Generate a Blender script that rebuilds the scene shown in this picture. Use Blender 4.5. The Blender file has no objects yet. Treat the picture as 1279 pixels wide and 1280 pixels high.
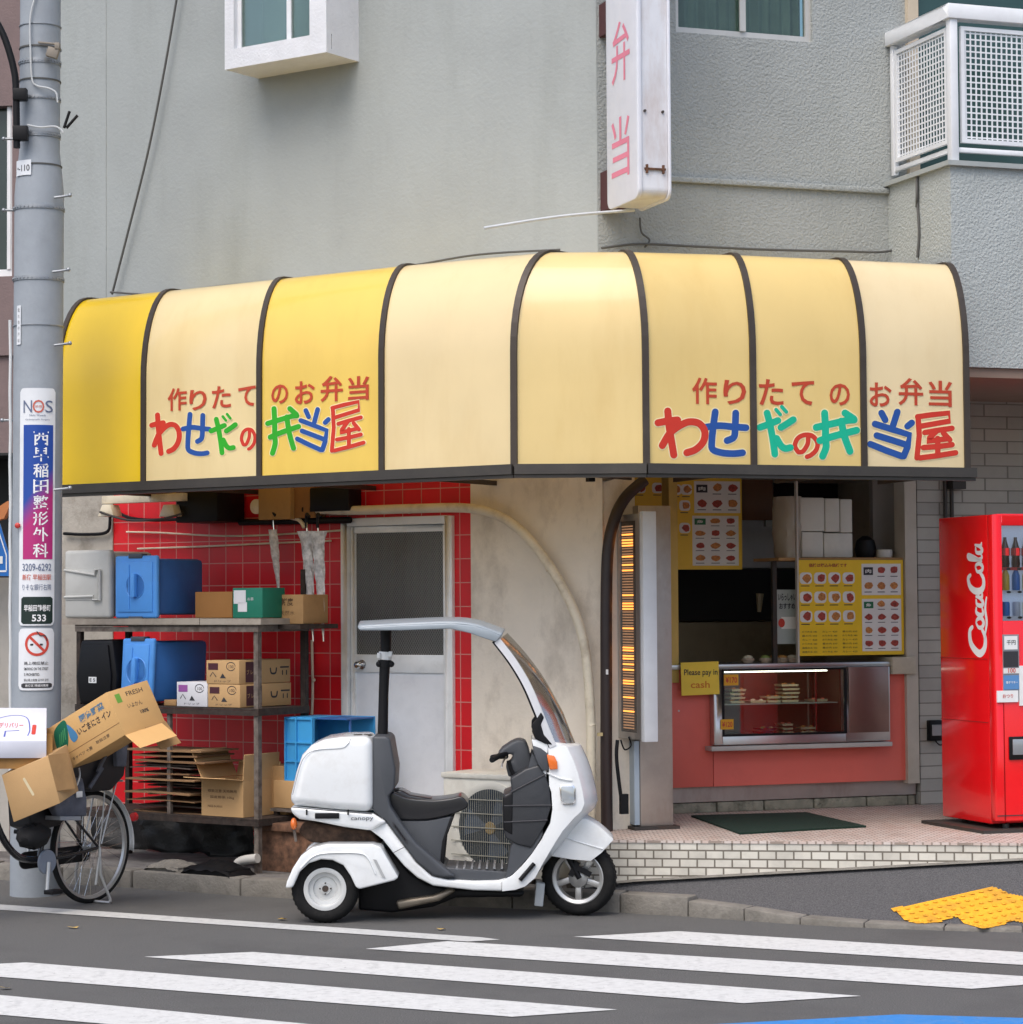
import bpy, bmesh, math, random
from math import sin, cos, pi, radians, atan, atan2, sqrt, hypot
from mathutils import Vector, Matrix
random.seed(7)
SC = bpy.context.scene
COL = SC.collection
# ------------------------------------------------------------------ camera, world, sun, exposure
FPX = 3000.0; CX = 639.5; CY = 640.0; CAMH = 1.78
PITCH = atan(113 / FPX); ROLL = 0.0065
cam_d = bpy.data.cameras.new('camera'); cam = bpy.data.objects.new('camera', cam_d); COL.objects.link(cam)
cam_d.sensor_fit = 'HORIZONTAL'; cam_d.sensor_width = 36; cam_d.lens = FPX / 1279 * 36
cam_d.clip_end = 2000; cam_d.clip_start = 0.1
_f = Vector((0, cos(PITCH), sin(PITCH))); _u0 = Vector((0, -sin(PITCH), cos(PITCH))); _r0 = Vector((1, 0, 0))
# content turned counter-clockwise in the picture = camera turned clockwise
_r = _r0 * cos(ROLL) - _u0 * sin(ROLL); _u = _u0 * cos(ROLL) + _r0 * sin(ROLL)
cam.matrix_world = Matrix(((_r.x, _u.x, -_f.x, 0), (_r.y, _u.y, -_f.y, 0), (_r.z, _u.z, -_f.z, CAMH), (0, 0, 0, 1)))
SC.camera = cam
W = bpy.data.worlds.new("World"); SC.world = W; W.use_nodes = True
wn = W.node_tree.nodes; wl = W.node_tree.links; wn.clear()
sky = wn.new('ShaderNodeTexSky'); sky.sky_type = 'NISHITA'; sky.sun_disc = False
SUN_EL = radians(58); SUN_AZ = radians(205)      # azimuth clockwise from +Y
sky.sun_elevation = SUN_EL; sky.sun_rotation = SUN_AZ; sky.air_density = 1.0; sky.dust_density = 4.0; sky.ozone_density = 1.6
bg = wn.new('ShaderNodeBackground'); bg.inputs[1].default_value = 0.15
wo = wn.new('ShaderNodeOutputWorld'); wl.new(sky.outputs[0], bg.inputs[0]); wl.new(bg.outputs[0], wo.inputs[0])
sd = bpy.data.lights.new('sun', 'SUN'); sd.energy = 1.0; sd.angle = radians(50); sd.color = (1, .98, .95)
sun = bpy.data.objects.new('sun', sd); COL.objects.link(sun)
sdir = Vector((sin(SUN_AZ) * cos(SUN_EL), cos(SUN_AZ) * cos(SUN_EL), sin(SUN_EL)))
sun.rotation_euler = (-sdir).to_track_quat('-Z', 'Y').to_euler(); sun.location = (0, 0, 20)
SC.view_settings.view_transform = 'Standard'; SC.view_settings.look = 'None'
SC.view_settings.exposure = 0.64; SC.view_settings.gamma = 1.0
SC.render.engine = 'CYCLES'
SC.cycles.max_bounces = 8; SC.cycles.transparent_max_bounces = 12

# ------------------------------------------------------------------ picture-to-place helpers (measuring real planes)
CAMP = Vector((0, 0, CAMH))
def ray(px, py):
    return _f + _r * ((px - CX) / FPX) - _u * ((py - CY) / FPX)
class Fr:
    """a local frame: x along a wall to the right, y into the wall, z up"""
    def __init__(s, ox, oy, ang):
        s.o = Vector((ox, oy, 0)); s.a = ang
        s.x = Vector((cos(ang), sin(ang), 0)); s.y = Vector((-sin(ang), cos(ang), 0))
    def w(s, x, y, z): return s.o + s.x * x + s.y * y + Vector((0, 0, z))
    def loc(s, p):
        q = Vector(p) - s.o; return Vector((q.dot(s.x), q.dot(s.y), q.z))
    def px(s, px, py, y=0.0):
        d = ray(px, py); t = (s.o + s.y * y - CAMP).dot(s.y) / d.dot(s.y)
        q = s.loc(CAMP + d * t); return (q.x, q.z)
    def p3(s, px, py, y=0.0):
        a = s.px(px, py, y); return (a[0], y, a[1])
    def gz(s, px, py, z=0.0):
        d = ray(px, py); t = (z - CAMH) / d.z
        q = s.loc(CAMP + d * t); return (q.x, q.y)
    def sx(s, px, py, x=0.0):          # plane x = const: returns (y, z)
        d = ray(px, py); t = (s.o + s.x * x - CAMP).dot(s.x) / d.dot(s.x)
        q = s.loc(CAMP + d * t); return (q.y, q.z)
WF = Fr(0, 0, 0)
CD = 14.65
CO = WF.px(752, 765, CD)
L = Fr(CO[0], CD, -radians(34.6))     # left facade
R = Fr(CO[0], CD, radians(19.2))      # right facade
S = Fr(0, 13.72, 0)                     # scooter

# ------------------------------------------------------------------ materials
MATS = {}
def nodes_of(m):
    m.use_nodes = True; return m.node_tree.nodes, m.node_tree.links
def mat(name, col, rough=.6, metal=0, var=.06, vscale=6, bump=0, bscale=60, dirt=0, dcol=(.05, .04, .03), dscale=2.5, spec=.5, coat=0, emit=None, estr=0, alpha=None, streak=0):
    if name in MATS: return MATS[name]
    m = bpy.data.materials.new(name); n, l = nodes_of(m); p = n['Principled BSDF']
    tc = n.new('ShaderNodeTexCoord')
    base = None
    c = (*col, 1)
    mix = n.new('ShaderNodeMix'); mix.data_type = 'RGBA'
    mix.inputs[6].default_value = tuple(max(0, x * (1 - var)) for x in col) + (1,); mix.inputs[7].default_value = tuple(min(1, x * (1 + var)) for x in col) + (1,)
    nz = n.new('ShaderNodeTexNoise'); nz.inputs['Scale'].default_value = vscale; nz.inputs['Detail'].default_value = 5; nz.inputs['Roughness'].default_value = .6
    l.new(tc.outputs['Object'], nz.inputs['Vector'])
    cr = n.new('ShaderNodeMapRange'); cr.inputs[1].default_value = .3; cr.inputs[2].default_value = .7
    l.new(nz.outputs[0], cr.inputs[0]); l.new(cr.outputs[0], mix.inputs[0])
    out = mix.outputs[2]
    if dirt:
        mp = n.new('ShaderNodeMapping'); l.new(tc.outputs['Object'], mp.inputs[0])
        if streak: mp.inputs['Scale'].default_value = (1, 1, streak)
        d = n.new('ShaderNodeTexNoise'); d.inputs['Scale'].default_value = dscale; d.inputs['Detail'].default_value = 9; d.inputs['Roughness'].default_value = .68
        l.new(mp.outputs[0], d.inputs['Vector'])
        r = n.new('ShaderNodeMapRange'); r.inputs[1].default_value = .5; r.inputs[2].default_value = .72; r.inputs[4].default_value = dirt
        l.new(d.outputs[0], r.inputs[0])
        m2 = n.new('ShaderNodeMix'); m2.data_type = 'RGBA'; m2.inputs[7].default_value = (*dcol, 1)
        l.new(r.outputs[0], m2.inputs[0]); l.new(out, m2.inputs[6]); out = m2.outputs[2]
    l.new(out, p.inputs['Base Color'])
    p.inputs['Roughness'].default_value = rough; p.inputs['Metallic'].default_value = metal
    p.inputs['Specular IOR Level'].default_value = spec
    if coat: p.inputs['Coat Weight'].default_value = coat; p.inputs['Coat Roughness'].default_value = .08
    if bump:
        b = n.new('ShaderNodeTexNoise'); b.inputs['Scale'].default_value = bscale; b.inputs['Detail'].default_value = 4
        l.new(tc.outputs['Object'], b.inputs['Vector'])
        bp = n.new('ShaderNodeBump'); bp.inputs['Strength'].default_value = bump; bp.inputs['Distance'].default_value = .01
        l.new(b.outputs[0], bp.inputs['Height']); l.new(bp.outputs[0], p.inputs['Normal'])
    if emit: p.inputs['Emission Color'].default_value = (*emit, 1); p.inputs['Emission Strength'].default_value = estr
    MATS[name] = m; return m
def brick(name, c1, c2, cm, bw, rh, mortar=.004, off=.5, rough=.5, bump=.5, var=.3, dirt=0, coat=0, axis='xz', bias=0, dscale=3, shift=(0, 0)):
    m = bpy.data.materials.new(name); n, l = nodes_of(m); p = n['Principled BSDF']
    tc = n.new('ShaderNodeTexCoord'); sp = n.new('ShaderNodeSeparateXYZ'); l.new(tc.outputs['Object'], sp.inputs[0])
    cb = n.new('ShaderNodeCombineXYZ')
    ax = {'x': 0, 'y': 1, 'z': 2}
    for k in (0, 1):
        ad = n.new('ShaderNodeMath'); ad.operation = 'ADD'; ad.inputs[1].default_value = shift[k] + 20
        l.new(sp.outputs[ax[axis[k]]], ad.inputs[0]); l.new(ad.outputs[0], cb.inputs[k])
    bt = n.new('ShaderNodeTexBrick'); l.new(cb.outputs[0], bt.inputs['Vector'])
    bt.offset = off; bt.inputs['Color1'].default_value = (*c1, 1); bt.inputs['Color2'].default_value = (*c2, 1); bt.inputs['Mortar'].default_value = (*cm, 1)
    bt.inputs['Scale'].default_value = 1; bt.inputs['Mortar Size'].default_value = mortar; bt.inputs['Mortar Smooth'].default_value = .15
    bt.inputs['Brick Width'].default_value = bw; bt.inputs['Row Height'].default_value = rh; bt.inputs['Bias'].default_value = bias
    out = bt.outputs[0]
    nz = n.new('ShaderNodeTexNoise'); nz.inputs['Scale'].default_value = dscale; nz.inputs['Detail'].default_value = 8; nz.inputs['Roughness'].default_value = .65
    l.new(tc.outputs['Object'], nz.inputs['Vector'])
    if dirt:
        r = n.new('ShaderNodeMapRange'); r.inputs[1].default_value = .45; r.inputs[2].default_value = .75; r.inputs[4].default_value = dirt
        l.new(nz.outputs[0], r.inputs[0])
        m2 = n.new('ShaderNodeMix'); m2.data_type = 'RGBA'; m2.inputs[7].default_value = (.06, .05, .035, 1)
        l.new(r.outputs[0], m2.inputs[0]); l.new(out, m2.inputs[6]); out = m2.outputs[2]
    l.new(out, p.inputs['Base Color']); p.inputs['Roughness'].default_value = rough
    if coat: p.inputs['Coat Weight'].default_value = coat
    inv = n.new('ShaderNodeMath'); inv.operation = 'SUBTRACT'; inv.inputs[0].default_value = 1; l.new(bt.outputs['Fac'], inv.inputs[1])
    ad2 = n.new('ShaderNodeMath'); ad2.operation = 'MULTIPLY_ADD'; ad2.inputs[1].default_value = .3; l.new(nz.outputs[0], ad2.inputs[0]); l.new(inv.outputs[0], ad2.inputs[2])
    bp = n.new('ShaderNodeBump'); bp.inputs['Strength'].default_value = bump; bp.inputs['Distance'].default_value = .004
    l.new(ad2.outputs[0], bp.inputs['Height']); l.new(bp.outputs[0], p.inputs['Normal'])
    return m
def glass(name, tint=(.9, .95, .95), refl=.12, rough=.02, body=None, bodyf=0, fm=1.0):
    m = bpy.data.materials.new(name); n, l = nodes_of(m); n.remove(n['Principled BSDF']); o = n['Material Output']
    t = n.new('ShaderNodeBsdfTransparent'); t.inputs[0].default_value = (*tint, 1)
    g = n.new('ShaderNodeBsdfGlossy'); g.inputs['Roughness'].default_value = rough; g.inputs[0].default_value = (1, 1, 1, 1)
    fr = n.new('ShaderNodeFresnel'); fr.inputs[0].default_value = 1.5
    ad = n.new('ShaderNodeMath'); ad.operation = 'MULTIPLY_ADD'; ad.inputs[1].default_value = fm; ad.inputs[2].default_value = refl; ad.use_clamp = True; l.new(fr.outputs[0], ad.inputs[0])
    mx = n.new('ShaderNodeMixShader'); l.new(ad.outputs[0], mx.inputs[0]); l.new(t.outputs[0], mx.inputs[1]); l.new(g.outputs[0], mx.inputs[2])
    last = mx.outputs[0]
    if body:
        d = n.new('ShaderNodeBsdfDiffuse'); d.inputs[0].default_value = (*body, 1)
        m2 = n.new('ShaderNodeMixShader'); m2.inputs[0].default_value = bodyf; l.new(last, m2.inputs[1]); l.new(d.outputs[0], m2.inputs[2]); last = m2.outputs[0]
    l.new(last, o.inputs[0]); return m

# ------------------------------------------------------------------ mesh builder and scene bookkeeping
REG = {}
GC = {}
def glyph(txt, bold=0.0):
    k = (txt, bold)
    if k in GC: return GC[k]
    c = bpy.data.curves.new('t', 'FONT'); c.body = txt; c.size = 1; c.offset = bold; c.resolution_u = 3
    o = bpy.data.objects.new('t', c); me = o.to_mesh()
    vs = [(v.co.x, v.co.y) for v in me.vertices]; fs = [tuple(p.vertices) for p in me.polygons]
    o.to_mesh_clear(); bpy.data.objects.remove(o); bpy.data.curves.remove(c)
    if not vs: vs = [(0, 0)]; fs = []
    x0 = min(v[0] for v in vs); x1 = max(v[0] for v in vs); y0 = min(v[1] for v in vs); y1 = max(v[1] for v in vs)
    GC[k] = ([(v[0] - (x0 + x1) / 2, v[1] - (y0 + y1) / 2) for v in vs], fs, x1 - x0, y1 - y0)
    return GC[k]
def cat(pts, n=6, closed=False):
    P = [Vector(p) for p in pts]; out = []
    N = len(P)
    for i in range(N if closed else N - 1):
        a = P[(i - 1) % N] if (closed or i > 0) else P[i]; b = P[i]; c = P[(i + 1) % N]; d = P[(i + 2) % N] if (closed or i < N - 2) else P[(i + 1) % N]
        for k in range(n):
            t = k / n
            out.append(.5 * ((2 * b) + (-a + c) * t + (2 * a - 5 * b + 4 * c - d) * t * t + (-a + 3 * b - 3 * c + d) * t ** 3))
    if not closed: out.append(P[-1])
    return out
class MB:
    def __init__(s): s.bm = bmesh.new(); s.mi = 0
    def face(s, vs):
        try: f = s.bm.faces.new(vs); f.material_index = s.mi; return f
        except ValueError: return None
    def V(s, p): return s.bm.verts.new(p)
    def poly(s, pts): return s.face([s.V(p) for p in pts])
    def para(s, o, u, v, w):
        o, u, v, w = map(Vector, (o, u, v, w))
        if u.cross(v).dot(w) < 0: u, v = v, u
        q = [s.V(o + u * a + v * b + w * c) for c in (0, 1) for (a, b) in ((0, 0), (1, 0), (1, 1), (0, 1))]
        for i in ((3, 2, 1, 0), (4, 5, 6, 7), (0, 1, 5, 4), (1, 2, 6, 5), (2, 3, 7, 6), (3, 0, 4, 7)): s.face([q[j] for j in i])
        return s
    def box(s, x0, x1, y0, y1, z0, z1):
        if x1 < x0: x0, x1 = x1, x0
        if y1 < y0: y0, y1 = y1, y0
        if z1 < z0: z0, z1 = z1, z0
        return s.para((x0, y0, z0), (x1 - x0, 0, 0), (0, y1 - y0, 0), (0, 0, z1 - z0))
    def rbox(s, c, size, rz=0, rx=0, ry=0):
        M = Matrix.Rotation(rz, 3, 'Z') @ Matrix.Rotation(ry, 3, 'Y') @ Matrix.Rotation(rx, 3, 'X')
        u, v, w = (M @ Vector((size[0], 0, 0)), M @ Vector((0, size[1], 0)), M @ Vector((0, 0, size[2])))
        return s.para(Vector(c) - (u + v + w) / 2, u, v, w)
    def prism(s, pts, y0, y1, bulge=None):
        """outline pts (x,z) extruded from y0 to y1; bulge(x,z,t)->dx,dz for inner layers"""
        ys = [y0, y1] if bulge is None else [y0 + (y1 - y0) * i / 8 for i in range(9)]
        a = sum(pts[i][0] * pts[(i + 1) % len(pts)][1] - pts[(i + 1) % len(pts)][0] * pts[i][1] for i in range(len(pts)))
        if a > 0: pts = pts[::-1]
        rings = []
        for y in ys:
            t = 1 - (2 * (y - y0) / (y1 - y0) - 1) ** 2
            r = []
            for (x, z) in pts:
                dx, dz = bulge(x, z, t) if bulge else (0, 0)
                r.append(s.V((x + dx, y, z + dz)))
            rings.append(r)
        n = len(pts)
        f0 = s.face(rings[0][::-1]); f1 = s.face(rings[-1])
        for a_, b_ in zip(rings, rings[1:]):
            for i in range(n): s.face([a_[i], a_[(i + 1) % n], b_[(i + 1) % n], b_[i]])
        if bulge:
            for f in (f0, f1):
                if f: bmesh.ops.triangulate(s.bm, faces=[f])
        return s
    def cyl(s, p0, p1, r0, r1=None, seg=16, cap=True):
        r1 = r0 if r1 is None else r1
        p0 = Vector(p0); p1 = Vector(p1); d = (p1 - p0).normalized()
        a = d.orthogonal().normalized(); b = d.cross(a)
        A = [s.V(p0 + (a * cos(2 * pi * i / seg) + b * sin(2 * pi * i / seg)) * r0) for i in range(seg)]
        B = [s.V(p1 + (a * cos(2 * pi * i / seg) + b * sin(2 * pi * i / seg)) * r1) for i in range(seg)]
        for i in range(seg): s.face([A[i], A[(i + 1) % seg], B[(i + 1) % seg], B[i]])
        if cap: s.face(A[::-1]); s.face(B)
        return s
    def tube(s, pts, r, seg=8, closed=False, rs=None):
        P = [Vector(p) for p in pts]; N = len(P); rings = []
        prev = None
        for i in range(N):
            if closed: d = (P[(i + 1) % N] - P[i - 1])
            else: d = P[min(i + 1, N - 1)] - P[max(i - 1, 0)]
            d.normalize()
            if prev is None: a = d.orthogonal().normalized()
            else: a = (prev - d * prev.dot(d)); a = a.normalized() if a.length > 1e-6 else d.orthogonal().normalized()
            prev = a; b = d.cross(a); rr = rs[i] if rs else r
            rings.append([s.V(P[i] + (a * cos(2 * pi * k / seg) + b * sin(2 * pi * k / seg)) * rr) for k in range(seg)])
        for i in range(N if closed else N - 1):
            A = rings[i]; B = rings[(i + 1) % N]
            for k in range(seg): s.face([A[k], A[(k + 1) % seg], B[(k + 1) % seg], B[k]])
        if not closed: s.face(rings[0][::-1]); s.face(rings[-1])
        return s
    def lathe(s, prof, c, axis=(0, 1, 0), seg=32, closed=False):
        c = Vector(c); d = Vector(axis).normalized(); a = d.orthogonal().normalized(); b = d.cross(a)
        rings = [[s.V(c + d * h + (a * cos(2 * pi * i / seg) + b * sin(2 * pi * i / seg)) * max(r, 1e-4)) for i in range(seg)] for r, h in prof]
        pr = list(zip(rings, rings[1:])) + ([(rings[-1], rings[0])] if closed else [])
        for A, B in pr:
            for k in range(seg): s.face([A[k], A[(k + 1) % seg], B[(k + 1) % seg], B[k]])
        if not closed:
            s.face(rings[0][::-1]); s.face(rings[-1])
        return s
    def sheet(s, rows):
        g = [[s.V(p) for p in r] for r in rows]
        for i in range(len(g) - 1):
            for j in range(len(g[0]) - 1): s.face([g[i][j], g[i][j + 1], g[i + 1][j + 1], g[i + 1][j]])
        return s
    def ball(s, c, r, sc=(1, 1, 1), seg=14):
        prof = [(r * sin(pi * i / 8), -r * cos(pi * i / 8)) for i in range(9)]
        n0 = len(s.bm.verts); s.bm.verts.ensure_lookup_table()
        s.lathe(prof, (0, 0, 0), (0, 0, 1), seg); s.bm.verts.ensure_lookup_table()
        for v in list(s.bm.verts)[n0:]: v.co = Vector((v.co.x * sc[0] + c[0], v.co.y * sc[1] + c[1], v.co.z * sc[2] + c[2]))
        return s
    def text(s, txt, place, w=None, h=None, bold=0.0, rot=0, shear=0):
        vs, fs, gw, gh = glyph(txt, bold)
        if not fs: return s
        kx = (w / gw) if w else None; ky = (h / gh) if h else None
        if kx is None: kx = ky
        if ky is None: ky = kx
        cr, sr = cos(rot), sin(rot); V = []
        for x, y in vs:
            x = x * kx; y = y * ky; x += y * shear
            V.append(s.V(place(x * cr - y * sr, x * sr + y * cr)))
        for f in fs: s.face([V[i] for i in f])
        return s
    def stroke(s, pts, wd, place, rnd=True, taper=None):
        P = [Vector((p[0], p[1])) for p in pts]; N = len(P); Lf = []; Rt = []
        dirs = []
        for i in range(N):
            d = P[min(i + 1, N - 1)] - P[max(i - 1, 0)]
            dirs.append(d.normalized() if d.length else Vector((1, 0)))
        for i in range(N):
            wv = (wd if taper is None else wd * taper(i / (N - 1))) / 2; nn = Vector((-dirs[i].y, dirs[i].x)) * wv
            Lf.append(P[i] + nn); Rt.append(P[i] - nn)
        a0 = atan2(dirs[0].y, dirs[0].x); a1 = atan2(dirs[-1].y, dirs[-1].x)
        w0 = (Lf[0] - P[0]).length; w1 = (Lf[-1] - P[-1]).length
        vl = [s.V(place(*p)) for p in Lf]; vr = [s.V(place(*p)) for p in Rt]
        for i in range(N - 1): s.face([vr[i], vr[i + 1], vl[i + 1], vl[i]])
        if rnd:
            c0 = [s.V(place(P[0].x + w0 * cos(a0 + t), P[0].y + w0 * sin(a0 + t))) for t in [pi / 2 + pi * k / 6 for k in range(1, 6)]]
            s.face([vl[0]] + c0 + [vr[0]])
            c1 = [s.V(place(P[-1].x + w1 * cos(a1 + t), P[-1].y + w1 * sin(a1 + t))) for t in [-pi / 2 + pi * k / 6 for k in range(1, 6)]]
            s.face([vr[-1]] + c1 + [vl[-1]])
        return s
    def build(s, name, m, root=None, bevel=0, smooth=False, fr=None, base=None, seg=2, warp=None, ang=38):
        bm = s.bm
        if bevel:
            bmesh.ops.remove_doubles(bm, verts=bm.verts, dist=1e-5)
            es = [e for e in bm.edges if len(e.link_faces) == 2 and e.calc_face_angle(0) > .55]
            if es: bmesh.ops.bevel(bm, geom=es, offset=bevel, segments=seg, profile=.5, affect='EDGES', clamp_overlap=True)
        if warp:
            for v in bm.verts: v.co = warp(v.co)
        if root is not None: fr, base = REG[root.name]
        if base is None:
            bm.verts.ensure_lookup_table(); n = max(1, len(bm.verts))
            base = (sum(v.co.x for v in bm.verts) / n, sum(v.co.y for v in bm.verts) / n, min(v.co.z for v in bm.verts))
        B = Vector(base)
        for v in bm.verts: v.co = v.co - B
        me = bpy.data.meshes.new(name); bm.to_mesh(me); bm.free()
        for q in (m if isinstance(m, (list, tuple)) else [m]): me.materials.append(q)
        if smooth or bevel:
            for p in me.polygons: p.use_smooth = True
            me.set_sharp_from_angle(angle=radians(ang))
        o = bpy.data.objects.new(name, me); COL.objects.link(o)
        if root is not None: o.parent = root
        else:
            fr = fr or WF; o.location = fr.w(*base); o.rotation_euler = (0, 0, fr.a)
        REG[o.name] = (fr, tuple(base))
        return o
def thing(name, label, cat_, fr, base, group=None):
    o = bpy.data.objects.new(name, None); COL.objects.link(o); o.empty_display_size = .2
    o.location = fr.w(*base); o.rotation_euler = (0, 0, fr.a)
    o['label'] = label; o['category'] = cat_
    if group: o['group'] = group
    REG[o.name] = (fr, tuple(base)); return o
def tag(o, label, cat_, group=None):
    o['label'] = label; o['category'] = cat_
    if group: o['group'] = group
    return o
def struct(o): o['kind'] = 'structure'; return o
def dup(o, parent=None):
    c = o.copy(); COL.objects.link(c); REG[c.name] = REG[o.name]
    if parent: c.parent = parent
    for ch in [q for q in bpy.data.objects if q.parent == o]: dup(ch, c)
    return c
def on(fr, y): return lambda u, v: (u, y, v)
def at(x, y, z): return lambda u, v: (x + u, y, z + v)

# common materials
M_white = mat('white_paint', (.78, .79, .78), .45, dirt=.25, dcol=(.35, .32, .28), dscale=4)
M_black = mat('black_plastic', (.006, .006, .007), .5, spec=.25)
M_rubber = mat('rubber', (.010, .010, .010), .85, bump=.2, spec=.25, dirt=.3, dcol=(.05, .045, .04), dscale=12)
M_steel = mat('stainless', (.55, .54, .52), .32, .9, var=.1, dirt=.25, dcol=(.3, .22, .18), dscale=3)
M_chrome = mat('chrome', (.8, .8, .8), .12, 1)
M_dmetal = mat('dark_metal', (.06, .055, .05), .55, .5, dirt=.6, dcol=(.12, .06, .03), dscale=8)
M_card = mat('cardboard', (.5, .31, .14), .85, var=.1, vscale=3, bump=.1, bscale=120)
M_card2 = mat('cardboard_dark', (.38, .22, .09), .85, var=.15)
M_ink = mat('black_ink', (.03, .03, .035), .6)
M_red = mat('red_print', (.55, .05, .03), .5)
M_bluep = mat('blue_print', (.03, .1, .35), .5)
# ================================================================== GROUND
M_road = mat('asphalt', (.108, .106, .101), .92, var=.45, vscale=140, bump=.8, bscale=200, dirt=.7, dcol=(.068, .066, .064), dscale=1.1)
b = MB()
nx = 60
b.poly([(-60, -20, 0), (60, -20, 0), (60, 120, 0), (-60, 120, 0)])
struct(b.build('road', M_road, fr=WF, base=(0, 0, 0)))
def paint(name, colr, pts, z=.004, wear=.6):
    m = mat(name + '_paint', colr, .75, var=.08, vscale=30, dirt=wear, dcol=(.30, .30, .29), dscale=16)
    n, l = nodes_of(m); p = n['Principled BSDF']; o_ = n['Material Output']; tr = n.new('ShaderNodeBsdfTransparent'); mx = n.new('ShaderNodeMixShader')
    tc = n.new('ShaderNodeTexCoord'); nz = n.new('ShaderNodeTexNoise'); nz.inputs['Scale'].default_value = 26; nz.inputs['Detail'].default_value = 8; nz.inputs['Roughness'].default_value = .75
    l.new(tc.outputs['Object'], nz.inputs['Vector']); mr = n.new('ShaderNodeMapRange'); mr.inputs[1].default_value = .63; mr.inputs[2].default_value = .66; l.new(nz.outputs[0], mr.inputs[0])
    l.new(mr.outputs[0], mx.inputs[0]); l.new(p.outputs[0], mx.inputs[1]); l.new(tr.outputs[0], mx.inputs[2]); l.new(mx.outputs[0], o_.inputs[0])
    b = MB(); q = [WF.gz(x, y, z) for x, y in pts]; b.poly([(x, y, z) for x, y in q][::-1]); return b.build(name, m, fr=WF)
stripes = [
 [(717, 1171), (847, 1164), (1300, 1191.5), (1300, 1207.5)],
 [(457, 1186), (560, 1176.5), (1300, 1221.5), (1300, 1229.5), (1215, 1236)],
 [(180, 1196), (316, 1190), (1077, 1245), (930, 1254)],
 [(-40, 1206.5), (33, 1203), (772, 1262), (640, 1271), (-40, 1218)],
 [(-40, 1240), (470, 1288), (250, 1290), (-40, 1265)]]
for st in stripes: struct(paint('crosswalk_stripe', (.58, .58, .56), st))
struct(paint('edge_line', (.50, .50, .48), [(-60, 1126.5), (600, 1171.5), (625, 1174.5), (585, 1177), (-60, 1133)]))
struct(paint('blue_lane_marking', (.03, .2, .52), [(880, 1281), (1125, 1268), (1330, 1274), (1330, 1330), (880, 1330)], wear=.3))

# kerb line and pavement
M_kerb = mat('kerb_concrete', (.20, .185, .16), .9, var=.25, vscale=14, bump=.5, bscale=70, dirt=.75, dcol=(.05, .045, .035), dscale=7)
M_walk = mat('pavement_asphalt', (.09, .088, .09), .95, var=.5, vscale=130, bump=.9, bscale=150)
kf = [(-250, 1085), (165, 1110), (300, 1120), (480, 1129), (640, 1136), (775, 1141), (860, 1146), (930, 1151), (1000, 1156), (1080, 1160), (1180, 1163.5), (1279, 1166), (1500, 1171), (2200, 1182)]
kz = [.11, .11, .11, .11, .115, .115, .09, .07, .04, .03, .022, .02, .02, .02]
kp = [Vector((*WF.gz(x, y, 0), 0)) for x, y in kf]
inner = []
for i, p in enumerate(kp):
    d = (kp[min(i + 1, len(kp) - 1)] - kp[max(i - 1, 0)]).normalized(); inner.append(p + Vector((-d.y, d.x, 0)) * .14)
b = MB()
for i in range(len(kp) - 1):
    n = max(1, round((kp[i + 1] - kp[i]).length / .6))
    for k in range(n):
        g = .004
        t0 = k / n + g; t1 = (k + 1) / n - g
        A = kp[i].lerp(kp[i + 1], t0); B = kp[i].lerp(kp[i + 1], t1); C_ = inner[i].lerp(inner[i + 1], t1); D = inner[i].lerp(inner[i + 1], t0)
        za = kz[i] + (kz[i + 1] - kz[i]) * t0 + random.uniform(-.006, .006) * (kz[i] > .1); zb = kz[i] + (kz[i + 1] - kz[i]) * t1
        if kz[i] > .1: zb = za
        lo = [b.V((p.x, p.y, -.05)) for p in (A, B, C_, D)]; hi = [b.V((p.x, p.y, z)) for p, z in ((A, za), (B, zb), (C_, zb), (D, za))]
        b.face(hi); b.face(lo[::-1])
        for j in range(4): b.face([lo[j], lo[(j + 1) % 4], hi[(j + 1) % 4], hi[j]])
struct(b.build('kerb', M_kerb, fr=WF, base=(0, 0, 0), bevel=.012))
# step front line (foot of the tiled step)
PZ = .395
SF0 = WF.gz(752, 1050, PZ); SF1 = WF.gz(1279, 1054, PZ)
sdv = Vector((SF1[0] - SF0[0], SF1[1] - SF0[1])).normalized()
def step_y(x): return SF0[1] + (x - SF0[0]) / (SF1[0] - SF0[0]) * (SF1[1] - SF0[1])
def foot_z(x): return .145 + (x - SF0[0]) / (SF1[0] - SF0[0]) * (.30 - .145)
def kerb_at(x):
    for i in range(len(inner) - 1):
        if inner[i].x <= x <= inner[i + 1].x:
            t = (x - inner[i].x) / (inner[i + 1].x - inner[i].x); return inner[i].y + t * (inner[i + 1].y - inner[i].y), kz[i] + t * (kz[i + 1] - kz[i])
    return inner[-1].y, kz[-1]
def walk_z(x, y):
    ky, kzz = kerb_at(x); sy = step_y(x); t = max(0, min(1, (y - ky) / max(.05, sy - ky)))
    return (kzz - .004) * (1 - t) + foot_z(x) * t
xs = [SF0[0] - .35 + i * .12 for i in range(60)]
b = MB(); rows = []
for x in xs:
    ky, kzz = kerb_at(x); sy = step_y(x); rows.append([(x, ky + (sy - ky) * t / 8, walk_z(x, ky + (sy - ky) * t / 8)) for t in range(9)])
b.sheet([list(r) for r in zip(*rows)])
struct(b.build('pavement', M_walk, fr=WF, base=(0, 0, 0), smooth=True))
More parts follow.
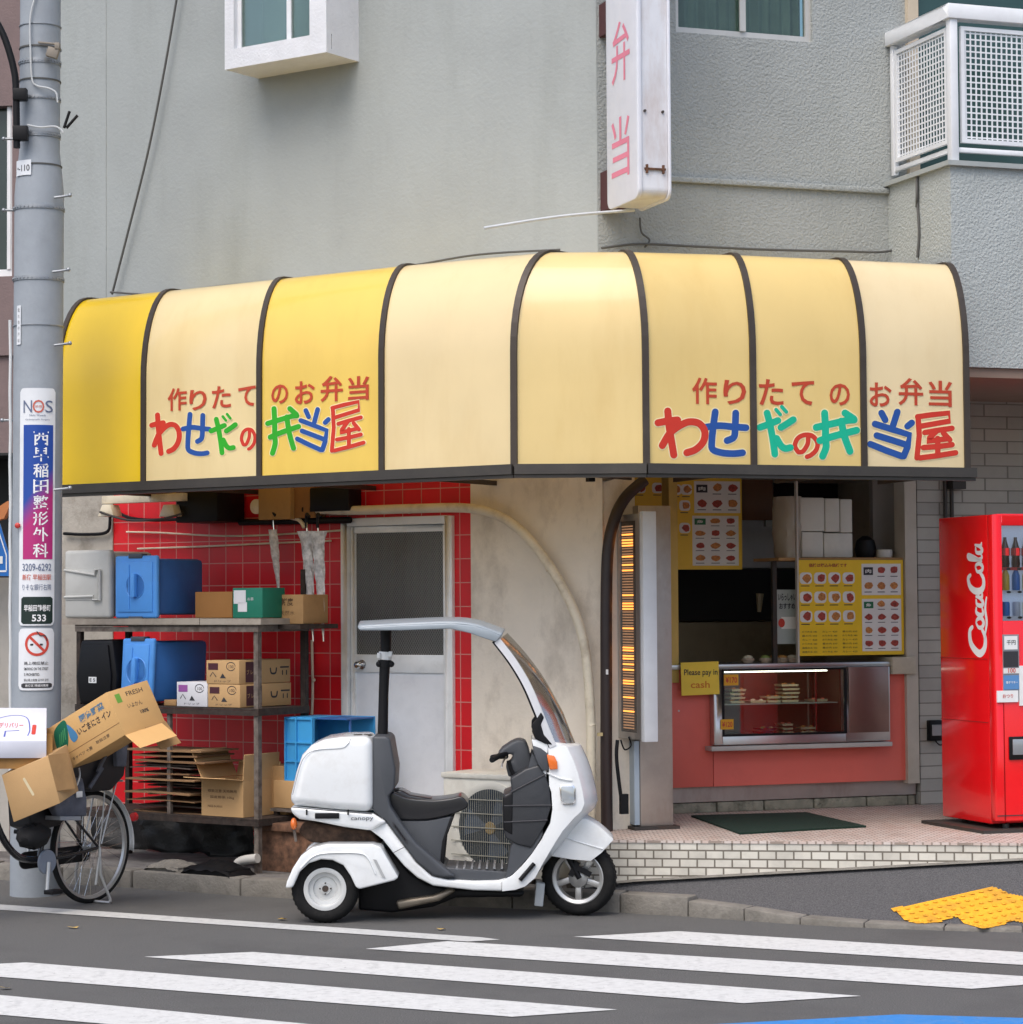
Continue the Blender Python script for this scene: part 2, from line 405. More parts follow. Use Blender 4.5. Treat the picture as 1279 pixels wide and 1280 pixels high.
# strip of concrete between kerb and the left facade
b = MB(); M_slab = mat('concrete_strip', (.16, .15, .14), .95, var=.3, vscale=8, bump=.5, dirt=.8, dcol=(.03, .028, .025), dscale=3)
ip = [p for p in inner if p.x < SF0[0] - .2] + [Vector((SF0[0] - .2, kerb_at(SF0[0] - .2)[0], 0))]
lo = [b.V((p.x, p.y, .1)) for p in ip]; hi = [b.V((p.x, p.y + 6, .1)) for p in ip]
for i in range(len(ip) - 1): b.face([lo[i], lo[i + 1], hi[i + 1], hi[i]])
struct(b.build('concrete_strip', M_slab, fr=WF, base=(0, 0, 0)))
# tactile paving
def on_walk(px, py, lift=.008):
    d = ray(px, py); t = 9.0
    while t < 20:
        p = CAMP + d * t
        if p.y > kerb_at(p.x)[0] - .3 and p.z <= walk_z(p.x, p.y) + lift: break
        t += .004
    return (p.x, p.y, walk_z(p.x, p.y) + lift)
M_tac = mat('tactile_yellow', (.75, .36, .015), .75, var=.15, vscale=20, bump=.3, dirt=.8, dcol=(.33, .17, .03), dscale=6)
b = MB()
P = [on_walk(*q) for q in [(1115, 1136), (1241, 1108), (1262, 1117), (1279, 1120), (1400, 1135), (1400, 1160), (1279, 1153), (1262, 1151), (1230, 1160.5), (1195, 1145.5), (1147, 1154)]]
O = Vector(on_walk(1115, 1137)); U = (Vector(on_walk(1242, 1108)) - O); V_ = (Vector(on_walk(1146, 1156)) - O)
ul = U.length; vl = V_.length
def inside(x, y):
    c = False; n = len(P)
    for i in range(n):
        x1, y1 = P[i][0], P[i][1]; x2, y2 = P[(i + 1) % n][0], P[(i + 1) % n][1]
        if (y1 > y) != (y2 > y) and x < (x2 - x1) * (y - y1) / (y2 - y1) + x1: c = not c
    return c
CS = .01375
for i in range(-90, 180):
    for j in range(-90, 150):
        q = O + U * ((i + .5) * CS / ul) + V_ * ((j + .5) * CS / vl)
        if inside(q.x, q.y):
            b.poly([(p.x, p.y, walk_z(p.x, p.y) + .007) for p in (O + U * (ii * CS / ul) + V_ * (jj * CS / vl) for ii, jj in ((i, j + 1), (i + 1, j + 1), (i + 1, j), (i, j)))])
for i in range(-2, 40):
    for j in range(-16, 26):
        q = O + U * ((i + .5) * .055 / ul) + V_ * ((j + .5) * .055 / vl)
        if inside(q.x, q.y):
            z = walk_z(q.x, q.y) + .007; b.cyl((q.x, q.y, z), (q.x, q.y, z + .006), .016, .010, 8)
bmesh.ops.remove_doubles(b.bm, verts=b.bm.verts, dist=1e-5)
bmesh.ops.recalc_face_normals(b.bm, faces=b.bm.faces)
struct(b.build('tactile_paving', M_tac, fr=WF))
# litter: fallen leaves
M_leaf = mat('dry_leaf', (.45, .3, .08), .8)
for k, (px, py, c) in enumerate([(552, 1162, 'pale crumpled leaf on the road below the scooter footboard'), (353, 1150, 'small pale leaf on the road behind the scooter rear wheel'), (8, 1236, 'brown fallen leaf on the crosswalk at the left picture edge'), (92, 1160, 'flat pale leaf on the road below the white edge line')]):
    x, y = WF.gz(px, py, .004); b = MB(); n = 7
    c0 = b.V((x, y, .008)); ring = [b.V((x + .035 * cos(2 * pi * i / n) * random.uniform(.6, 1.1), y + .02 * sin(2 * pi * i / n), .006 + random.uniform(0, .01))) for i in range(n)]
    for i in range(n): b.face([c0, ring[i], ring[(i + 1) % n]])
    tag(b.build('fallen_leaf', M_leaf, fr=WF), c, 'leaf', 'fallen leaves on the road')

# ================================================================== TILED STEP
M_riser = brick('step_mosaic', (.66, .63, .55), (.56, .53, .46), (.17, .15, .12), .1, .049, .005, .5, .4, .6, dirt=.45, shift=(0, -PZ + .049 * 9))
M_top = brick('porch_mosaic', (.55, .42, .36), (.62, .55, .5), (.3, .24, .2), .05, .05, .006, .5, .6, .5, dirt=.3, axis='xy')
step = thing('tiled_step', 'low shop step faced in cream mosaic bricks with pinkish tiled top', 'step', WF, (SF0[0], SF0[1], 0))
x0 = SF0[0] - .12; x1 = SF0[0] + 5.0
b = MB()
lo = [(x0, step_y(x0), 0), (x1, step_y(x1), 0)]
b.poly([(x0, step_y(x0), 0), (x1, step_y(x1), 0), (x1, step_y(x1), PZ - .002), (x0, step_y(x0), PZ - .002)])
b.poly([(x0, step_y(x0) + .6, 0), (x0, step_y(x0), 0), (x0, step_y(x0), PZ - .002), (x0, step_y(x0) + .6, PZ - .002)])
b.build('riser', M_riser, step)
b = MB(); b.prism([(x0 - .004, -.004), (x0, 0), (x1, 0)], 0, 1) if False else None
q = [(x0 - .006, step_y(x0) - .006), (x1, step_y(x1) - .006), (x1, step_y(x1) + 5), (x0 - .006, step_y(x0) + 5)]
lo = [b.V((x, y, PZ - .014)) for x, y in q]; hi = [b.V((x, y, PZ)) for x, y in q]
b.face(hi); b.face(lo[::-1])
for j in range(4): b.face([lo[j], lo[(j + 1) % 4], hi[(j + 1) % 4], hi[j]])
b.build('tiled_top', M_top, step)
# thin concrete lip where pavement meets the step
b = MB()
rows = []
for i in range(40):
    x = SF0[0] - .05 + i * .12; z = walk_z(x, step_y(x)); rows.append([(x, step_y(x) - .05, z + .004), (x, step_y(x) - .045, z + .012), (x, step_y(x) + .01, z + .012)])
b.sheet([list(r) for r in zip(*rows)]); struct(b.build('pavement_edging', M_kerb, fr=WF))

# ================================================================== APARTMENT BUILDING
def stucco(name, col, bs, st, dist=.01, stain=.3):
    m = mat(name, col, .92, var=.07, vscale=1.3, bump=st, bscale=bs, dirt=stain, dcol=(col[0] * .66, col[1] * .67, col[2] * .62), dscale=1.9, streak=.22)
    n = m.node_tree.nodes
    for q in n:
        if q.type == 'BUMP': q.inputs['Distance'].default_value = dist
    return m
M_wallL = stucco('smooth_render', (.345, .37, .362), 38, .45, .006, .35)
M_wallR = stucco('rough_render', (.34, .36, .35), 62, 1.0, .012, .3)
M_bay = stucco('pale_rough_render', (.41, .44, .43), 62, 1.0, .012, .2)
M_redtile = brick('red_tile', (.74, .006, .014), (.62, .005, .012), (.66, .26, .22), .1515, .1515, .0035, 0, .38, .4, dirt=.2, coat=0, shift=(0, .06))
M_beige = mat('beige_render', (.76, .69, .58), .9, var=.08, vscale=2, bump=.3, bscale=30, dirt=.6, dcol=(.24, .19, .14), dscale=2.2, streak=.6)
M_conc = mat('stained_concrete', (.40, .37, .32), .9, var=.15, vscale=3, bump=.3, bscale=40, dirt=.7, dcol=(.12, .1, .07), dscale=4)
M_gbrick = brick('grey_brick', (.44, .425, .37), (.36, .35, .31), (.21, .2, .17), .21, .085, .004, .5, .6, .7, dirt=.2)
M_in = mat('interior_wall', (.60, .55, .46), .8, dirt=.3, dcol=(.25, .2, .12))
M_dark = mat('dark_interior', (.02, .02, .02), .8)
M_soff = mat('brown_soffit', (.24, .17, .13), .8)
bld = thing('apartment_building', 'grey rendered corner building with a red tiled ground floor and bento shop', 'building', L, (0, 0, 0))
bldR = bld
# all building parts share the L frame registry; R-frame parts are converted
def toL(mbx):
    for v in mbx.bm.verts: v.co = L.loc(R.w(*v.co))
    return mbx
def hole_wall(b, x0, x1, z0, z1, y, holes, th=.12):
    """front sheet with rectangular holes and reveals"""
    xs = sorted({x0, x1, *[h[0] for h in holes], *[h[1] for h in holes]}); zs = sorted({z0, z1, *[h[2] for h in holes], *[h[3] for h in holes]})
    for i in range(len(xs) - 1):
        for j in range(len(zs) - 1):
            mx = (xs[i] + xs[i + 1]) / 2; mz = (zs[j] + zs[j + 1]) / 2
            if any(h[0] < mx < h[1] and h[2] < mz < h[3] for h in holes): continue
            b.poly([(xs[i], y, zs[j]), (xs[i + 1], y, zs[j]), (xs[i + 1], y, zs[j + 1]), (xs[i], y, zs[j + 1])])
    for a, c, d, e in holes:
        b.poly([(a, y, d), (a, y + th, d), (a, y + th, e), (a, y, e)]); b.poly([(c, y + th, d), (c, y, d), (c, y, e), (c, y + th, e)])
        b.poly([(a, y, d), (c, y, d), (c, y + th, d), (a, y + th, d)]); b.poly([(a, y + th, e), (c, y + th, e), (c, y, e), (a, y, e)])
TOPZ = 9.0; MIDZ = 2.72
def lx(px, y=0, py=700): return L.px(px, py, y)[0]
# upper left wall
XL = lx(48, 0, 500)
xs_t = lx(590)           # right edge of the red tiles
xs_c = lx(142)           # left edge of the red tiles
b = MB(); b.box(XL, 0, 0, .25, MIDZ, TOPZ); b.build('wall', M_wallL, bld)
# shallow pilaster bands on the upper left wall
b = MB(); b.box(XL, lx(133, 0, 200), -.004, 0, MIDZ, TOPZ); b.build('pilaster', M_wallL, bld)
b = MB(); b.box(lx(583, 0, 200), -.003, -.004, 0, MIDZ, TOPZ); b.build('pilaster', M_wallL, bld)
b = MB(); b.box(XL, xs_c, -.01, .25, 0, MIDZ); b.build('wall', M_conc, bld)
# raised horizontal render joint
j0 = L.px(80, 293, 0); j1 = L.px(735, 246, 0); zj = (j0[1] + j1[1]) / 2
# door opening
dx0, dz1 = L.px(429, 649, 0); dx1, _ = L.px(568, 646, 0)
b = MB(); hole_wall(b, xs_c, xs_t, 0, MIDZ, 0, [(dx0, dx1, 0, dz1)], .1); b.build('tiled_wall', M_redtile, bld)
b = MB(); b.box(xs_t, .02, -.012, .25, 0, MIDZ); b.build('wall', M_beige, bld)
# right upper wall with window hole
wa, wz = R.px(845, 42, 0); wb, wz2 = R.px(1016, 52, 0)
rS = R.px(1110, 240, 0)[0]
b = MB(); b.poly([(rS + .25, 0, 3.3), (rS + 3.5, 0, 3.3), (rS + 3.5, 0, TOPZ), (rS + .25, 0, TOPZ)]); hole_wall(b, 0, rS + .25, 2.62, TOPZ, 0, [(wa, wb, wz2 - .005, wz2 + 1.0)], .14); toL(b).build('wall', M_wallR, bld)
# string course
l0 = R.px(790, 233, 0); l1 = R.px(1110, 243, 0)
b = MB(); b.box(.22, rS, -.03, 0, l1[1] - .0, l1[1] + .035); toL(b).build('string_course', M_wallR, bld, bevel=.006)
# window right
w = MB()
fy = .05
w.box(wa, wb, fy - .02, fy + .02, wz2, wz2 + .035); w.box(wa, wa + .03, fy - .02, fy + .02, wz2 + .035, wz2 + 1); w.box(wb - .035, wb, fy - .02, fy + .02, wz2 + .035, wz2 + 1)
xm = R.px(926, 40, fy)[0]; w.box(xm - .02, xm + .02, fy - .035, fy - .021, wz2 + .036, wz2 + 1)
M_alu = mat('aluminium', (.55, .54, .51), .45, .3, dirt=.2)
win = toL(w).build('window', M_alu, bld)
M_pane = glass('window_glass', (.66, .74, .70), .02, fm=.5)
w = MB(); w.box(wa + .03, wb - .03, fy, fy + .006, wz2 + .036, wz2 + 1); toL(w).build('pane', M_pane, win)
M_curt = mat('curtain', (.42, .46, .43), .9, var=.1)
w = MB(); n = 90
rows = [[(wa + (wb - wa) * i / n, .18 + .018 * sin(i * .9) + .012 * sin(i * .37), z) for i in range(n + 1)] for z in (wz2 - .2, wz2 + 1)]
w.sheet(rows); toL(w).build('curtain', M_curt, win, smooth=True)
# bay window upper left
bo = -.34
fx0, fz0 = L.px(281, 103, 0); fx1, fz1 = L.px(408, 65, bo)
fxl = L.px(281, 103, bo)[0]
zb = fz1
bw = thing  # noqa
H2 = 1.3
w = MB(); hgt = .13
M_bayw = mat('white_bay', (.7, .71, .73), .6, bump=.3, bscale=60, dirt=.1, dcol=(.4, .4, .38))
lbar = .08; rbar = .14
w.box(fxl, fx1, bo, 0, zb, zb + .03)                              # underside slab
w.box(fxl, fx1, bo, bo + .05, zb + .03, zb + hgt)                  # front sill
w.box(fxl, fxl + lbar, bo, -.02, zb + hgt + .0, zb + H2)
w.box(fxl, fxl + .04, bo + .05, -.0, zb + .03, zb + hgt)
w.box(fx1 - rbar, fx1, bo, bo + .06, zb + hgt, zb + H2); w.box(fx1 - .05, fx1, bo + .06, 0, zb + .03, zb + H2)
w.box(fxl - .02, fx1 + .02, bo - .02, 0, zb + H2, zb + H2 + .08)
bay = w.build('bay_window', M_bayw, bld)
w = MB(); xm = L.px(361, 30, bo + .04)[0]; yy = bo + .04
M_wf = mat('white_sash', (.75, .76, .77), .5)
w.box(fxl + lbar, fxl + lbar + .03, yy, yy + .03, zb + hgt, zb + H2); w.box(xm - .018, xm + .018, yy, yy + .03, zb + hgt, zb + H2)
w.build('frame', M_wf, bay)
w = MB(); w.box(fxl + lbar + .03, fx1 - rbar, yy + .012, yy + .018, zb + hgt, zb + H2); w.build('pane', M_pane, bay)
w = MB(); w.box(fxl + lbar, xm, -.05, -.04, zb + .04, zb + H2); w.mi = 1; w.box(xm, fx1 - .06, -.05, -.04, zb + .04, zb + H2)
w.build('blind', [mat('green_blind', (.42, .48, .42), .8), mat('brown_blind', (.48, .38, .3), .8)], bay)
# balcony mass on the right
bx = rS; by = -.80
_, bz0 = R.px(1190, 458, by); _, bz1 = R.px(1190, 207, by)
b = MB(); b.box(bx, bx + 3.5, by, 0, bz0, bz1); toL(b).build('balcony_base', M_bay, bld)
b = MB(); b.box(bx - .03, bx + 3.5, by - .03, 0, bz1, bz1 + .03); toL(b).build('balcony_slab', M_wallL, bld)
b = MB(); b.box(bx + .02, bx + 3.5, by + .02, 1.2, bz0 - .06, bz0 - .002); toL(b).build('lintel', M_soff, bld)
# railing
rl = MB(); sy0 = -.03; fyr = by + .02; xr0 = bx + .02; xr1 = bx + 3.4
_, zt = R.px(1192, 6, fyr); _, zbm = R.px(1192, 190, fyr); zt_in = zt
M_rail = mat('white_rail', (.76, .78, .8), .4, dirt=.12, dcol=(.4, .35, .3))
rl.box(xr0 - .03, xr1, fyr - .04, fyr + .05, zt - .09, zt)       # top rail front
rl.box(xr0 - .03, xr0 + .06, fyr + .05, 0, zt - .09, zt)
z_lo = zbm
rl.box(xr0, xr1, fyr - .012, fyr + .012, z_lo, z_lo + .03); rl.box(xr0, xr0 + .024, fyr + .012, -.02, z_lo, z_lo + .03)
rl.box(xr0 - .012, xr0 + .04, fyr - .025, fyr + .027, bz1 + .03, zt - .09)
rl.box(xr0 - .005, xr0 + .03, -.06, -.02, z_lo - .02, zt - .09)
rail = toL(rl).build('balcony_railing', M_rail, bld, bevel=.003)
def mesh_panel(u0, u1, z0, z1, place):
    """frame and woven grid; place(u,z,w)->point"""
    b = MB()
    def bar(ua, ub, za, zb_, t):
        q = [Vector(place(u, z, w)) for w in (-t, t) for (u, z) in ((ua, za), (ub, za), (ub, zb_), (ua, zb_))]
        v = [b.V(p) for p in q]
        for i in ((3, 2, 1, 0), (4, 5, 6, 7), (0, 1, 5, 4), (1, 2, 6, 5), (2, 3, 7, 6), (3, 0, 4, 7)): b.face([v[j] for j in i])
    fw = .025
    bar(u0, u1, z0, z0 + fw, .012); bar(u0, u1, z1 - fw, z1, .012); bar(u0, u0 + fw, z0 + fw, z1 - fw, .012); bar(u1 - fw, u1, z0 + fw, z1 - fw, .012)
    n = int((u1 - u0) / .036)
    for i in range(1, n): u = u0 + (u1 - u0) * i / n; bar(u - .0045, u + .0045, z0 + fw, z1 - fw, .0025)
    n = int((z1 - z0) / .036)
    for i in range(1, n): z = z0 + (z1 - z0) * i / n; bar(u0 + fw, u1 - fw, z - .0045, z + .0045, .0018)
    return b
zp0 = z_lo + .06; zp1 = zt - .13
toL(mesh_panel(fyr + .05, -.07, zp0, zp1, lambda u, z, w: (xr0 + .012 + w, u, z))).build('mesh_panel', M_rail, rail)
toL(mesh_panel(xr0 + .07, xr0 + 1.3, zp0, zp1, lambda u, z, w: (u, fyr + w, z))).build('mesh_panel', M_rail, rail)
b = MB(); b.box(bx + .22, bx + 3, -.012, 0, bz1 + .03, bz1 + 2.2); toL(b).build('balcony_door', mat('dark_teal_glass', (.03, .07, .065), .15), bld)
b = MB(); b.box(bx + .14, bx + .215, -.04, 0, bz1 + .03, bz1 + 2.2); toL(b).build('door_jamb', mat('beige_frame', (.55, .46, .34), .6), bld)
# recess: right brick wall, soffit, return walls
RY = .80
bxr = R.px(1150, 900, RY)[0]
b = MB(); b.box(bxr, bxr + 4.5, RY, RY + .15, PZ, bz0 + .4); toL(b).build('brick_wall', M_gbrick, bld)
b = MB(); b.box(.03, rS + .25, .02, RY + 4.2, 2.62, 2.70); b.box(rS + .252, bxr + .3, RY + .16, RY + 4.2, 2.62, 2.70); toL(b).build('soffit', mat('soffit_paint', (.5, .45, .38), .9, dirt=.4), bld)
b = MB(); b.box(.02, .22, -.012, .3, PZ - .3, 2.62); toL(b).build('corner_pier', M_beige, bld)
# interior room
rx0 = .2
b = MB()
b.box(rx0, bxr + .1, 3.6, 3.7, 0, 2.62); b.box(rx0 - .1, rx0, .3, 3.7, 0, 2.62); b.box(bxr + .02, bxr + .12, RY + .16, 3.6, 0, 2.62)
toL(b).build('interior_wall', M_in, bld)
b = MB(); b.box(rx0, bxr, RY + .3, 3.6, PZ, PZ + .02); toL(b).build('interior_floor', mat('shop_floor', (.12, .1, .09), .6), bld)
# jambs of the shop front
M_jamb = mat('cream_jamb', (.5, .46, .38), .6, dirt=.3, dcol=(.25, .18, .1))
xa = R.px(1131, 700, RY - .02)[0]; xb = R.px(1148, 900, RY - .02)[0]
b = MB(); b.box(xa, xb + .0, RY - .03, RY + .12, PZ + .15, 2.62); toL(b).build('door_jamb', M_jamb, bld)
b = MB(); x_ = R.px(846, 700, RY)[0]; b.box(x_ - .06, x_, RY - .02, RY + .1, 1.25, 2.62); toL(b).build('door_jamb', mat('yellow_jamb', (.6, .42, .1), .5, dirt=.3), bld)
# back door in the tiled wall
M_alw = mat('door_aluminium', (.82, .83, .81), .4, .1, dirt=.3, dcol=(.3, .27, .2), dscale=5)
M_dpan = mat('door_panel', (.80, .81, .82), .5, dirt=.35, dcol=(.3, .3, .32), dscale=3)
d = MB(); z0 = .22
d.box(dx0, dx0 + .055, -.03, .08, z0, dz1); d.box(dx1 - .055, dx1, -.03, .08, z0, dz1); d.box(dx0 + .055, dx1 - .055, -.03, .08, dz1 - .05, dz1)
door = d.build('door', M_alw, bld, bevel=.004)
gx0, gz1 = L.px(441, 667, 0); gx1, gz0 = L.px(556, 819, 0)
d = MB(); a0, a1 = dx0 + .06, dx1 - .06
_, rz = L.px(500, 841, 0)
d.box(a0, gx0 + .015, .0, .045, z0 + .01, dz1 - .055); d.box(gx1 - .01, a1, .0, .045, z0 + .01, dz1 - .055); d.box(gx0 + .015, gx1 - .01, .0, .045, gz1, dz1 - .055); d.box(gx0 + .015, gx1 - .01, .0, .045, rz, gz0)
leaf = d.build('door_leaf', M_alw, door, bevel=.003)
d = MB(); d.box(gx0 + .015, gx1 - .01, .015, .035, z0 + .01, rz); d.build('panel', M_dpan, door)
M_wire = glass('obscure_glass', (.3, .3, .28), .25, .25, (.13, .13, .12), .75)
d = MB(); d.box(gx0 + .015, gx1 - .01, .02, .03, gz0, gz1); d.build('pane', M_wire, door)
b2 = MB()
k = -1.2
gw = gx1 - gx0 - .025
for i in range(-40, 41):
    for sgn in (1, -1):
        # diagonal wires clipped to the pane
        pts = []
        X0 = gx0 + .015; X1 = gx1 - .01
        c = i * .028
        pa = (X0, (gz0 + gz1) / 2 + c - sgn * gw * .75); pb = (X1, (gz0 + gz1) / 2 + c + sgn * gw * .75)
        t0, t1 = 0, 1
        dzv = pb[1] - pa[1]
        ta = (gz0 - pa[1]) / dzv; tb = (gz1 - pa[1]) / dzv; lo_, hi_ = min(ta, tb), max(ta, tb); t0 = max(t0, lo_); t1 = min(t1, hi_)
        if t1 - t0 < .02: continue
        A = (X0 + (X1 - X0) * t0, .018, pa[1] + dzv * t0); B = (X0 + (X1 - X0) * t1, .018, pa[1] + dzv * t1)
        b2.cyl(A, B, .0012, seg=4, cap=False)
b2.build('wire_mesh', mat('mesh_wire', (.3, .3, .28), .4, .6), door)
d = MB(); kx, kz_ = L.px(449, 831, -.03); d.lathe([(.0, -.065), (.02, -.06), (.028, -.045), (.022, -.03), (.012, -.022), (.012, 0), (.032, 0), (.032, .006)], (kx, -.0, kz_), (0, 1, 0), 20); d.build('knob', M_chrome, leaf, smooth=True)
b = MB(); b.box(dx0 + .0, dx1, .11, .13, 0, dz1 + .02); b.build('door_backing', M_dark, bld)
# ================================================================== AWNING
def acry(name, col):
    col = tuple(min(.95, c * 1.08) for c in col)
    m = mat(name, col, .32, var=.05, vscale=1.5, dirt=(.3 if col[2] > .05 else .08), dcol=(col[0] * .8, col[1] * .7, col[2] * .5), dscale=3.2, coat=.8, streak=.22)
    n, l = nodes_of(m); p = n['Principled BSDF']; o_ = n['Material Output']; t_ = n.new('ShaderNodeBsdfTranslucent'); t_.inputs[0].default_value = (min(1, col[0] * 1.1), col[1], col[2], 1)
    x_ = n.new('ShaderNodeMixShader'); x_.inputs[0].default_value = .20; l.new(p.outputs[0], x_.inputs[1]); l.new(t_.outputs[0], x_.inputs[2]); l.new(x_.outputs[0], o_.inputs[0])
    return m
A_yel = acry('yellow_acrylic', (.90, .59, .002)); A_c1 = acry('pale_peach_acrylic', (.82, .66, .34)); A_c2 = acry('light_yellow_acrylic', (.86, .60, .11)); A_c3 = acry('cream_acrylic', (.82, .66, .36)); A_c4 = acry('butter_acrylic', (.80, .61, .26)); A_c5 = acry('butter_yellow_acrylic', (.81, .60, .22)); A_c6 = acry('faded_peach_acrylic', (.82, .67, .39))
M_rib = mat('brown_rib', (.055, .042, .032), .5, .3, dirt=.3, dcol=(.12, .1, .08))
botpx = [(72, 607), (180, 602), (325, 595), (478, 589), (643, 583), (808, 580), (942, 580), (1080, 581), (1209, 583)]
toppx = [112, 215, 355, 510, 690, 780, 915, 1048, 1182]
toppy = [373, 362, 350, 333, 316, 313, 318, 323, 329]
PA = WF.px(643, 583, 13.5); ZB = PA[1]
pA = Vector((PA[0], 13.5, 0)); pB = Vector((WF.px(808, 580, 13.5)[0], 13.5, 0))
offL = -L.loc(pA).y; offR = -R.loc(pB).y
INS = .33
ribs = []
for i, ((bx_, by_), tx, ty) in enumerate(zip(botpx, toppx, toppy)):
    if i < 4: fr_, o1 = L, -offL
    elif i > 5: fr_, o1 = R, -offR
    else: fr_, o1 = None, None
    ins = .27 if i > 5 else INS
    if fr_:
        q = fr_.px(bx_, by_, o1); pb = fr_.w(q[0], o1, 0); q = fr_.px(tx, ty, o1 + ins); pt = fr_.w(q[0], o1 + ins, 0); zt_ = q[1]
        wl_ = fr_.w(q[0], -.01, 0)
    else:
        pb = pA if i == 4 else pB; q = WF.px(tx, ty, 13.5 + INS); pt = Vector((q[0], 13.5 + INS, 0)); zt_ = q[1]
        wl_ = (L.w(L.loc(pt).x, -.01, 0) if i == 4 else R.w(max(.02, R.loc(pt).x), -.01, 0))
    ribs.append((pb, pt, wl_, zt_))
ZT = sum(r[3] for r in ribs[2:7]) / 5
print('awning ZB', ZB, 'ZT', [round(r[3], 3) for r in ribs], offL, offR)
def prof(r, q):
    pb, pt, wl_, _ = r
    if q <= .5: h, z = 0.02 * q, ZB + (ZT - ZB) * .52 * (q / .5)
    elif q <= .92:
        a = (q - .5) / .42 * pi / 2; h = .01 + (1 - cos(a)) * .99; z = ZB + (ZT - ZB) * (.52 + .48 * sin(a))
    else: t = (q - .92) / .08; p = pt.lerp(wl_, t); return Vector((p.x, p.y, ZT + .02 * t))
    p = pb.lerp(pt, h); return Vector((p.x, p.y, z))
QS = [i * .1 for i in range(6)] + [.5 + .42 * i / 12 for i in range(1, 13)] + [1.0]
aw = thing('awning', 'curved yellow and cream acrylic awning with brown ribs wrapping the shop corner', 'awning', WF, (pA.x, pA.y, ZB))
pm = [A_yel, A_c1, A_c2, A_c3, A_c4, A_c5, A_c5, A_c6]
for i in range(8):
    b = MB(); r0, r1 = ribs[i], ribs[i + 1]
    rows = [[prof(r0, q).lerp(prof(r1, q), t / 6) for t in range(7)] for q in QS]
    b.sheet(rows); o = b.build('panel', pm[i], aw, smooth=True)
ctr = Vector((pA.x, 14.6, 0))
for i, r in enumerate(ribs):
    b = MB(); rows = []
    pb, pt, wl_, _ = r
    if i < 4: sd_, out = L.x, -L.y
    elif i > 5: sd_, out = R.x, -R.y
    elif i == 4: sd_, out = (L.x + WF.x).normalized(), (-L.y - WF.y).normalized()
    else: sd_, out = (R.x + WF.x).normalized(), (-R.y - WF.y).normalized()
    for q in QS:
        p = prof(r, q)
        if q <= .5: nrm = out
        elif q <= .92: a = (q - .5) / .42 * pi / 2; nrm = (out * cos(a) + Vector((0, 0, 1)) * sin(a)).normalized()
        else: nrm = Vector((0, 0, 1))
        hw = .019
        rows.append([p - sd_ * hw - nrm * .03, p - sd_ * hw + nrm * .014, p + sd_ * hw + nrm * .014, p + sd_ * hw - nrm * .03, p - sd_ * hw - nrm * .03])
    b.sheet(rows); b.build('rib', M_rib, aw)
# bottom rail following the front line
def railseg(b, P0, P1, z0, z1, th, outv):
    b.para((P0.x, P0.y, z0), (P1 - P0), outv * -th, (0, 0, z1 - z0))
eL = ribs[0][0]; eR = ribs[8][0] + R.x * .05
b = MB()
for (p0, p1, ov) in ((eL, pA, -L.y), (pA, pB, -WF.y), (pB, eR, -R.y)):
    railseg(b, p0 + ov * .03, p1 + ov * .03, ZB - .045, ZB + .012, .08, ov)
    railseg(b, p0 + ov * .014, p1 + ov * .014, ZB - .065, ZB - .047, .05, ov)
b.build('bottom_rail', mat('rail_dark', (.07, .062, .055), .4, .5, dirt=.3, dcol=(.15, .13, .1)), aw)
# underside and end face
b = MB()
for r in ribs:
    wp_ = r[2]; b.para((r[0].x - .012, r[0].y, ZB - .03), (.024, 0, 0), Vector((wp_.x - r[0].x, wp_.y - r[0].y, 0)), (0, 0, .03))
b.build('cross_bars', M_rib, aw)
for r, nm in ((ribs[0], 0), (ribs[8], 1)):
    b = MB(); b.poly([prof(r, q) for q in QS] + [Vector((r[2].x, r[2].y, ZB))]); b.build('end_panel', A_yel if nm == 0 else A_c6, aw)
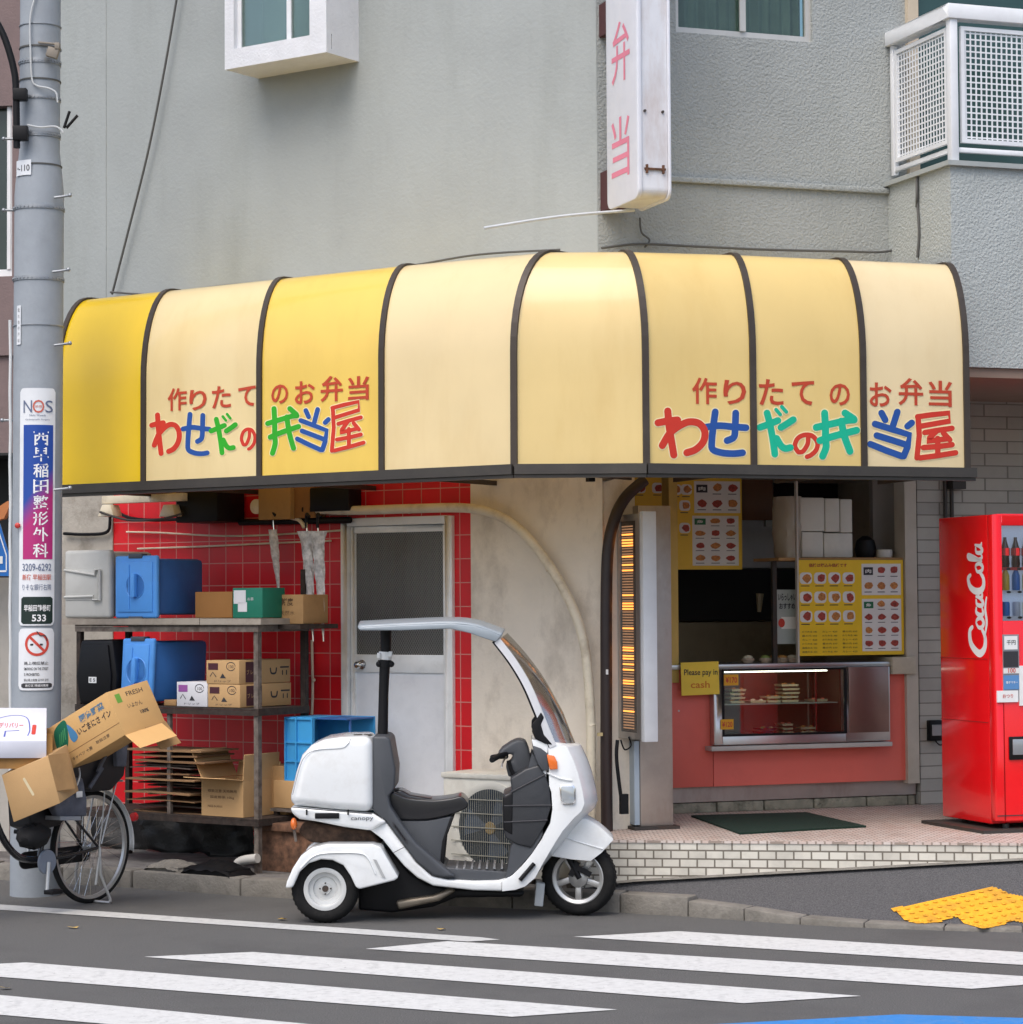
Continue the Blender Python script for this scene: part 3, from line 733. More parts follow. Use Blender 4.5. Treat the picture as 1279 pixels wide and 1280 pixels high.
# lettering -- strokes traced in a picture crop (x0,y0,zoom), laid on the flat lower face
def facepl(fr_, yo, x0, y0, zm):
    def f(lift):
        return lambda u, v: tuple(fr_.w(*((lambda q: (q[0], yo - lift, q[1]))(fr_.px(x0 + u / zm, y0 + v / zm, yo)))))
    return f
C_red = mat('letter_red', (.56, .03, .012), .5); C_blue = mat('letter_blue', (.01, .07, .30), .5); C_teal = mat('letter_teal', (.0, .42, .25), .5); C_grn = mat('letter_green', (.02, .36, .01), .5); C_sred = mat('letter_brick_red', (.48, .05, .015), .5)
C_halo = mat('letter_halo', (.86, .72, .4), .5)
right_glyphs = {
 'わ': (0, 26, [[(152, 205), (157, 260), (165, 310), (173, 358)], [(118, 246), (150, 240), (186, 236)], [(184, 240), (170, 265), (150, 295), (133, 325)], [(160, 280), (190, 258), (225, 243), (260, 248), (280, 275), (276, 310), (250, 338), (218, 350)]]),
 'せ': (1, 25, [[(278, 262), (330, 256), (380, 260), (424, 263)], [(317, 208), (310, 260), (305, 310), (308, 338), (340, 350), (380, 353), (412, 350)], [(388, 212), (386, 260), (382, 295), (358, 308)]]),
 'だ': (2, 25, [[(472, 262), (505, 250), (535, 238)], [(497, 212), (508, 255), (518, 310), (524, 355)], [(548, 190), (564, 208)], [(528, 200), (543, 217)], [(530, 300), (545, 325), (560, 335), (578, 332)], [(545, 262), (565, 250), (588, 235)]]),
 'の': (0, 17, [[(640, 296), (638, 320), (622, 345), (606, 348)], [(604, 346), (594, 325), (604, 300), (628, 288), (655, 292), (672, 315), (668, 340), (650, 358), (636, 364)]]),
 '弁': (2, 26, [[(668, 262), (720, 250), (775, 238), (800, 236)], [(798, 232), (768, 212)], [(697, 212), (700, 260), (700, 300), (702, 330), (690, 362)], [(680, 308), (730, 292), (808, 272)], [(755, 240), (765, 290), (785, 345)]]),
 '当': (1, 24, [[(895, 212), (908, 236)], [(950, 208), (935, 255)], [(985, 258), (1000, 246)], [(872, 250), (930, 268), (992, 288), (985, 330), (972, 362)], [(878, 290), (930, 306), (980, 322)], [(856, 320), (910, 342), (965, 362)]]),
 '屋': (0, 20, [[(1020, 225), (1070, 218), (1130, 212), (1132, 240), (1030, 258)], [(1022, 225), (1026, 290), (1018, 368)], [(1045, 280), (1090, 272), (1140, 265)], [(1085, 276), (1060, 300), (1052, 310), (1120, 302)], [(1110, 282), (1132, 305)], [(1040, 332), (1095, 328), (1140, 322)], [(1090, 300), (1090, 355)], [(1028, 368), (1090, 360), (1152, 350)]])}
mats_let = [C_red, C_blue, C_teal]
for rep in range(2):
    pass
def smooth_stroke(pts, ch):
    if ch in 'わのせだ弁' and len(pts) > 2: return [tuple(p) for p in cat([(x, y, 0) for x, y in pts], 5)]
    return [(x, y, 0) for x, y in pts] if ch in '当屋' else [tuple(p) for p in cat([(x, y, 0) for x, y in pts], 3)]
plR = facepl(R, -offR, 780, 440, 2.7804)
def put_glyph(gl, ch, mi, wd, strokes, plf, root, mset, tr=lambda x, y: (x, y), ws=1):
    for k, st in enumerate(strokes):
        pts = smooth_stroke(st, ch); pts = [tr(p[0], p[1]) for p in pts]
        pl = plf(.0024 + .0003 * k + .00012 * mi); hp = plf(.0010 + .0001 * k + .00002 * mi); wd_ = wd * (.5 if (ch == 'だ' and len(st) == 2) else .95)
        gl.mi = mset[mi]; gl.stroke([(x, y, 0) for x, y in pts], wd_ * ws, pl)
        gl.mi = 3; gl.stroke([(x, y, 0) for x, y in pts], (wd_ + 8) * ws, hp)
gl = MB()
for ch, (mi, wd, sts) in right_glyphs.items(): put_glyph(gl, ch, mi, wd, sts, plR, aw, [0, 1, 2])
gl.build('lettering', [C_red, C_blue, C_teal, C_halo], aw)
# left copy: each glyph mapped from its own box to the box seen on the left
plL = facepl(L, -offL, 160, 440, 3.7618)
left_box = {'わ': (105, 288, 250, 485, 0), 'せ': (252, 285, 392, 486, 0), 'だ': (384, 284, 515, 482, 0), 'の': (527, 355, 606, 464, 0), '弁': (650, 258, 812, 484, 0), '当': (790, 262, 952, 468, 0), '屋': (952, 230, 1118, 466, -.05)}
gl = MB()
for ch, (mi, wd, sts) in right_glyphs.items():
    xs_ = [p[0] for s_ in sts for p in s_]; ys_ = [p[1] for s_ in sts for p in s_]; X0, X1, Y0, Y1 = min(xs_), max(xs_), min(ys_), max(ys_)
    a, b_, c, d_, sh = left_box[ch]; a += 8; c -= 8; b_ += 8; d_ -= 8
    if ch == 'だ': sts = [[(a_, bb) for a_, bb in s_] for s_ in sts]
    tr = lambda x, y: (a + (x - X0) / (X1 - X0) * (c - a), b_ + (y - Y0) / (Y1 - Y0) * (d_ - b_) + (sh * (x - (X0 + X1) / 2)) * 2)
    put_glyph(gl, ch, mi, wd * .98, sts, plL, aw, [0, 1, 2], tr)
gl.build('lettering', [C_red, C_blue, C_grn, C_halo], aw)
sm = MB()
for ch, cx_, cy_, h_ in [('作', 280, 135, 92), ('り', 385, 140, 85), ('た', 512, 140, 92), ('て', 622, 142, 86), ('の', 750, 148, 78), ('お', 892, 148, 86), ('弁', 997, 138, 98), ('当', 1100, 145, 94)]:
    q = R.px(780 + cx_ / 2.7804, 440 + cy_ / 2.7804, -offR); u = h_ / 2.7804 / FPX * 13.7
    sm.text(ch, lambda a, c: tuple(R.w(q[0] + a, -offR - .002, q[1] + c)), w=u * 1.02, h=u * 1.0, bold=.018)
sm.build('lettering', C_sred, aw)
sm = MB()
for ch, cx_, cy_, h_ in [('作', 232, 222, 112), ('り', 330, 225, 100), ('た', 440, 212, 108), ('て', 560, 208, 98), ('の', 714, 198, 92), ('お', 832, 190, 108), ('弁', 958, 172, 120), ('当', 1085, 170, 112)]:
    q = L.px(160 + cx_ / 3.7618, 440 + cy_ / 3.7618, -offL); u = h_ / 3.7618 / FPX * 14.4
    sm.text(ch, lambda a, c: tuple(L.w(q[0] + a, -offL - .002, q[1] + c - a * .0)), w=u * 1.12, h=u, bold=.018)
sm.build('lettering', C_sred, aw)
# dark weather strip between awning top and wall
# ================================================================== PROJECTING SIGN
sg = R.px(798, 247, -.66)
bs = thing('projecting_sign', 'tall white blade sign with faded pink kanji and rusty foot', 'sign', R, (sg[0], -.1, sg[1]))
z0 = sg[1]; sx0, sx1 = sg[0], R.px(840, 242, -.66)[0]; sy0_, sy1_ = -.66, -.16
M_sign = mat('sign_white', (.74, .75, .80), .35, coat=.3, dirt=.12, dcol=(.5, .45, .4), dscale=3)
# body with rounded bottom corners (outline in y,z) extruded along x
def rr_poly(a0, a1, b0, b1, r, n=6):
    P_ = []
    for cx_, cy_, st in ((a1 - r, b0 + r, -pi / 2), (a1 - r, b1 - r, 0), (a0 + r, b1 - r, pi / 2), (a0 + r, b0 + r, pi)):
        for k in range(n + 1): t = st + pi / 2 * k / n; P_.append((cx_ + r * cos(t), cy_ + r * sin(t)))
    return P_
def slab_x(b, poly, x0, x1):
    A = [b.V((x0, p[0], p[1])) for p in poly]; B_ = [b.V((x1, p[0], p[1])) for p in poly]; n = len(poly)
    b.face(A[::-1]); b.face(B_)
    for i in range(n): b.face([A[i], A[(i + 1) % n], B_[(i + 1) % n], B_[i]])
zT = z0 + 2.6
b = MB(); slab_x(b, rr_poly(sy0_ + .015, sy1_, z0 + .015, zT, .05), sx0 + .03, sx1 - .02)
M_rustw = mat('rust_streaked_white', (.70, .71, .74), .45, dirt=.35, dcol=(.3, .14, .05), dscale=5, streak=.3)
b.build('body', M_rustw, bs)
b = MB(); slab_x(b, rr_poly(sy0_, sy1_, z0, zT, .06), sx0, sx0 + .028); b.build('face_panel', M_sign, bs, bevel=.006)
b = MB(); slab_x(b, rr_poly(sy0_, sy1_, z0, zT, .06), sx1 - .018, sx1); b.build('face_panel', M_sign, bs, bevel=.006)
C_pink = mat('faded_pink', (.72, .22, .30), .6)
b = MB()
for ch, yy_ in (('弁', 64), ('当', 184)):
    q = R.sx(776, yy_, sx0)
    def pl_(u, v): return (sx0 - .002, q[0] - u, q[1] + v)
    b.text(ch, pl_, w=.29, h=.37, bold=.004)
q0 = R.sx(776, -60, sx0)
b.text('お', lambda u, v: (sx0 - .002, q0[0] - u, q0[1] + v), w=.29, h=.37)
b.build('lettering', C_pink, bs)
q = R.px(822, 211, -.66)
b = MB(); b.box(sx0 + .045, sx1 - .035, sy0_ + .003, sy0_ + .014, q[1] - .006, q[1] + .006)
for x_ in (sx0 + .06, sx1 - .05): b.box(x_ - .006, x_ + .006, sy0_ + .0, sy0_ + .0142, q[1] - .025, q[1] + .025)
M_rust = mat('rust', (.12, .055, .03), .9, var=.4, vscale=30)
b.build('rusty_bracket', M_rust, bs)
b = MB(); b.cyl((sx0 + .05, sy0_ + .003, z0 + .52), (sx0 + .05, sy0_ + .016, z0 + .52), .008); b.cyl((sx1 - .05, sy0_ + .003, z0 + .52), (sx1 - .05, sy0_ + .016, z0 + .52), .008); b.build('screw', M_dmetal, bs)
b = MB(); b.box(sx0 + .02, sx0 + .12, -.17, .03, z0 + .02, z0 + .26); b.box(sx0 + .02, sx0 + .12, -.17, .03, z0 + 1.1, z0 + 1.3); b.build('wall_bracket', mat('oxide_red', (.07, .02, .02), .7), bs)
# thin bar at its foot
a = WF.p3(605, 285, 13.95); c = R.w(sx0 + .1, -.35, z0 - .02)
b = MB(); b.tube(cat([a, Vector(a).lerp(c, .5) + Vector((0, 0, .015)), c], 8), .009, 8)
tag(b.build('metal_bar', mat('pale_bar', (.55, .58, .6), .5), fr=WF, smooth=True), 'thin pale metal bar jutting left from the foot of the projecting sign', 'bar')

# ================================================================== CABLES
def cable(name, pts, r, label, m=M_black, fr_=WF, seg=6, n=8):
    b = MB(); b.tube(cat(pts, n), r, seg); return tag(b.build(name, m, fr=fr_, smooth=True), label, 'cable')
M_cab = mat('cable_grey', (.09, .09, .085), .7)
cable('cable', [L.w(*L.p3(px, py, -.05)) for px, py in [(224, -20), (205, 90), (185, 190), (160, 290), (140, 368)]], .009, 'dark cable hanging slantwise down the grey wall to the yellow awning panel', M_cab)
cable('cable', [L.w(*L.p3(px, py, -.06)) for px, py in [(138, 365), (185, 368), (215, 365), (290, 356), (420, 346), (520, 331), (600, 318), (700, 312)]], .007, 'thin wire lying along the top edge of the awning on its left side', M_cab)
cable('cable', [R.w(*R.p3(px, py, -.04)) for px, py in [(752, 310), (800, 305), (870, 308), (960, 312), (1050, 314), (1110, 314), (1135, 300), (1144, 275)]] + [R.w(bx - .012, R.sx(1146, 255, bx - .012)[0], R.sx(1146, 255, bx - .012)[1]), R.w(bx - .012, R.sx(1146, 222, bx - .012)[0], R.sx(1146, 222, bx - .012)[1])], .008, 'thin wire running above the right side of the awning and up the balcony', M_cab)
cable('cable', [R.w(*R.p3(px, py, -.03)) for px, py in [(800, 272), (802, 290), (812, 300), (806, 309)]], .006, 'short loop of wire hanging under the projecting sign', M_cab)
cable('cable', [R.w(bx - .01, *R.sx(px, py, bx - .01)) for px, py in [(1147, 215), (1147, 250), (1149, 290), (1147, 322)]], .008, 'vertical wire on the side of the balcony base', M_cab)

# ================================================================== UTILITY POLE
PX_, PY_ = WF.gz(45, 1108, .1); PY_ += .42
POLE = Fr(PX_, PY_, 0)
def pz(py): return POLE.px(45, py, -.15)[1]
M_pole = mat('pole_concrete', (.30, .33, .36), .8, var=.08, vscale=5, bump=.15, bscale=50, dirt=.3, dcol=(.2, .22, .23), dscale=6)
pole = thing('utility_pole', 'grey utility pole with banded clamps and step bolts at the left', 'utility pole', POLE, (0, 0, 0))
cxp = POLE.px(46, 500, 0)[0]; r1 = .152; r2 = .125
cx_b = POLE.px(45, 900, 0)[0]; cx_t = POLE.px(50, 100, 0)[0]
def pcx(z): return cx_b + (cx_t - cx_b) * (z - pz(900)) / (pz(100) - pz(900))
def pole_r(z):
    za, zb_ = pz(235), pz(185)
    return r1 if z < za else (r2 if z > zb_ else r1 + (r2 - r1) * (z - za) / (zb_ - za))
b = MB()
zs = [0, .5, 1, 1.5, 2, 2.5, pz(300), pz(240), pz(225), pz(210), pz(195), pz(185), pz(100), pz(0), 8.5]
rings = []
b.bm.verts.ensure_lookup_table()
sg_ = 40
R_ = [[b.V((pcx(z) + pole_r(z) * cos(2 * pi * k / sg_), pole_r(z) * sin(2 * pi * k / sg_), z)) for k in range(sg_)] for z in zs]
for A, B_ in zip(R_, R_[1:]):
    for k in range(sg_): b.face([A[k], A[(k + 1) % sg_], B_[(k + 1) % sg_], B_[k]])
b.build('shaft', M_pole, pole, smooth=True)
M_galv = mat('galvanised', (.34, .36, .38), .5, .7, dirt=.3, dcol=(.12, .1, .08))
for py, hh, mm in [(27, .006, M_galv), (55, .010, M_cab), (73, .028, M_galv), (96, .008, M_cab), (119, .02, M_galv), (165, .03, M_galv), (203, .008, M_cab), (257, .024, M_galv), (346, .026, M_galv), (405, .006, M_galv)]:
    z = pz(py); b = MB(); rr = pole_r(z) + .006
    b.lathe([(rr - .008, -hh / 2), (rr, -hh / 2), (rr, hh / 2), (rr - .008, hh / 2)], (pcx(z), 0, z), (0, 0, 1), 36, closed=True)
    if hh > .019:
        for k in range(18):
            a_ = pi + pi * (k + .5) / 18; b.rbox((pcx(z) + (rr + .001) * cos(a_), (rr + .001) * sin(a_), z), (.012, .006, .012), rz=a_ + pi / 2, ry=.8)
    b.build('band', mm, pole, smooth=True)
for px, py in [(72, 246), (70, 339), (72, 431), (72, 612)]:
    z = pz(py); b = MB(); x_ = POLE.px(px, py, -.12)[0]
    b.tube([(x_ - .02, -.12, z), (x_ + .03, -.13, z + .004), (x_ + .078, -.15, z + .008)], .008, 8); b.ball((x_ + .082, -.15, z + .009), .013)
    b.build('step_bolt', M_galv, pole, smooth=True)
for px, py in [(8, 258), (6, 523), (8, 168)]:
    z = pz(py); b = MB(); x_ = POLE.px(px, py, 0)[0]
    b.tube([(x_ - .01, -.02, z), (x_ + .1, 0, z)], .008, 8); b.ball((x_ - .012, -.02, z), .013); b.build('step_bolt', M_galv, pole, smooth=True)
# black conduit arm and clamps
b = MB(); b.tube(cat([POLE.p3(px, py, -.17) for px, py in [(-8, 20), (6, 48), (17, 85), (20, 115), (21, 185)]], 6), .021, 12); b.build('conduit', M_black, pole, smooth=True)
for y0_, y1_, xl, xr in [(110, 125, 16, 33), (157, 175, 16, 34)]:
    b = MB(); xa_, za_ = POLE.px(xl, y0_, -.19); xb_, zb_ = POLE.px(xr, y1_, -.19); b.box(xa_, xb_, -.2, -.14, zb_, za_); b.build('clamp', M_black, pole, bevel=.004)
b = MB(); b.tube(cat([POLE.p3(px, py, -.14) for px, py in [(46, -10), (38, 20), (38, 60), (40, 98), (46, 107), (60, 110), (70, 116), (72, 128)]], 6), .006, 6); b.build('wire', mat('pale_wire', (.5, .52, .52), .6), pole, smooth=True)
b = MB(); b.tube(cat([POLE.p3(px, py, -.15) for px, py in [(34, 156), (50, 159), (68, 158), (76, 162), (79, 166)]], 6), .006, 6)
b.build('wire', mat('pale_wire', (.5, .52, .52), .6), pole, smooth=True)
b = MB(); b.cyl(POLE.p3(80, 160, -.14), POLE.p3(87, 139, -.14), .009); b.cyl(POLE.p3(83, 160, -.13), POLE.p3(97, 144, -.13), .009); b.build('cable_end', M_black, pole)
b = MB(); c_ = POLE.p3(66, 66, -.15); b.rbox(c_, (.07, .04, .06), ry=.3); b.rbox((c_[0] - .03, c_[1], c_[2] + .06), (.12, .02, .012), ry=.1); b.rbox((c_[0] + .03, c_[1], c_[2] + .04), (.03, .05, .04)); b.build('cable_clamp', mat('weathered_clamp', (.25, .22, .18), .7, .3), pole, bevel=.003)
# plates and ad panels wrapped round the pole
def wrapper(z0_, rad, ang0):
    def f(lift):
        def g(u, v):
            z = z0_ + v; a_ = ang0 + u / rad
            return (pcx(z) + (rad + lift) * sin(a_), -(rad + lift) * cos(a_), z)
        return g
    return f
def wsheet(b, pl, u0, u1, v0, v1, rad=.02, nu=16, lift=0):
    f = pl(lift); P_ = rr_poly(u0, u1, v0, v1, rad, 4) if rad else None
    # scanline grid clipped to rounded rect
    rows = []
    for i in range(nu + 1):
        u = u0 + (u1 - u0) * i / nu; e = min(u - u0, u1 - u); dz = 0
        if rad and e < rad: dz = rad - sqrt(max(0, rad * rad - (rad - e) ** 2))
        rows.append([f(u, v0 + dz), f(u, v1 - dz)])
    b.sheet([list(r) for r in zip(*rows)])
zs0, zs1 = pz(861), pz(485)      # whole ad strip
zsm = pz(784)
ZA, ZC = pz(782), pz(485)
WR = wrapper(0, .158, 0)
uL, uR = -.55 * .158, .93 * .158
ad = thing('advertising_panel', 'tall white clinic advertisement with blue and magenta strip wrapped on the pole', 'sign', POLE, (0, -.158, ZA))
M_adw = mat('enamel_white', (.72, .74, .76), .35, dirt=.1, dcol=(.4, .4, .38), coat=.2)
b = MB(); wsheet(b, WR, uL, uR, ZA, ZC, .025, 20); b.build('panel', M_adw, ad, smooth=True)
m = mat('blue_magenta_print', (.01, .07, .36), .4); n_, l_ = nodes_of(m); p_ = n_['Principled BSDF']
tc = n_.new('ShaderNodeTexCoord'); sp = n_.new('ShaderNodeSeparateXYZ'); l_.new(tc.outputs['Object'], sp.inputs[0])
ma = n_.new('ShaderNodeMath'); ma.operation = 'MULTIPLY_ADD'; ma.inputs[1].default_value = 1.3; l_.new(sp.outputs[0], ma.inputs[0]); 
mb_ = n_.new('ShaderNodeMath'); mb_.operation = 'SUBTRACT'; l_.new(ma.outputs[0], mb_.inputs[0]); l_.new(sp.outputs[2], mb_.inputs[1])
mr = n_.new('ShaderNodeMapRange'); mr.inputs[1].default_value = -.42; mr.inputs[2].default_value = -.25; l_.new(mb_.outputs[0], mr.inputs[0])
mx = n_.new('ShaderNodeMix'); mx.data_type = 'RGBA'; mx.inputs[6].default_value = (.01, .06, .32, 1); mx.inputs[7].default_value = (.42, .02, .16, 1); l_.new(mr.outputs[0], mx.inputs[0]); l_.new(mx.outputs[2], p_.inputs['Base Color'])
us0, us1 = -.37 * .158, .82 * .158
b = MB(); wsheet(b, WR, us0, us1, pz(699), pz(531), 0, 14, .0015); b.build('colour_strip', m, ad, smooth=True)
b = MB(); ff = WR(.003)
for i, ch in enumerate('西早稲田整形外科'):
    zc = pz(548 + i * 20.0)
    b.text(ch, lambda u, v: ff(u + .052, zc + v), w=.092, h=.086, bold=.012)
b.build('lettering', mat('white_letter', (.8, .8, .8), .5), ad)
b = MB()
zc = pz(508); b.text('N', lambda u, v: ff(u - .032, zc + v), w=.055, h=.075); b.text('S', lambda u, v: ff(u + .10, zc + v), w=.05, h=.075)
zc2 = pz(519); b.text('Nishi Waseda', lambda u, v: ff(u + .03, zc2 + v), w=.10, h=.012); zc3 = pz(524.5); b.text('Orthopaedic Surgery', lambda u, v: ff(u + .03, zc3 + v), w=.15, h=.012)
zc4 = pz(709); b.text('3209-6292', lambda u, v: ff(u + .03, zc4 + v), w=.18, h=.045, bold=.01)
zc5 = pz(734); b.text('りそな銀行右隣', lambda u, v: ff(u + .03, zc5 + v), w=.18, h=.038)
b.build('lettering', mat('grey_blue_print', (.12, .15, .24), .5), ad)
b = MB(); zc = pz(508); b.text('O', lambda u, v: ff(u + .034, zc + v), w=.07, h=.08); b.text('新宿', lambda u, v: ff(u + .034, zc + v), w=.04, h=.016)
zc6 = pz(721.5); b.text('新宿 早稲田駅', lambda u, v: ff(u + .03, zc6 + v), w=.18, h=.036, bold=.01); b.build('lettering', mat('pale_red_print', (.55, .12, .08), .5), ad)
b = MB(); wsheet(b, WR, -.43 * .158, .84 * .158, pz(780), pz(746), .012, 14, .0015); b.build('address_plate', mat('dark_green_plate', (.006, .02, .015), .4), ad, smooth=True)
b = MB(); zc7 = pz(760); b.text('早稲田鶴巻町', lambda u, v: ff(u + .035, zc7 + v), w=.165, h=.04, bold=.015); zc8 = pz(772.5); b.text('533', lambda u, v: ff(u + .045, zc8 + v), w=.085, h=.042, bold=.02); b.build('lettering', mat('white_letter', (.8, .8, .8), .5), ad)
# no smoking panel
ZA2, ZC2 = pz(863), pz(785.5)
ns = thing('no_smoking_panel', 'white no smoking notice with red circle wrapped low on the pole', 'sign', POLE, (0, -.158, ZA2))
b = MB(); wsheet(b, WR, uL, uR, ZA2, ZC2, .03, 20); b.build('panel', M_adw, ns, smooth=True)
C0 = (.034, pz(805)); rr = .066
b = MB(); f1 = WR(.002)
b.stroke([(C0[0] + rr * cos(t * pi / 14), C0[1] + rr * sin(t * pi / 14), 0) for t in range(-15, 14)], .016, f1)
f2 = WR(.003); b.stroke([(C0[0] - .045, C0[1] + .045, 0), (C0[0], C0[1], 0), (C0[0] + .045, C0[1] - .045, 0)], .016, f2); b.build('red_circle', M_red, ns)
b = MB(); f3 = WR(.0022); b.stroke([(C0[0] - .036, C0[1] - .004, 0), (C0[0] + .03, C0[1] - .004, 0)], .012, f3)
b.stroke([tuple(p) for p in cat([(C0[0] + .0, C0[1] + .075, 0), (C0[0] + .02, C0[1] + .05, 0), (C0[0] + .05, C0[1] + .05, 0), (C0[0] + .06, C0[1] + .02, 0)], 5)], .006, WR(.0036))
for k, (tx, hh) in enumerate([('路上喫煙禁止', .02), ('SMOKING ON THE STREET', .017), ('IS PROHIBITED.', .017), ('禁止路上吸烟 길거리 금연', .016)]):
    zc = pz(829 + k * 7.0); wd_ = .15 if k != 2 else .095
    b.text(tx, lambda u, v: f2(u + (.03 if k != 2 else .004), zc + v), w=wd_, h=hh, bold=.01)
wsheet(b, WR, -.4 * .158, .83 * .158, pz(860), pz(854), .006, 14, .0018); b.build('lettering', M_ink, ns)
b = MB(); zc = pz(857); b.text('新宿区 環境対策課', lambda u, v: f2(u + .035, zc + v), w=.14, h=.015, bold=.01); b.build('lettering', mat('white_letter', (.8, .8, .8), .5), ns)
# small plates
b = MB(); f = wrapper(0, .149, 0); u0_ = -1.0 * .149; wsheet(b, f, u0_, -.15 * .149, pz(218), pz(199), 0, 8, .001); 
o1 = b.build('panel', M_adw, fr=POLE, smooth=True); o1.name = 'number_plate'; tag(o1, 'small white plate reading 110 on the upper grey pole', 'number plate')
REG[o1.name] = REG.get(o1.name, (POLE, REG['panel'][1])) if 'panel' in REG else None
REG['number_plate'] = [v for k, v in REG.items() if k.startswith('panel')][-1]
b = MB(); zc = pz(209); f_ = f(.0022); b.text('•-110', lambda u, v: f_(u - .55 * .149, zc + v), w=.10, h=.040, bold=.01); b.build('lettering', M_ink, o1)
b = MB(); f = wrapper(0, .157, 0); wsheet(b, f, -.78 * .157, -.55 * .157, pz(430), pz(381), 0, 6, .001); o2 = b.build('sticker', M_adw, fr=POLE, smooth=True); tag(o2, 'narrow white vertical sticker with small grey characters on the pole', 'sticker')
b = MB(); f_ = f(.002)
for i, ch in enumerate('電柱番号戸塚'): zc = pz(387 + i * 7.6); b.text(ch, lambda u, v: f_(u - .665 * .157, zc + v), w=.018, h=.022)
b.build('lettering', mat('grey_print', (.3, .3, .3), .5), o2)
b = MB(); x_, z_ = POLE.px(22, 657, -.15); b.ball((x_, -.15, z_), .018, (1, .5, 1)); tag(b.build('red_cap', mat('red_cap', (.5, .04, .03), .4), fr=POLE, smooth=True), 'small red round cap fixed to the left side of the pole', 'cap')
b = MB(); b.tube([POLE.p3(12.5 + (i % 2) * .8, 400 + i * 45, -.03) for i in range(14)], .010, 8); tag(b.build('cable_guard', mat('white_tube', (.62, .64, .64), .5), fr=POLE, smooth=True), 'thin white cable guard running down the left edge of the pole', 'cable')

# ================================================================== NEIGHBOUR at the far left
NB = Fr(WF.px(0, 300, 19)[0], 19.0, radians(-10))
nb = thing('neighbour_building', 'mauve brown neighbouring building with a window seen left of the pole', 'building', NB, (0, .1, 0))
M_nb = mat('mauve_wall', (.20, .145, .14), .8, dirt=.3, dcol=(.1, .08, .08), bump=.3)
wx0, wz1_ = NB.px(-60, 135, 0); wx1, wz0_ = NB.px(15, 345, 0); _, zlow = NB.px(5, 566, 0)
b = MB(); hole_wall(b, -6, 3.0, zlow, 9, 0, [(wx0, wx1, wz0_, wz1_)], .15); b.build('wall', M_nb, nb)
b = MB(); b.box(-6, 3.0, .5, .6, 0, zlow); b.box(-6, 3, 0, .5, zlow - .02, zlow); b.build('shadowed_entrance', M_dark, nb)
w = MB(); w.box(wx0, wx1, .04, .08, wz0_, wz0_ + .06); w.box(wx1 - .05, wx1, .04, .08, wz0_ + .06, wz1_); x_ = NB.px(7, 240, 0)[0]; w.box(x_, x_ + .03, .03, .09, wz0_ + .06, wz1_); nw = w.build('window', mat('white_sash', (.75, .76, .77), .5), nb)
w = MB(); w.box(wx0, wx1 - .05, .1, .11, wz0_ + .06, wz1_); w.build('pane', mat('dark_window', (.03, .045, .04), .15), nw)
b = MB(); _, z_ = NB.px(5, 440, 0); b.box(-6, 3, -.03, 0, z_ - .03, z_ + .02); b.build('string_course', M_nb, nb)
# pale post, blue sign, orange panel at the left edge
pf = Fr(WF.px(5, 800, 16.5)[0], 16.5, 0)
b = MB(); b.box(-.3, pf.px(12, 800, 0)[0], 0, .2, 0, pf.px(5, 722, 0)[1]); tag(b.build('garden_wall', mat('pale_wall', (.5, .47, .42), .9, dirt=.3), fr=pf), 'pale rendered wall pier behind the pole at the left edge', 'wall')
bsn = thing('blue_road_sign', 'blue road sign with white mark half hidden behind the left of the pole', 'sign', pf, (-.2, -.3, 1.9))
f = lambda px, py: pf.px(px, py, -.3)
b = MB(); b.prism([f(-70, 720), f(11, 720), f(11, 692), f(0, 655), f(-30, 600), f(-70, 660)], -.3, -.285); b.build('panel', mat('sign_blue', (.01, .13, .45), .35), bsn)
b = MB(); b.stroke([(*f(-60, 714), 0), (*f(8, 714), 0)], .012, lambda u, v: (u, -.302, v), False); b.stroke([(*f(8, 713), 0), (*f(8, 694), 0), (*f(-3, 660), 0)], .008, lambda u, v: (u, -.3025, v), False); a_, c_ = f(-4, 700); b.stroke([(a_, c_, 0), (a_ + .04, c_, 0)], .05, lambda u, v: (u, -.303, v), False); b.build('white_mark', M_adw, bsn)
b = MB(); a_, c_ = f(-40, 760); b.cyl((a_, -.27, .1), (a_, -.27, c_ + .8), .03); b.build('post', M_galv, bsn)
of = lambda px, py: pf.px(px, py, .4)
b = MB(); b.prism([of(-20, 655), of(5, 648), of(13, 630), of(10, 626), of(-20, 645)], .4, .5); tag(b.build('orange_board', mat('orange_board', (.5, .18, .06), .7), fr=pf), 'orange brown board leaning in the dark gap left of the pole', 'board')
# ================================================================== RED TILE YARD: RACK AND WHAT IT CARRIES
YF = -.90; YB = YF + .46
def LP(px, py, y=YF): return L.px(px, py, y)
M_rust2 = mat('rusty_rack', (.045, .033, .027), .8, .3, var=.5, vscale=25, dirt=.8, dcol=(.06, .03, .02), dscale=9)
M_rackl = mat('worn_rack_paint', (.15, .125, .105), .75, .2, var=.5, vscale=18, dirt=1.0, dcol=(.08, .05, .035), dscale=12)
zS1 = LP(200, 781)[1]; zS2 = LP(320, 886)[1]; zS3 = LP(319, 1024)[1]
xR = LP(320, 900)[0]; xL = LP(98, 800)[0]; xM = LP(210, 950)[0]
rack = thing('metal_rack', 'rusty open metal shelving rack crowded with bins and cardboard against the red tiles', 'rack', L, ((xL + xR) / 2, YF + .23, .1))
def part(name, fn, m, root, **k):
    b = MB(); fn(b); return b.build(name, m, root, **k)
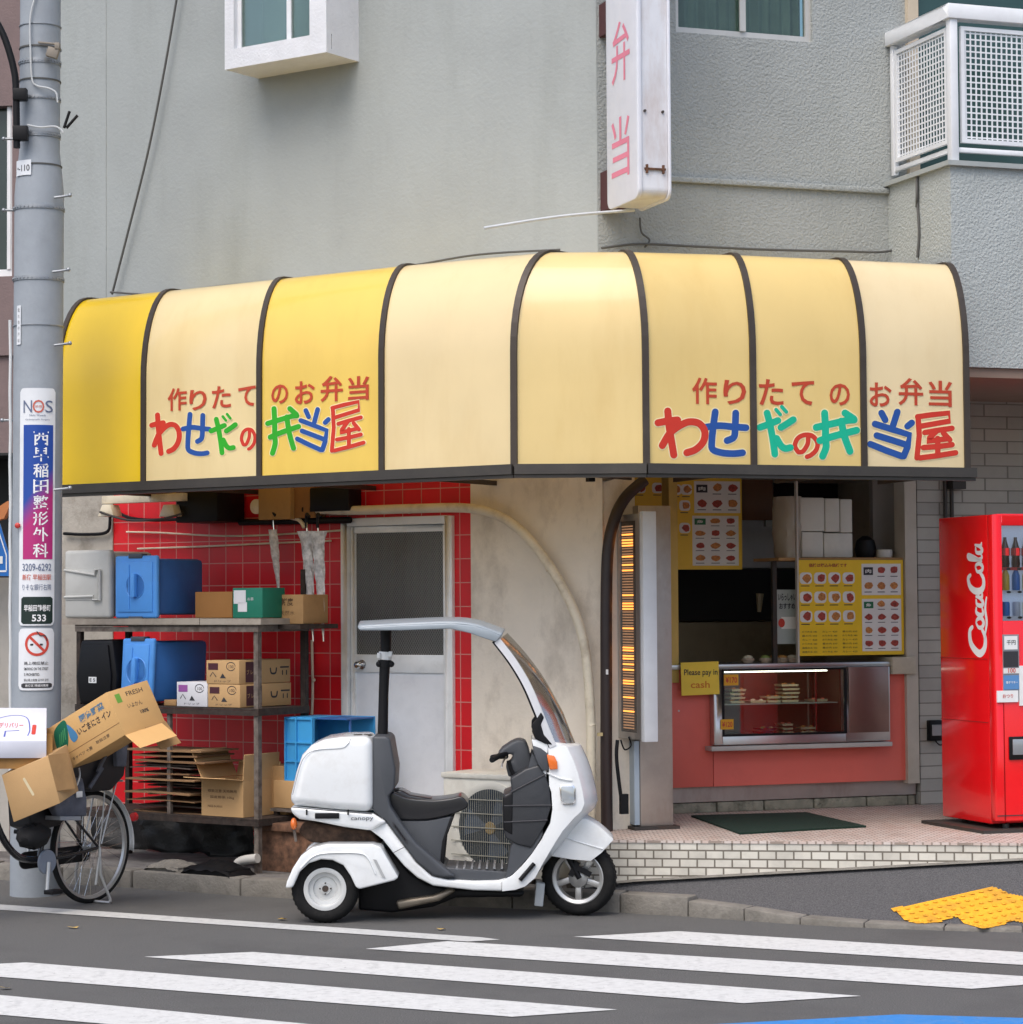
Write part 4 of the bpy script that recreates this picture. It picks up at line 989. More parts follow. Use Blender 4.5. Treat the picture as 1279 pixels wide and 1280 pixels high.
for x_, y_, m_, zt_ in ((xR, YF, M_rackl, zS1 - .02), (xL, YF, M_rust2, zS1 - .02), (xR, YB, M_rust2, zS1 + .35), (xL, YB, M_rust2, zS1 - .02)):
    part('post', lambda b: (b.box(x_ - .018, x_ + .018, y_, y_ + .005, .1, zt_), b.box(x_ + .013, x_ + .018, y_ + .005, y_ + .035, .1, zt_)), m_, rack)
part('post', lambda b: b.box(xM - .014, xM + .014, YF + .006, YF + .03, zS3, zS2 - .04), M_rackl, rack)
for z_, nm in ((zS1, 0), (zS2, 1), (zS3, 2)):
    def sh(b):
        b.box(xL - .02, xR + .02, YF - .012, YF + .0, z_ - .045, z_ - .012); b.box(xL - .02, xR + .02, YF - .012, YB + .03, z_ - .010, z_)
        b.box(xR + .02, xR + .03, YF - .012, YB + .03, z_ - .045, z_ - .0); b.box(xL - .02, xR + .02, YB + .032, YB + .04, z_ - .04, z_)
    part('shelf', sh, M_rust2 if nm else M_rackl, rack)
zP = LP(250, 773)[1]
tag(part('shelf_board', lambda b: (b.box(LP(78, 778)[0], LP(253, 778)[0], YF - .03, YB + .02, zS1 + .001, zP - .0), b.box(LP(254, 778)[0], LP(330, 778)[0], YF - .03, YB + .02, zS1 + .001, zP - .002)), mat('weathered_board', (.33, .29, .24), .9, dirt=.7, dcol=(.08, .06, .05)), rack), 'weathered pale boards laid on the top shelf', 'x')
del bpy.data.objects['shelf_board']['category']; del bpy.data.objects['shelf_board']['label']
M_blue = mat('blue_bin', (.09, .33, .80), .4, var=.05, dirt=.2, dcol=(.08, .16, .35))
M_blueD = mat('navy_bin', (.03, .12, .36), .5, dirt=.25, dcol=(.01, .02, .05))
M_dgh = mat('dark_grey_clip', (.06, .07, .09), .5)
def bin_thing(x0, x1, z0, z1, dep, y0, label, mbody, mlid, lean=0, handle=True):
    t = thing('storage_bin', label, 'storage bin', L, ((x0 + x1) / 2, y0, z0), 'blue storage bins on the rack')
    w = x1 - x0; h = z1 - z0
    def sk(co): return Vector((co.x + lean * (co.z - z0), co.y, co.z))
    part('body', lambda b: b.prism([(x0 + .02, z0 + .02), (x1 - .02, z0 + .02), (x1 - .02, z1 - .02), (x0 + .02, z1 - .02)], y0 + .04, y0 + dep), mbody, t, bevel=.03, warp=sk)
    part('lid', lambda b: b.box(x0, x1, y0, y0 + .04, z0, z1), mlid, t, bevel=.016, warp=sk, seg=3)
    part('lid_panel', lambda b: b.box(x0 + .03, x1 - .03, y0 - .008, y0 + .002, z0 + .04, z1 - .04), mlid, t, bevel=.006, warp=sk)
    cx_, cz = (x0 + x1) / 2 + w * .02, (z0 + z1) / 2 + .005
    part('lid_rib', lambda b: b.box(x0 + w * .36, x0 + w * .38, y0 - .012, y0 - .007, z0 + .06, z1 - .06), mlid, t, warp=sk)
    part('handle', lambda b: (b.prism(rr_poly(cx_ - .018, cx_ + .018, cz - h * .18, cz + h * .2, .012, 4), y0 - .04, y0 - .007)), mlid, t, bevel=.004, warp=sk)
    part('handle_recess', lambda b: b.lathe([(h * .19, -.0085), (h * .2, -.0125), (h * .208, -.0085)], (cx_ + .0, y0, cz), (0, 1, 0), 28), mlid, t, warp=sk)
    for zz in (z1, z0):
        part('clip', lambda b: b.box(cx_ - .065, cx_ + .055, y0 - .006, y0 + .05, zz - .018, zz + .012), M_dgh, t, bevel=.004, warp=sk)
    return t
a = LP(146, 776); c = LP(198, 694); bin_thing(a[0], c[0], zP + .002, c[1], .48, YF - .02, 'bright blue lidded bin on the top shelf beside the grey cooler lid', M_blueD, M_blue)
a = LP(152, 882); c = LP(191, 798); bin_thing(a[0], c[0], zS2 + .002, c[1], .55, YF - .02, 'bright blue lidded bin on the middle shelf, leaning beside the black bin', mat('mid_blue_bin', (.05, .2, .55), .45), M_blue, lean=.06)
# grey cooler
a = LP(84, 779); c = LP(141, 687)
t = thing('cooler_box', 'pale grey plastic cooler box with carrying handle on the left of the top shelf', 'cooler', L, ((a[0] + c[0]) / 2, YF, zP))
M_gp = mat('grey_plastic', (.50, .50, .47), .5, dirt=.35, dcol=(.25, .23, .19))
x0, x1, z0, z1 = a[0], c[0], zP + .002, c[1]
part('body', lambda b: b.box(x0 + .01, x1 - .01, YF + .03, YF + .4, z0 + .01, z1 - .01), M_gp, t, bevel=.03)
part('lid', lambda b: b.box(x0, x1, YF - .03, YF + .03, z0, z1), M_gp, t, bevel=.022, seg=3)
part('lid_step', lambda b: b.box(x0 + .02, x1 - .1, YF - .036, YF - .028, z0 + .12, z1 - .13), M_gp, t, bevel=.004)
hx = x1 - .075
part('handle', lambda b: (b.tube([(x0 + .01, YF - .035, z1 - .13), (hx - .04, YF - .045, z1 - .165), (hx - .04, YF - .045, z1 - .13), (hx, YF - .045, z1 - .13), (hx, YF - .045, z0 + .12), (hx - .06, YF - .045, z0 + .12), (hx - .06, YF - .04, z0 + .145), (x0 + .01, YF - .035, z0 + .14)], .009, 8)), M_gp, t, smooth=True)
# black bin
a = LP(98, 884); c = LP(150, 800); x0, x1, z0, z1 = a[0], c[0], zS2 + .002, c[1]
t = thing('black_bin', 'black tapered plastic bin with small white label on the middle shelf', 'storage bin', L, ((x0 + x1) / 2, YF, z0))
part('body', lambda b: b.prism([(x0 + .04, z0), (x1 - .02, z0), (x1 + .0, z0 + .2), (x1 - .04, z1), (x0 + .05, z1), (x0, z0 + .18)], YF - .03, YF + .38), M_black, t, bevel=.02)
part('lid_rim', lambda b: b.prism([(x0 + .06, z0 + .02), (x1 - .05, z0 + .02), (x1 - .04, z0 + .2), (x1 - .07, z1 - .03), (x0 + .07, z1 - .03), (x0 + .03, z0 + .18)], YF - .045, YF - .03), M_black, t, bevel=.006)
lx_, lz_ = LP(116, 850, YF - .05)
part('label', lambda b: b.box(lx_ - .04, lx_ + .03, YF - .048, YF - .046, lz_ - .02, lz_ + .02), M_white, t)
part('lettering', lambda b: b.text('E 5', at(lx_ - .005, YF - .0495, lz_), w=.05, h=.022, bold=.02), M_ink, t)
# cartons
def carton(px0, px1, pxs, py0, py1, z0, dep, label, m, group=None, prints=None, y=YF + .01, name='cardboard_box'):
    a = LP(px0, py1, y); c = LP(px1, py0, y); x0, x1, z1 = a[0], c[0], z0 + (c[1] - a[1])
    t = thing(name, label, 'box', L, ((x0 + x1) / 2, y, z0), group)
    part('carton', lambda b: b.box(x0, x1, y, y + dep, z0 + .001, z1), m, t, bevel=.003)
    return t, x0, x1, z0, z1, y
M_dpurp = mat('dark_purple_print', (.06, .012, .02), .6); M_purp = mat('purple_print', (.28, .08, .3), .6)
M_wcard = mat('white_card', (.62, .62, .64), .8)
def dec_coffee(t, x0, x1, z0, z1, y, mk):
    w = x1 - x0; h = z1 - z0
    part('brand_mark', lambda b: b.box(x0 + .06 * w, x0 + .36 * w, y - .0015, y - .0005, z1 - .4 * h, z1 - .12 * h), mk, t)
    def ink(b):
        b.stroke([(x0 + .12 * w, z0 + .32 * h), (x0 + .2 * w, z0 + .5 * h), (x0 + .3 * w, z0 + .3 * h)], .006, lambda u, v: (u, y - .001, v), False)
        b.prism([(x0 + .42 * w, z0 + .25 * h), (x0 + .5 * w, z0 + .45 * h), (x0 + .6 * w, z0 + .25 * h)], y - .0015, y - .0005)
        b.text('ドリップ', at(x0 + .5 * w, y - .001, z0 + .12 * h), w=.5 * w, h=.09 * h)
        b.stroke([(x0 + .75 * w + .036 * cos(t_ * pi / 10), z1 - .25 * h + .026 * sin(t_ * pi / 10)) for t_ in range(20)], .005, lambda u, v: (u, y - .001, v), False)
        b.text('100', at(x0 + .76 * w, y - .0012, z1 - .26 * h), w=.04, h=.02)
    part('print', ink, M_ink, t)
for k, (a0, a1, p0, p1, zb_, lab) in enumerate([(260, 300, 852, 880, zS2 + .002, 'brown coffee carton at the bottom of the two stacked beside the white carton'), (258, 299, 822, 851, None, 'brown coffee carton on top of the two stacked on the middle shelf')]):
    if zb_ is None: zb_ = top_z + .002
    t, x0, x1, z0, z1, y = carton(a0, a1, 0, p0, p1, zb_, .5, lab, M_card, 'coffee cartons on the middle shelf'); top_z = z1
    dec_coffee(t, x0, x1, z0, z1, y, M_dpurp)
    h = z1 - z0
    part('side_print', lambda b: b.box(x1 + .0005, x1 + .0015, y + .06, y + .21, z0 + .01, z1 - .01), M_dpurp, t)
    part('side_lettering', lambda b: (b.text('ブ レ ン ド', lambda u, v: (x1 + .002, y + .135 + u, z0 + h * .5 + v), w=.13, h=.03, bold=.01)), M_card, t)
    part('smile_print', lambda b: (b.stroke([tuple(p) for p in cat([(y + .30, z0 + .62 * h, 0), (y + .31, z0 + .42 * h, 0), (y + .35, z0 + .42 * h, 0), (y + .36, z0 + .62 * h, 0)], 4)], .012, lambda u, v: (x1 + .0015, u, v)), b.stroke([(y + .40, z0 + .66 * h, 0), (y + .48, z0 + .66 * h, 0)], .01, lambda u, v: (x1 + .0015, u, v)), b.stroke([(y + .42, z0 + .5 * h, 0), (y + .42, z0 + .35 * h, 0)], .01, lambda u, v: (x1 + .0015, u, v)), b.stroke([(y + .46, z0 + .5 * h, 0), (y + .46, z0 + .35 * h, 0)], .01, lambda u, v: (x1 + .0015, u, v))), M_ink, t)
t, x0, x1, z0, z1, y = carton(221, 259, 0, 850, 880, zS2 + .002, .4, 'white carton with purple mark on the middle shelf left of the brown coffee cartons', M_wcard); dec_coffee(t, x0, x1, z0, z1, y, M_purp)
carton(205, 220, 0, 873, 880, zS2 + .002, .1, 'small dark scrap box between blue bin and white carton', M_card2, y=YF + .05)
# upper shelf boxes
t, x0, x1, z0, z1, y = carton(244, 290, 0, 742, 775, zP + .001, .3, 'long orange brown cardboard box on the top shelf behind the green box', mat('orange_card', (.36, .17, .05), .85), y=YF + .2)
t, x0, x1, z0, z1, y = carton(291, 328, 0, 738, 776, zP + .001, .22, 'green box with two white stickers on the top shelf', mat('green_card', (.005, .16, .10), .6), y=YF + .06, name='green_box')
part('sticker', lambda b: b.box(x0 + .01, x0 + .11, y - .002, y - .0005, z1 - .1, z1 - .015), M_wcard, t); part('sticker', lambda b: b.box(x0 + .045, x0 + .12, y - .002, y - .0005, z0 + .04, z0 + .1), M_wcard, t)
part('lettering', lambda b: (b.text('お茶', at(x0 + .15, y - .002, z0 + .12), w=.05, h=.02), ), M_wcard, t)
xq = LP(335, 770, YF + .3)[0]
part('shelf', lambda b: b.box(xR + .03, LP(384, 774, YF + .25)[0], YF + .18, YB + .1, zS1 - .03, zS1 - .0), M_rust2, rack)
t, x0, x1, z0, z1, y = carton(341, 379, 0, 737, 774, zS1 + .002, .25, 'brown printed cardboard box at the right end of the top shelf', M_card2, y=YF + .25)
part('print', lambda b: (b.text('鮮度', at(x0 + .12, y - .001, z0 + .14), w=.1, h=.05, bold=.02), b.text('天然水', at(x0 + .12, y - .001, z0 + .07), w=.12, h=.03)), mat('brown_ink', (.1, .05, .02), .7), t)
# open carton on the lowest shelf
def open_box(px0, px1, py0, py1, z0, dep, y, label, flaps, m=M_card, text=None):
    a = LP(px0, py1, y); c = LP(px1, py0, y); x0, x1, z1 = a[0], c[0], z0 + c[1] - a[1]; th = .006
    t = thing('open_cardboard_box', label, 'box', L, ((x0 + x1) / 2, y, z0))
    def body(b):
        b.box(x0, x1, y, y + th, z0, z1); b.box(x0, x1, y + dep - th, y + dep, z0, z1); b.box(x0, x0 + th, y + th, y + dep - th, z0, z1); b.box(x1 - th, x1, y + th, y + dep - th, z0, z1); b.box(x0 + th, x1 - th, y + th, y + dep - th, z0, z0 + th)
    part('carton', body, m, t)
    for side, ln, lift in flaps:
        def fl(b):
            if side == 'f': b.para((x0, y, z1 + .001), (x1 - x0, 0, 0), (-.02, -ln * cos(lift), ln * sin(lift)), (0, .004, .004))
            if side == 'l': b.para((x0, y, z1 + .001), (0, dep, 0), (-ln * cos(lift), 0, ln * sin(lift)), (.004, 0, .004))
            if side == 'r': b.para((x1, y, z1 + .001), (0, dep, 0), (ln * cos(lift), 0, ln * sin(lift)), (-.004, 0, .004))
            if side == 'b': b.para((x0, y + dep, z1 + .001), (x1 - x0, 0, 0), (0, ln * cos(lift), ln * sin(lift)), (0, -.004, .004))
        part('flap', fl, m, t)
    if text: part('print', lambda b: [b.text(s_, at((x0 + x1) / 2 + dx_, y - .001, z1 - dz_), w=w_, h=.02) for s_, dx_, dz_, w_ in text], mat('brown_ink', (.1, .05, .02), .7), t)
    return t
open_box(252, 304, 962, 1005, zS3 + .002, .34, YF + .02, 'open brown cardboard box with raised flaps on the lowest shelf', [('f', .15, .12), ('l', .2, 1.1), ('r', .16, 1.5), ('b', .1, 1.3)], text=[('取扱注意 天地無用', 0, .07, .24), ('国産野菜 10kg', 0, .11, .2), ('MADE IN JAPAN', -.06, .17, .12)])
t, x0, x1, z0, z1, y = carton(318, 357, 0, 945, 1004, zS3 + .002, .2, 'tall brown carton behind the right front post on the lowest shelf', M_card2, y=YF + .3)
# flattened cardboard sheets
random.seed(3)
zc = zS3 + .003; lay = [(165, 250, .006)] * 4
k = 0
labs = ['flattened cardboard sheet in the pile on the lowest shelf left of the open box']
while zc < LP(200, 937)[1]:
    w0 = LP(random.uniform(156, 172), 980)[0]; w1 = LP(random.uniform(232, 262), 980)[0]; th = random.uniform(.006, .011); tl = random.uniform(-.03, .03)
    b = MB(); yy = YF + random.uniform(-.03, .10); n = 8
    sag = random.uniform(-.008, .012); sl = random.uniform(-.004, .004)
    up = [(w0 + (w1 - w0) * i / n, zc + sl * i / n + sag * sin(pi * i / n) * random.uniform(.8, 1.1) + th) for i in range(n + 1)]; dn = [(x, z - th) for x, z in up]
    b.prism(up + dn[::-1], yy, yy + .36)
    tag(b.build('cardboard_sheet', random.choice([mat('old_card', (.26, .15, .07), .9, var=.25), mat('mid_card', (.2, .11, .05), .9), mat('grey_card', (.09, .065, .05), .9), mat('grey_card', (.09, .065, .05), .9)]), fr=L), labs[0], 'cardboard', 'flattened cardboard sheets piled on the lowest shelf')
    zc += th + random.uniform(.001, .03); k += 1
# blue crate lying on its side, small carton and little stand right of the rack
yS = YF + .25
sx0_, sz_ = LP(338, 1010, yS); sx1_ = LP(400, 1010, yS)[0]
st = thing('low_stand', 'low rusty metal stand right of the rack holding a small carton', 'stand', L, ((sx0_ + sx1_) / 2, yS, .1))
part('top', lambda b: b.box(sx0_, sx1_ + .15, yS, yS + .45, sz_ - .02, sz_), M_rackl, st)
for x_, y_ in ((sx0_ + .01, yS + .02), (sx1_ + .12, yS + .02), (sx0_ + .01, yS + .4), (sx1_ + .12, yS + .4)):
    part('leg', lambda b: b.box(x_, x_ + .03, y_, y_ + .03, .1, sz_ - .02), M_rust2, st)
zb_ = LP(350, 1092, yS)[1]; part('lower_rail', lambda b: b.box(sx0_, sx1_ + .15, yS - .01, yS + .0, sz_ - .42, sz_ - .39), M_rust2, st)
part('brace', lambda b: b.tube([(sx0_ + .12, yS + .1, sz_ - .38), (sx0_ + .25, yS + .1, sz_ - .05)], .008), M_rackl, st)
t, x0, x1, z0, z1, y = carton(342, 385, 0, 977, 1009, sz_ + .002, .25, 'small plain carton on the low stand behind the scooter trunk', M_card, y=yS + .02)
ca = LP(357, 975, yS + .05); cc = LP(392, 897, yS + .05)
zcr = sz_ + .17
b0, b1, t1 = ca[0], cc[0], cc[1]
cr = thing('blue_crate', 'bright blue ribbed plastic crate turned on its side, open to the right', 'crate', L, ((b0 + b1) / 2, yS + .05, ca[1] - .1))
M_cr = mat('crate_blue', (.05, .34, .68), .45, dirt=.2, dcol=(.02, .1, .2)); yc = yS + .05; dpc = .32; wC = .5; zb0 = ca[1] - .1
xe = LP(430, 900, yc)[0]
def crate(b):
    th = .012
    b.box(b0, b0 + th, yc, yc + dpc, zb0, t1); b.box(b0 + th, b1, yc, yc + th, zb0, t1); b.box(b0 + th, xe, yc + dpc - th, yc + dpc, zb0, t1); b.box(b0 + th, b1, yc + th, yc + dpc - th, t1 - th, t1); b.box(b0 + th, b1, yc + th, yc + dpc - th, zb0, zb0 + th)
part('body', crate, M_cr, cr)
part('rib', lambda b: [b.box(b0 + .0, b1, yc - .012, yc - .0005, z_ - .005, z_ + .005) for z_ in (t1 - .01, t1 - .16, t1 - .28, t1 - .4)], M_cr, cr)
part('rib', lambda b: [b.box(x_ - .005, x_ + .005, yc - .0135, yc - .0125 + .012, zb0, t1) for x_ in (b0 + .006, (b0 + b1) / 2 - .02, b1 - .006)], M_cr, cr)
part('end_frame', lambda b: (b.box(b1, xe, yc + dpc * .1, yc + dpc - .013, t1 - .012, t1 - .004), b.box(xe - .012, xe, yc + dpc * .2, yc + dpc * .2 + .01, zb0, t1 - .012)), M_blueD, cr)
part('stack_crate', lambda b: b.box(b0 + .02, xe - .05, yc + .02, yc + dpc - .02, sz_ + .18, zb0 - .002), M_blueD, cr) if False else None
# pipes and clutter above
M_bpipe = mat('beige_pipe', (.74, .66, .50), .55, dirt=.5, dcol=(.25, .18, .1), dscale=7)
def lp3(px, py, y): return L.p3(px, py, y)
b = MB(); b.tube(cat([lp3(px, py, -.09) for px, py in [(338, 634), (380, 636), (440, 638), (510, 636), (580, 635), (620, 643), (652, 664), (680, 697), (705, 737), (722, 775), (732, 815), (737, 870), (739, 930), (739, 1050)]], 8), .030, 14)
hp = thing('beige_pipe', 'beige insulated pipe curving over the back door and down the pale wall', 'pipe', L, lp3(600, 800, -.09))
b.build('hose', M_bpipe, hp, smooth=True)
for px, py in [(512, 636), (688, 711), (739, 907)]:
    part('bracket', lambda b: b.lathe([(.027, -.008), (.031, -.008), (.031, .008), (.027, .008)], lp3(px, py, -.09), ((1, 0, 0) if px < 600 else (.4, 0, -1)), 16, closed=True), M_bpipe, hp)
part('end_cap', lambda b: b.lathe([(.0, -.16), (.05, -.15), (.05, -.1), (.03, -.06)], lp3(338, 634, -.0), (0, 1, 0), 20), M_bpipe, hp)
part('branch_pipe', lambda b: b.tube(cat([lp3(px, py, -.1) for px, py in [(341, 640), (360, 646), (374, 650), (381, 660)]], 5), .014), M_bpipe, hp)
part('cable_tie', lambda b: [b.lathe([(.028, -.006), (.034, -.006), (.034, .006), (.028, .006)], lp3(px, 637, -.09), (1, 0, 0), 16, closed=True) for px in (339, 382, 392)], M_black, hp)
b = MB(); b.tube([lp3(300, 653, -.06), lp3(438, 650, -.06)], .022, 10); tag(b.build('shadow_tube', M_black, fr=L, smooth=True), 'black tube standing in for the dark shadow under the beige pipe left of the door', 'pipe')  # dark shadow under the beige pipe, built as a black tube
for pts, lab in [([(158, 665), (200, 666), (280, 670), (350, 668), (426, 663)], 'upper of two thin conduits crossing the red tiles'), ([(172, 686), (230, 684), (280, 682), (340, 679), (414, 676)], 'lower of two thin conduits crossing the red tiles')]:
    b = MB(); b.tube(cat([lp3(px, py, -.02) for px, py in pts], 6), .0065, 6); tag(b.build('conduit', M_bpipe, fr=L, smooth=True), lab, 'conduit', 'thin conduits on the tiles')
b = MB(); b.tube(cat([lp3(px, py, -.04) for px, py in [(80, 667), (110, 668), (135, 664), (140, 640), (165, 648), (200, 650), (280, 646)]], 6), .012, 6); tag(b.build('cable', M_black, fr=L, smooth=True), 'black cable sagging across the concrete and red tiles under the awning', 'cable')
b = MB(); b.tube(cat([lp3(px, py, -.03) for px, py in [(390, 800), (391, 860), (390, 893)]], 4), .009, 8); b.ball(lp3(392, 850, -.04), .014); tag(b.build('conduit', M_bpipe, fr=L, smooth=True), 'thin vertical conduit with a clip left of the back door', 'conduit')
b = MB(); b.box(LP(383, 800, -.06)[0] - .02, LP(383, 800, -.06)[0] + .02, -.1, -.06, zS2 - .1, zS1 + .1); tag(b.build('rack_upright', M_rust2, fr=L), 'dark rusty upright fixed to the tiles behind the umbrellas', 'upright')
# awning winch / beige beam with feet
t = thing('beige_bracket_beam', 'old beige beam with two plastic feet hung high under the yellow awning panel', 'bracket', L, lp3(180, 625, -.3))
a = LP(127, 630, -.35); c = LP(228, 616, -.35)
part('beam', lambda b: b.box(a[0], c[0], -.35, -.29, a[1], c[1]), M_bpipe, t, bevel=.004)
for px in (135, 212):
    q = LP(px, 640, -.36); part('foot', lambda b: b.prism([(q[0] - .09, q[1] - .03), (q[0] + .06, q[1] - .03), (q[0] + .03, q[1] + .05), (q[0] - .05, q[1] + .05)], -.37, -.28), M_bpipe, t, bevel=.005)
part('rod', lambda b: b.tube(cat([lp3(px, py, -.38) for px, py in [(125, 640), (160, 650), (200, 649), (228, 642)]], 5), .008), M_dmetal, t)
a = LP(232, 654, -.2); c = LP(284, 612, -.2); b = MB(); b.box(a[0], c[0], -.3, -.02, a[1], c[1]); tag(b.build('dark_unit', M_black, fr=L, bevel=.01), 'dark box mounted high on the red tiles beside the beige beam', 'box')
for (p0, p1, q0, q1, yy, lab) in [(323, 363, 608, 650, -.16, 'larger light wooden box mounted under the awning at the pipe end'), (364, 393, 608, 648, -.12, 'smaller darker wooden box right of the pipe end')]:
    a = LP(p0, q1, yy); c = LP(p1, q0, yy); b = MB(); b.box(a[0], c[0], yy, -.001, a[1], c[1]); tag(b.build('wooden_box', mat('plywood%s' % ('' if p0 < 350 else '_dark'), (.42, .24, .08) if p0 < 350 else (.3, .14, .04), .7, dirt=.4, dcol=(.2, .1, .03)), fr=L, bevel=.004), lab, 'wooden box')
a = LP(394, 640, -.08); c = LP(443, 608, -.08); b = MB(); b.box(a[0], c[0], -.14, -.001, a[1], c[1]); tag(b.build('dark_unit', M_black, fr=L, bevel=.01), 'dark box high on the tiles above the back door corner', 'box')
# umbrellas wrapped in film
M_film = mat('umbrella_film', (.6, .58, .56), .25, var=.4, vscale=30, coat=.3, bump=.4, bscale=50)
def umbrella(ptop, pbot, wmax, y, label, flare=1):
    A = Vector(lp3(*ptop, y)); B_ = Vector(lp3(*pbot, y)); t = thing('folded_umbrella', label, 'umbrella', L, tuple(B_), 'folded umbrellas hung on the beige pipe')
    b = MB(); n = 22; sg_ = 12; rings = []
    for i in range(n + 1):
        f = i / n; p = A.lerp(B_, f); r = wmax * (flare * .8 * max(0, 1 - f * 7) + .16 + .84 * sin(pi * min(1, .12 + f * .88) ** .7) * (1 - f * .45)) * .55
        rings.append([b.V(p + Vector((cos(2 * pi * k / sg_ + f * 5) * r * (1 + .5 * (k % 2)), sin(2 * pi * k / sg_ + f * 5) * r * .7, 0))) for k in range(sg_)])
    for P_, Q_ in zip(rings, rings[1:]):
        for k in range(sg_): b.face([P_[k], P_[(k + 1) % sg_], Q_[(k + 1) % sg_], Q_[k]])
    b.build('canopy', M_film, t, smooth=True, ang=70)
    part('shaft', lambda b: b.tube([A + Vector((0, 0, .1)), A.lerp(B_, 1.06)], .005), M_chrome, t); part('handle', lambda b: b.tube(cat([A + Vector((0, 0, .02)), A + Vector((0, 0, .08)), A + Vector((.02, -.02, .11)), A + Vector((.05, -.03, .09))], 5), .01), M_black, t)
umbrella((341, 662), (349, 742), .05, -.13, 'slim pale folded umbrella hanging leftmost on the beige pipe', .2)
umbrella((383, 664), (391, 794), .060, -.42, 'white film covered umbrella hanging just left of its twin')
umbrella((397, 664), (404, 794), .062, -.44, 'white film covered umbrella hanging nearest the back door')
# drain pipe end, hose, rubble under the rack
b = MB(); b.tube(cat([L.w(*lp3(px, py, -.93)) for px, py in [(297, 1097), (296, 1083), (303, 1076), (322, 1073)]], 6), .03, 12); tag(b.build('drain_elbow', mat('white_pvc', (.5, .48, .44), .5, dirt=.5), fr=WF, smooth=True), 'pale plastic drain elbow under the rack behind the kerb', 'pipe')
b = MB(); b.tube(cat([L.w(*lp3(px, py, -1.12)) for px, py in [(330, 1107), (320, 1110), (316, 1118), (322, 1126), (336, 1128)]], 6), .013, 10); tag(b.build('hose_end', mat('cream_hose', (.6, .56, .45), .5), fr=WF, smooth=True), 'short cream hose end curling over the kerb left of the scooter', 'hose')
random.seed(11)
for k, (px, py, sx_, sz2, lab) in enumerate([(200, 1083, .30, .07, 'flat stained stone slab behind the kerb under the rack'), (255, 1088, .42, .09, 'dark rubbish sack lying under the rack')]):
    q = L.gz(px, py + 8, .1); b = MB(); n = 14
    top = [[(q[0] + sx_ * (i / n - .5), q[1] + .25 * (j / 6), .1 + sz2 * (sin(pi * i / n) ** .35) * (sin(pi * (j + .3) / 6.6) ** .4) * random.uniform(.75, 1.1)) for i in range(n + 1)] for j in range(7)]
    b.sheet(top); b.box(q[0] - sx_ * .45, q[0] + sx_ * .45, q[1] + .02, q[1] + .22, .1, .1 + sz2 * .5); tag(b.build('stone_slab' if k == 0 else 'rubbish_sack', M_kerb if k == 0 else M_black, fr=L, smooth=True), lab, 'slab' if k == 0 else 'sack')
# old rusty engine-like frame behind scooter rear
a = LP(338, 1100, -.5)
b = MB(); b.box(LP(352, 1090, -.55)[0], LP(428, 1090, -.55)[0], -.75, -.5, .1, LP(380, 1030, -.55)[1]); b.box(LP(345, 1090, -.55)[0], LP(440, 1090, -.55)[0], -.78, -.47, LP(380, 1036, -.55)[1], LP(380, 1030, -.55)[1] + .02)
tag(b.build('rusty_cabinet', mat('rust_brown', (.14, .07, .04), .9, var=.6, vscale=22, dirt=.7, dcol=(.03, .02, .015), dscale=9), fr=L, bevel=.006), 'rusty brown metal box standing behind the scooter rear wheel', 'box')
# ================================================================== AIR CONDITIONER UNIT
ax0 = L.px(554, 1080, -.42)[0]; ax1 = ax0 + .80; az0 = L.px(560, 1092, -.42)[1]; az1 = L.px(560, 968, -.42)[1]
ac = thing('air_conditioner', 'cream outdoor air conditioner unit with round fan grille behind the scooter', 'air conditioner', L, ((ax0 + ax1) / 2, -.3, az0 - .06))
M_ac = mat('cream_enamel', (.76, .74, .65), .5, dirt=.3, dcol=(.35, .3, .22), dscale=5)
part('casing', lambda b: b.box(ax0, ax1, -.42, -.10, az0, az1), M_ac, ac, bevel=.015)
part('top_lid', lambda b: b.box(ax0 - .008, ax1 + .008, -.43, -.09, az1 - .02, az1 + .012), M_ac, ac, bevel=.006)
fcx, fcz, fr_ = ax0 + .36, (az0 + az1) / 2 - .01, .235
part('fan_opening', lambda b: b.lathe([(.0, 0), (fr_, 0), (fr_, .004), (0, .004)], (fcx, -.4255, fcz), (0, 1, 0), 40), mat('fan_dark', (.03, .045, .06), .6), ac)
def ring(b):
    b.lathe([(fr_, -.002), (fr_ + .02, -.008), (fr_ + .045, -.002), (fr_ + .045, .004), (fr_, .004)], (fcx, -.424, fcz), (0, 1, 0), 44, closed=True)
part('fan_surround', ring, M_ac, ac, smooth=True)
def grille(b):
    n = 30
    for i in range(-n // 2 + 1, n // 2):
        x = i * fr_ * 2 / n; h = sqrt(max(0, fr_ ** 2 - x ** 2)); b.cyl((fcx + x, -.433, fcz - h), (fcx + x, -.433, fcz + h), .0018, seg=4)
    for i in range(-2, 3):
        z = i * fr_ * .36; b.box(fcx - fr_ - .05, fcx + fr_ + .03, -.438, -.434, fcz + z - .003, fcz + z + .003)
part('grille', grille, mat('grille_wire', (.36, .35, .29), .5), ac)
def blades(b):
    for k in range(3):
        a_ = 2 * pi * k / 3 + .4; pts = []
        b.sheet([[(fcx + r * cos(a_ + t), -.427 - .004 * (t - .4), fcz + r * sin(a_ + t)) for t in [i * .13 for i in range(8)]] for r in (.04, .12, .19)])
part('fan_blade', blades, mat('fan_blade', (.10, .13, .17), .4), ac); part('hub', lambda b: b.lathe([(0, -.006), (.035, -.005), (.04, 0)], (fcx, -.428, fcz), (0, 1, 0), 20), mat('fan_hub', (.3, .22, .1), .5), ac)
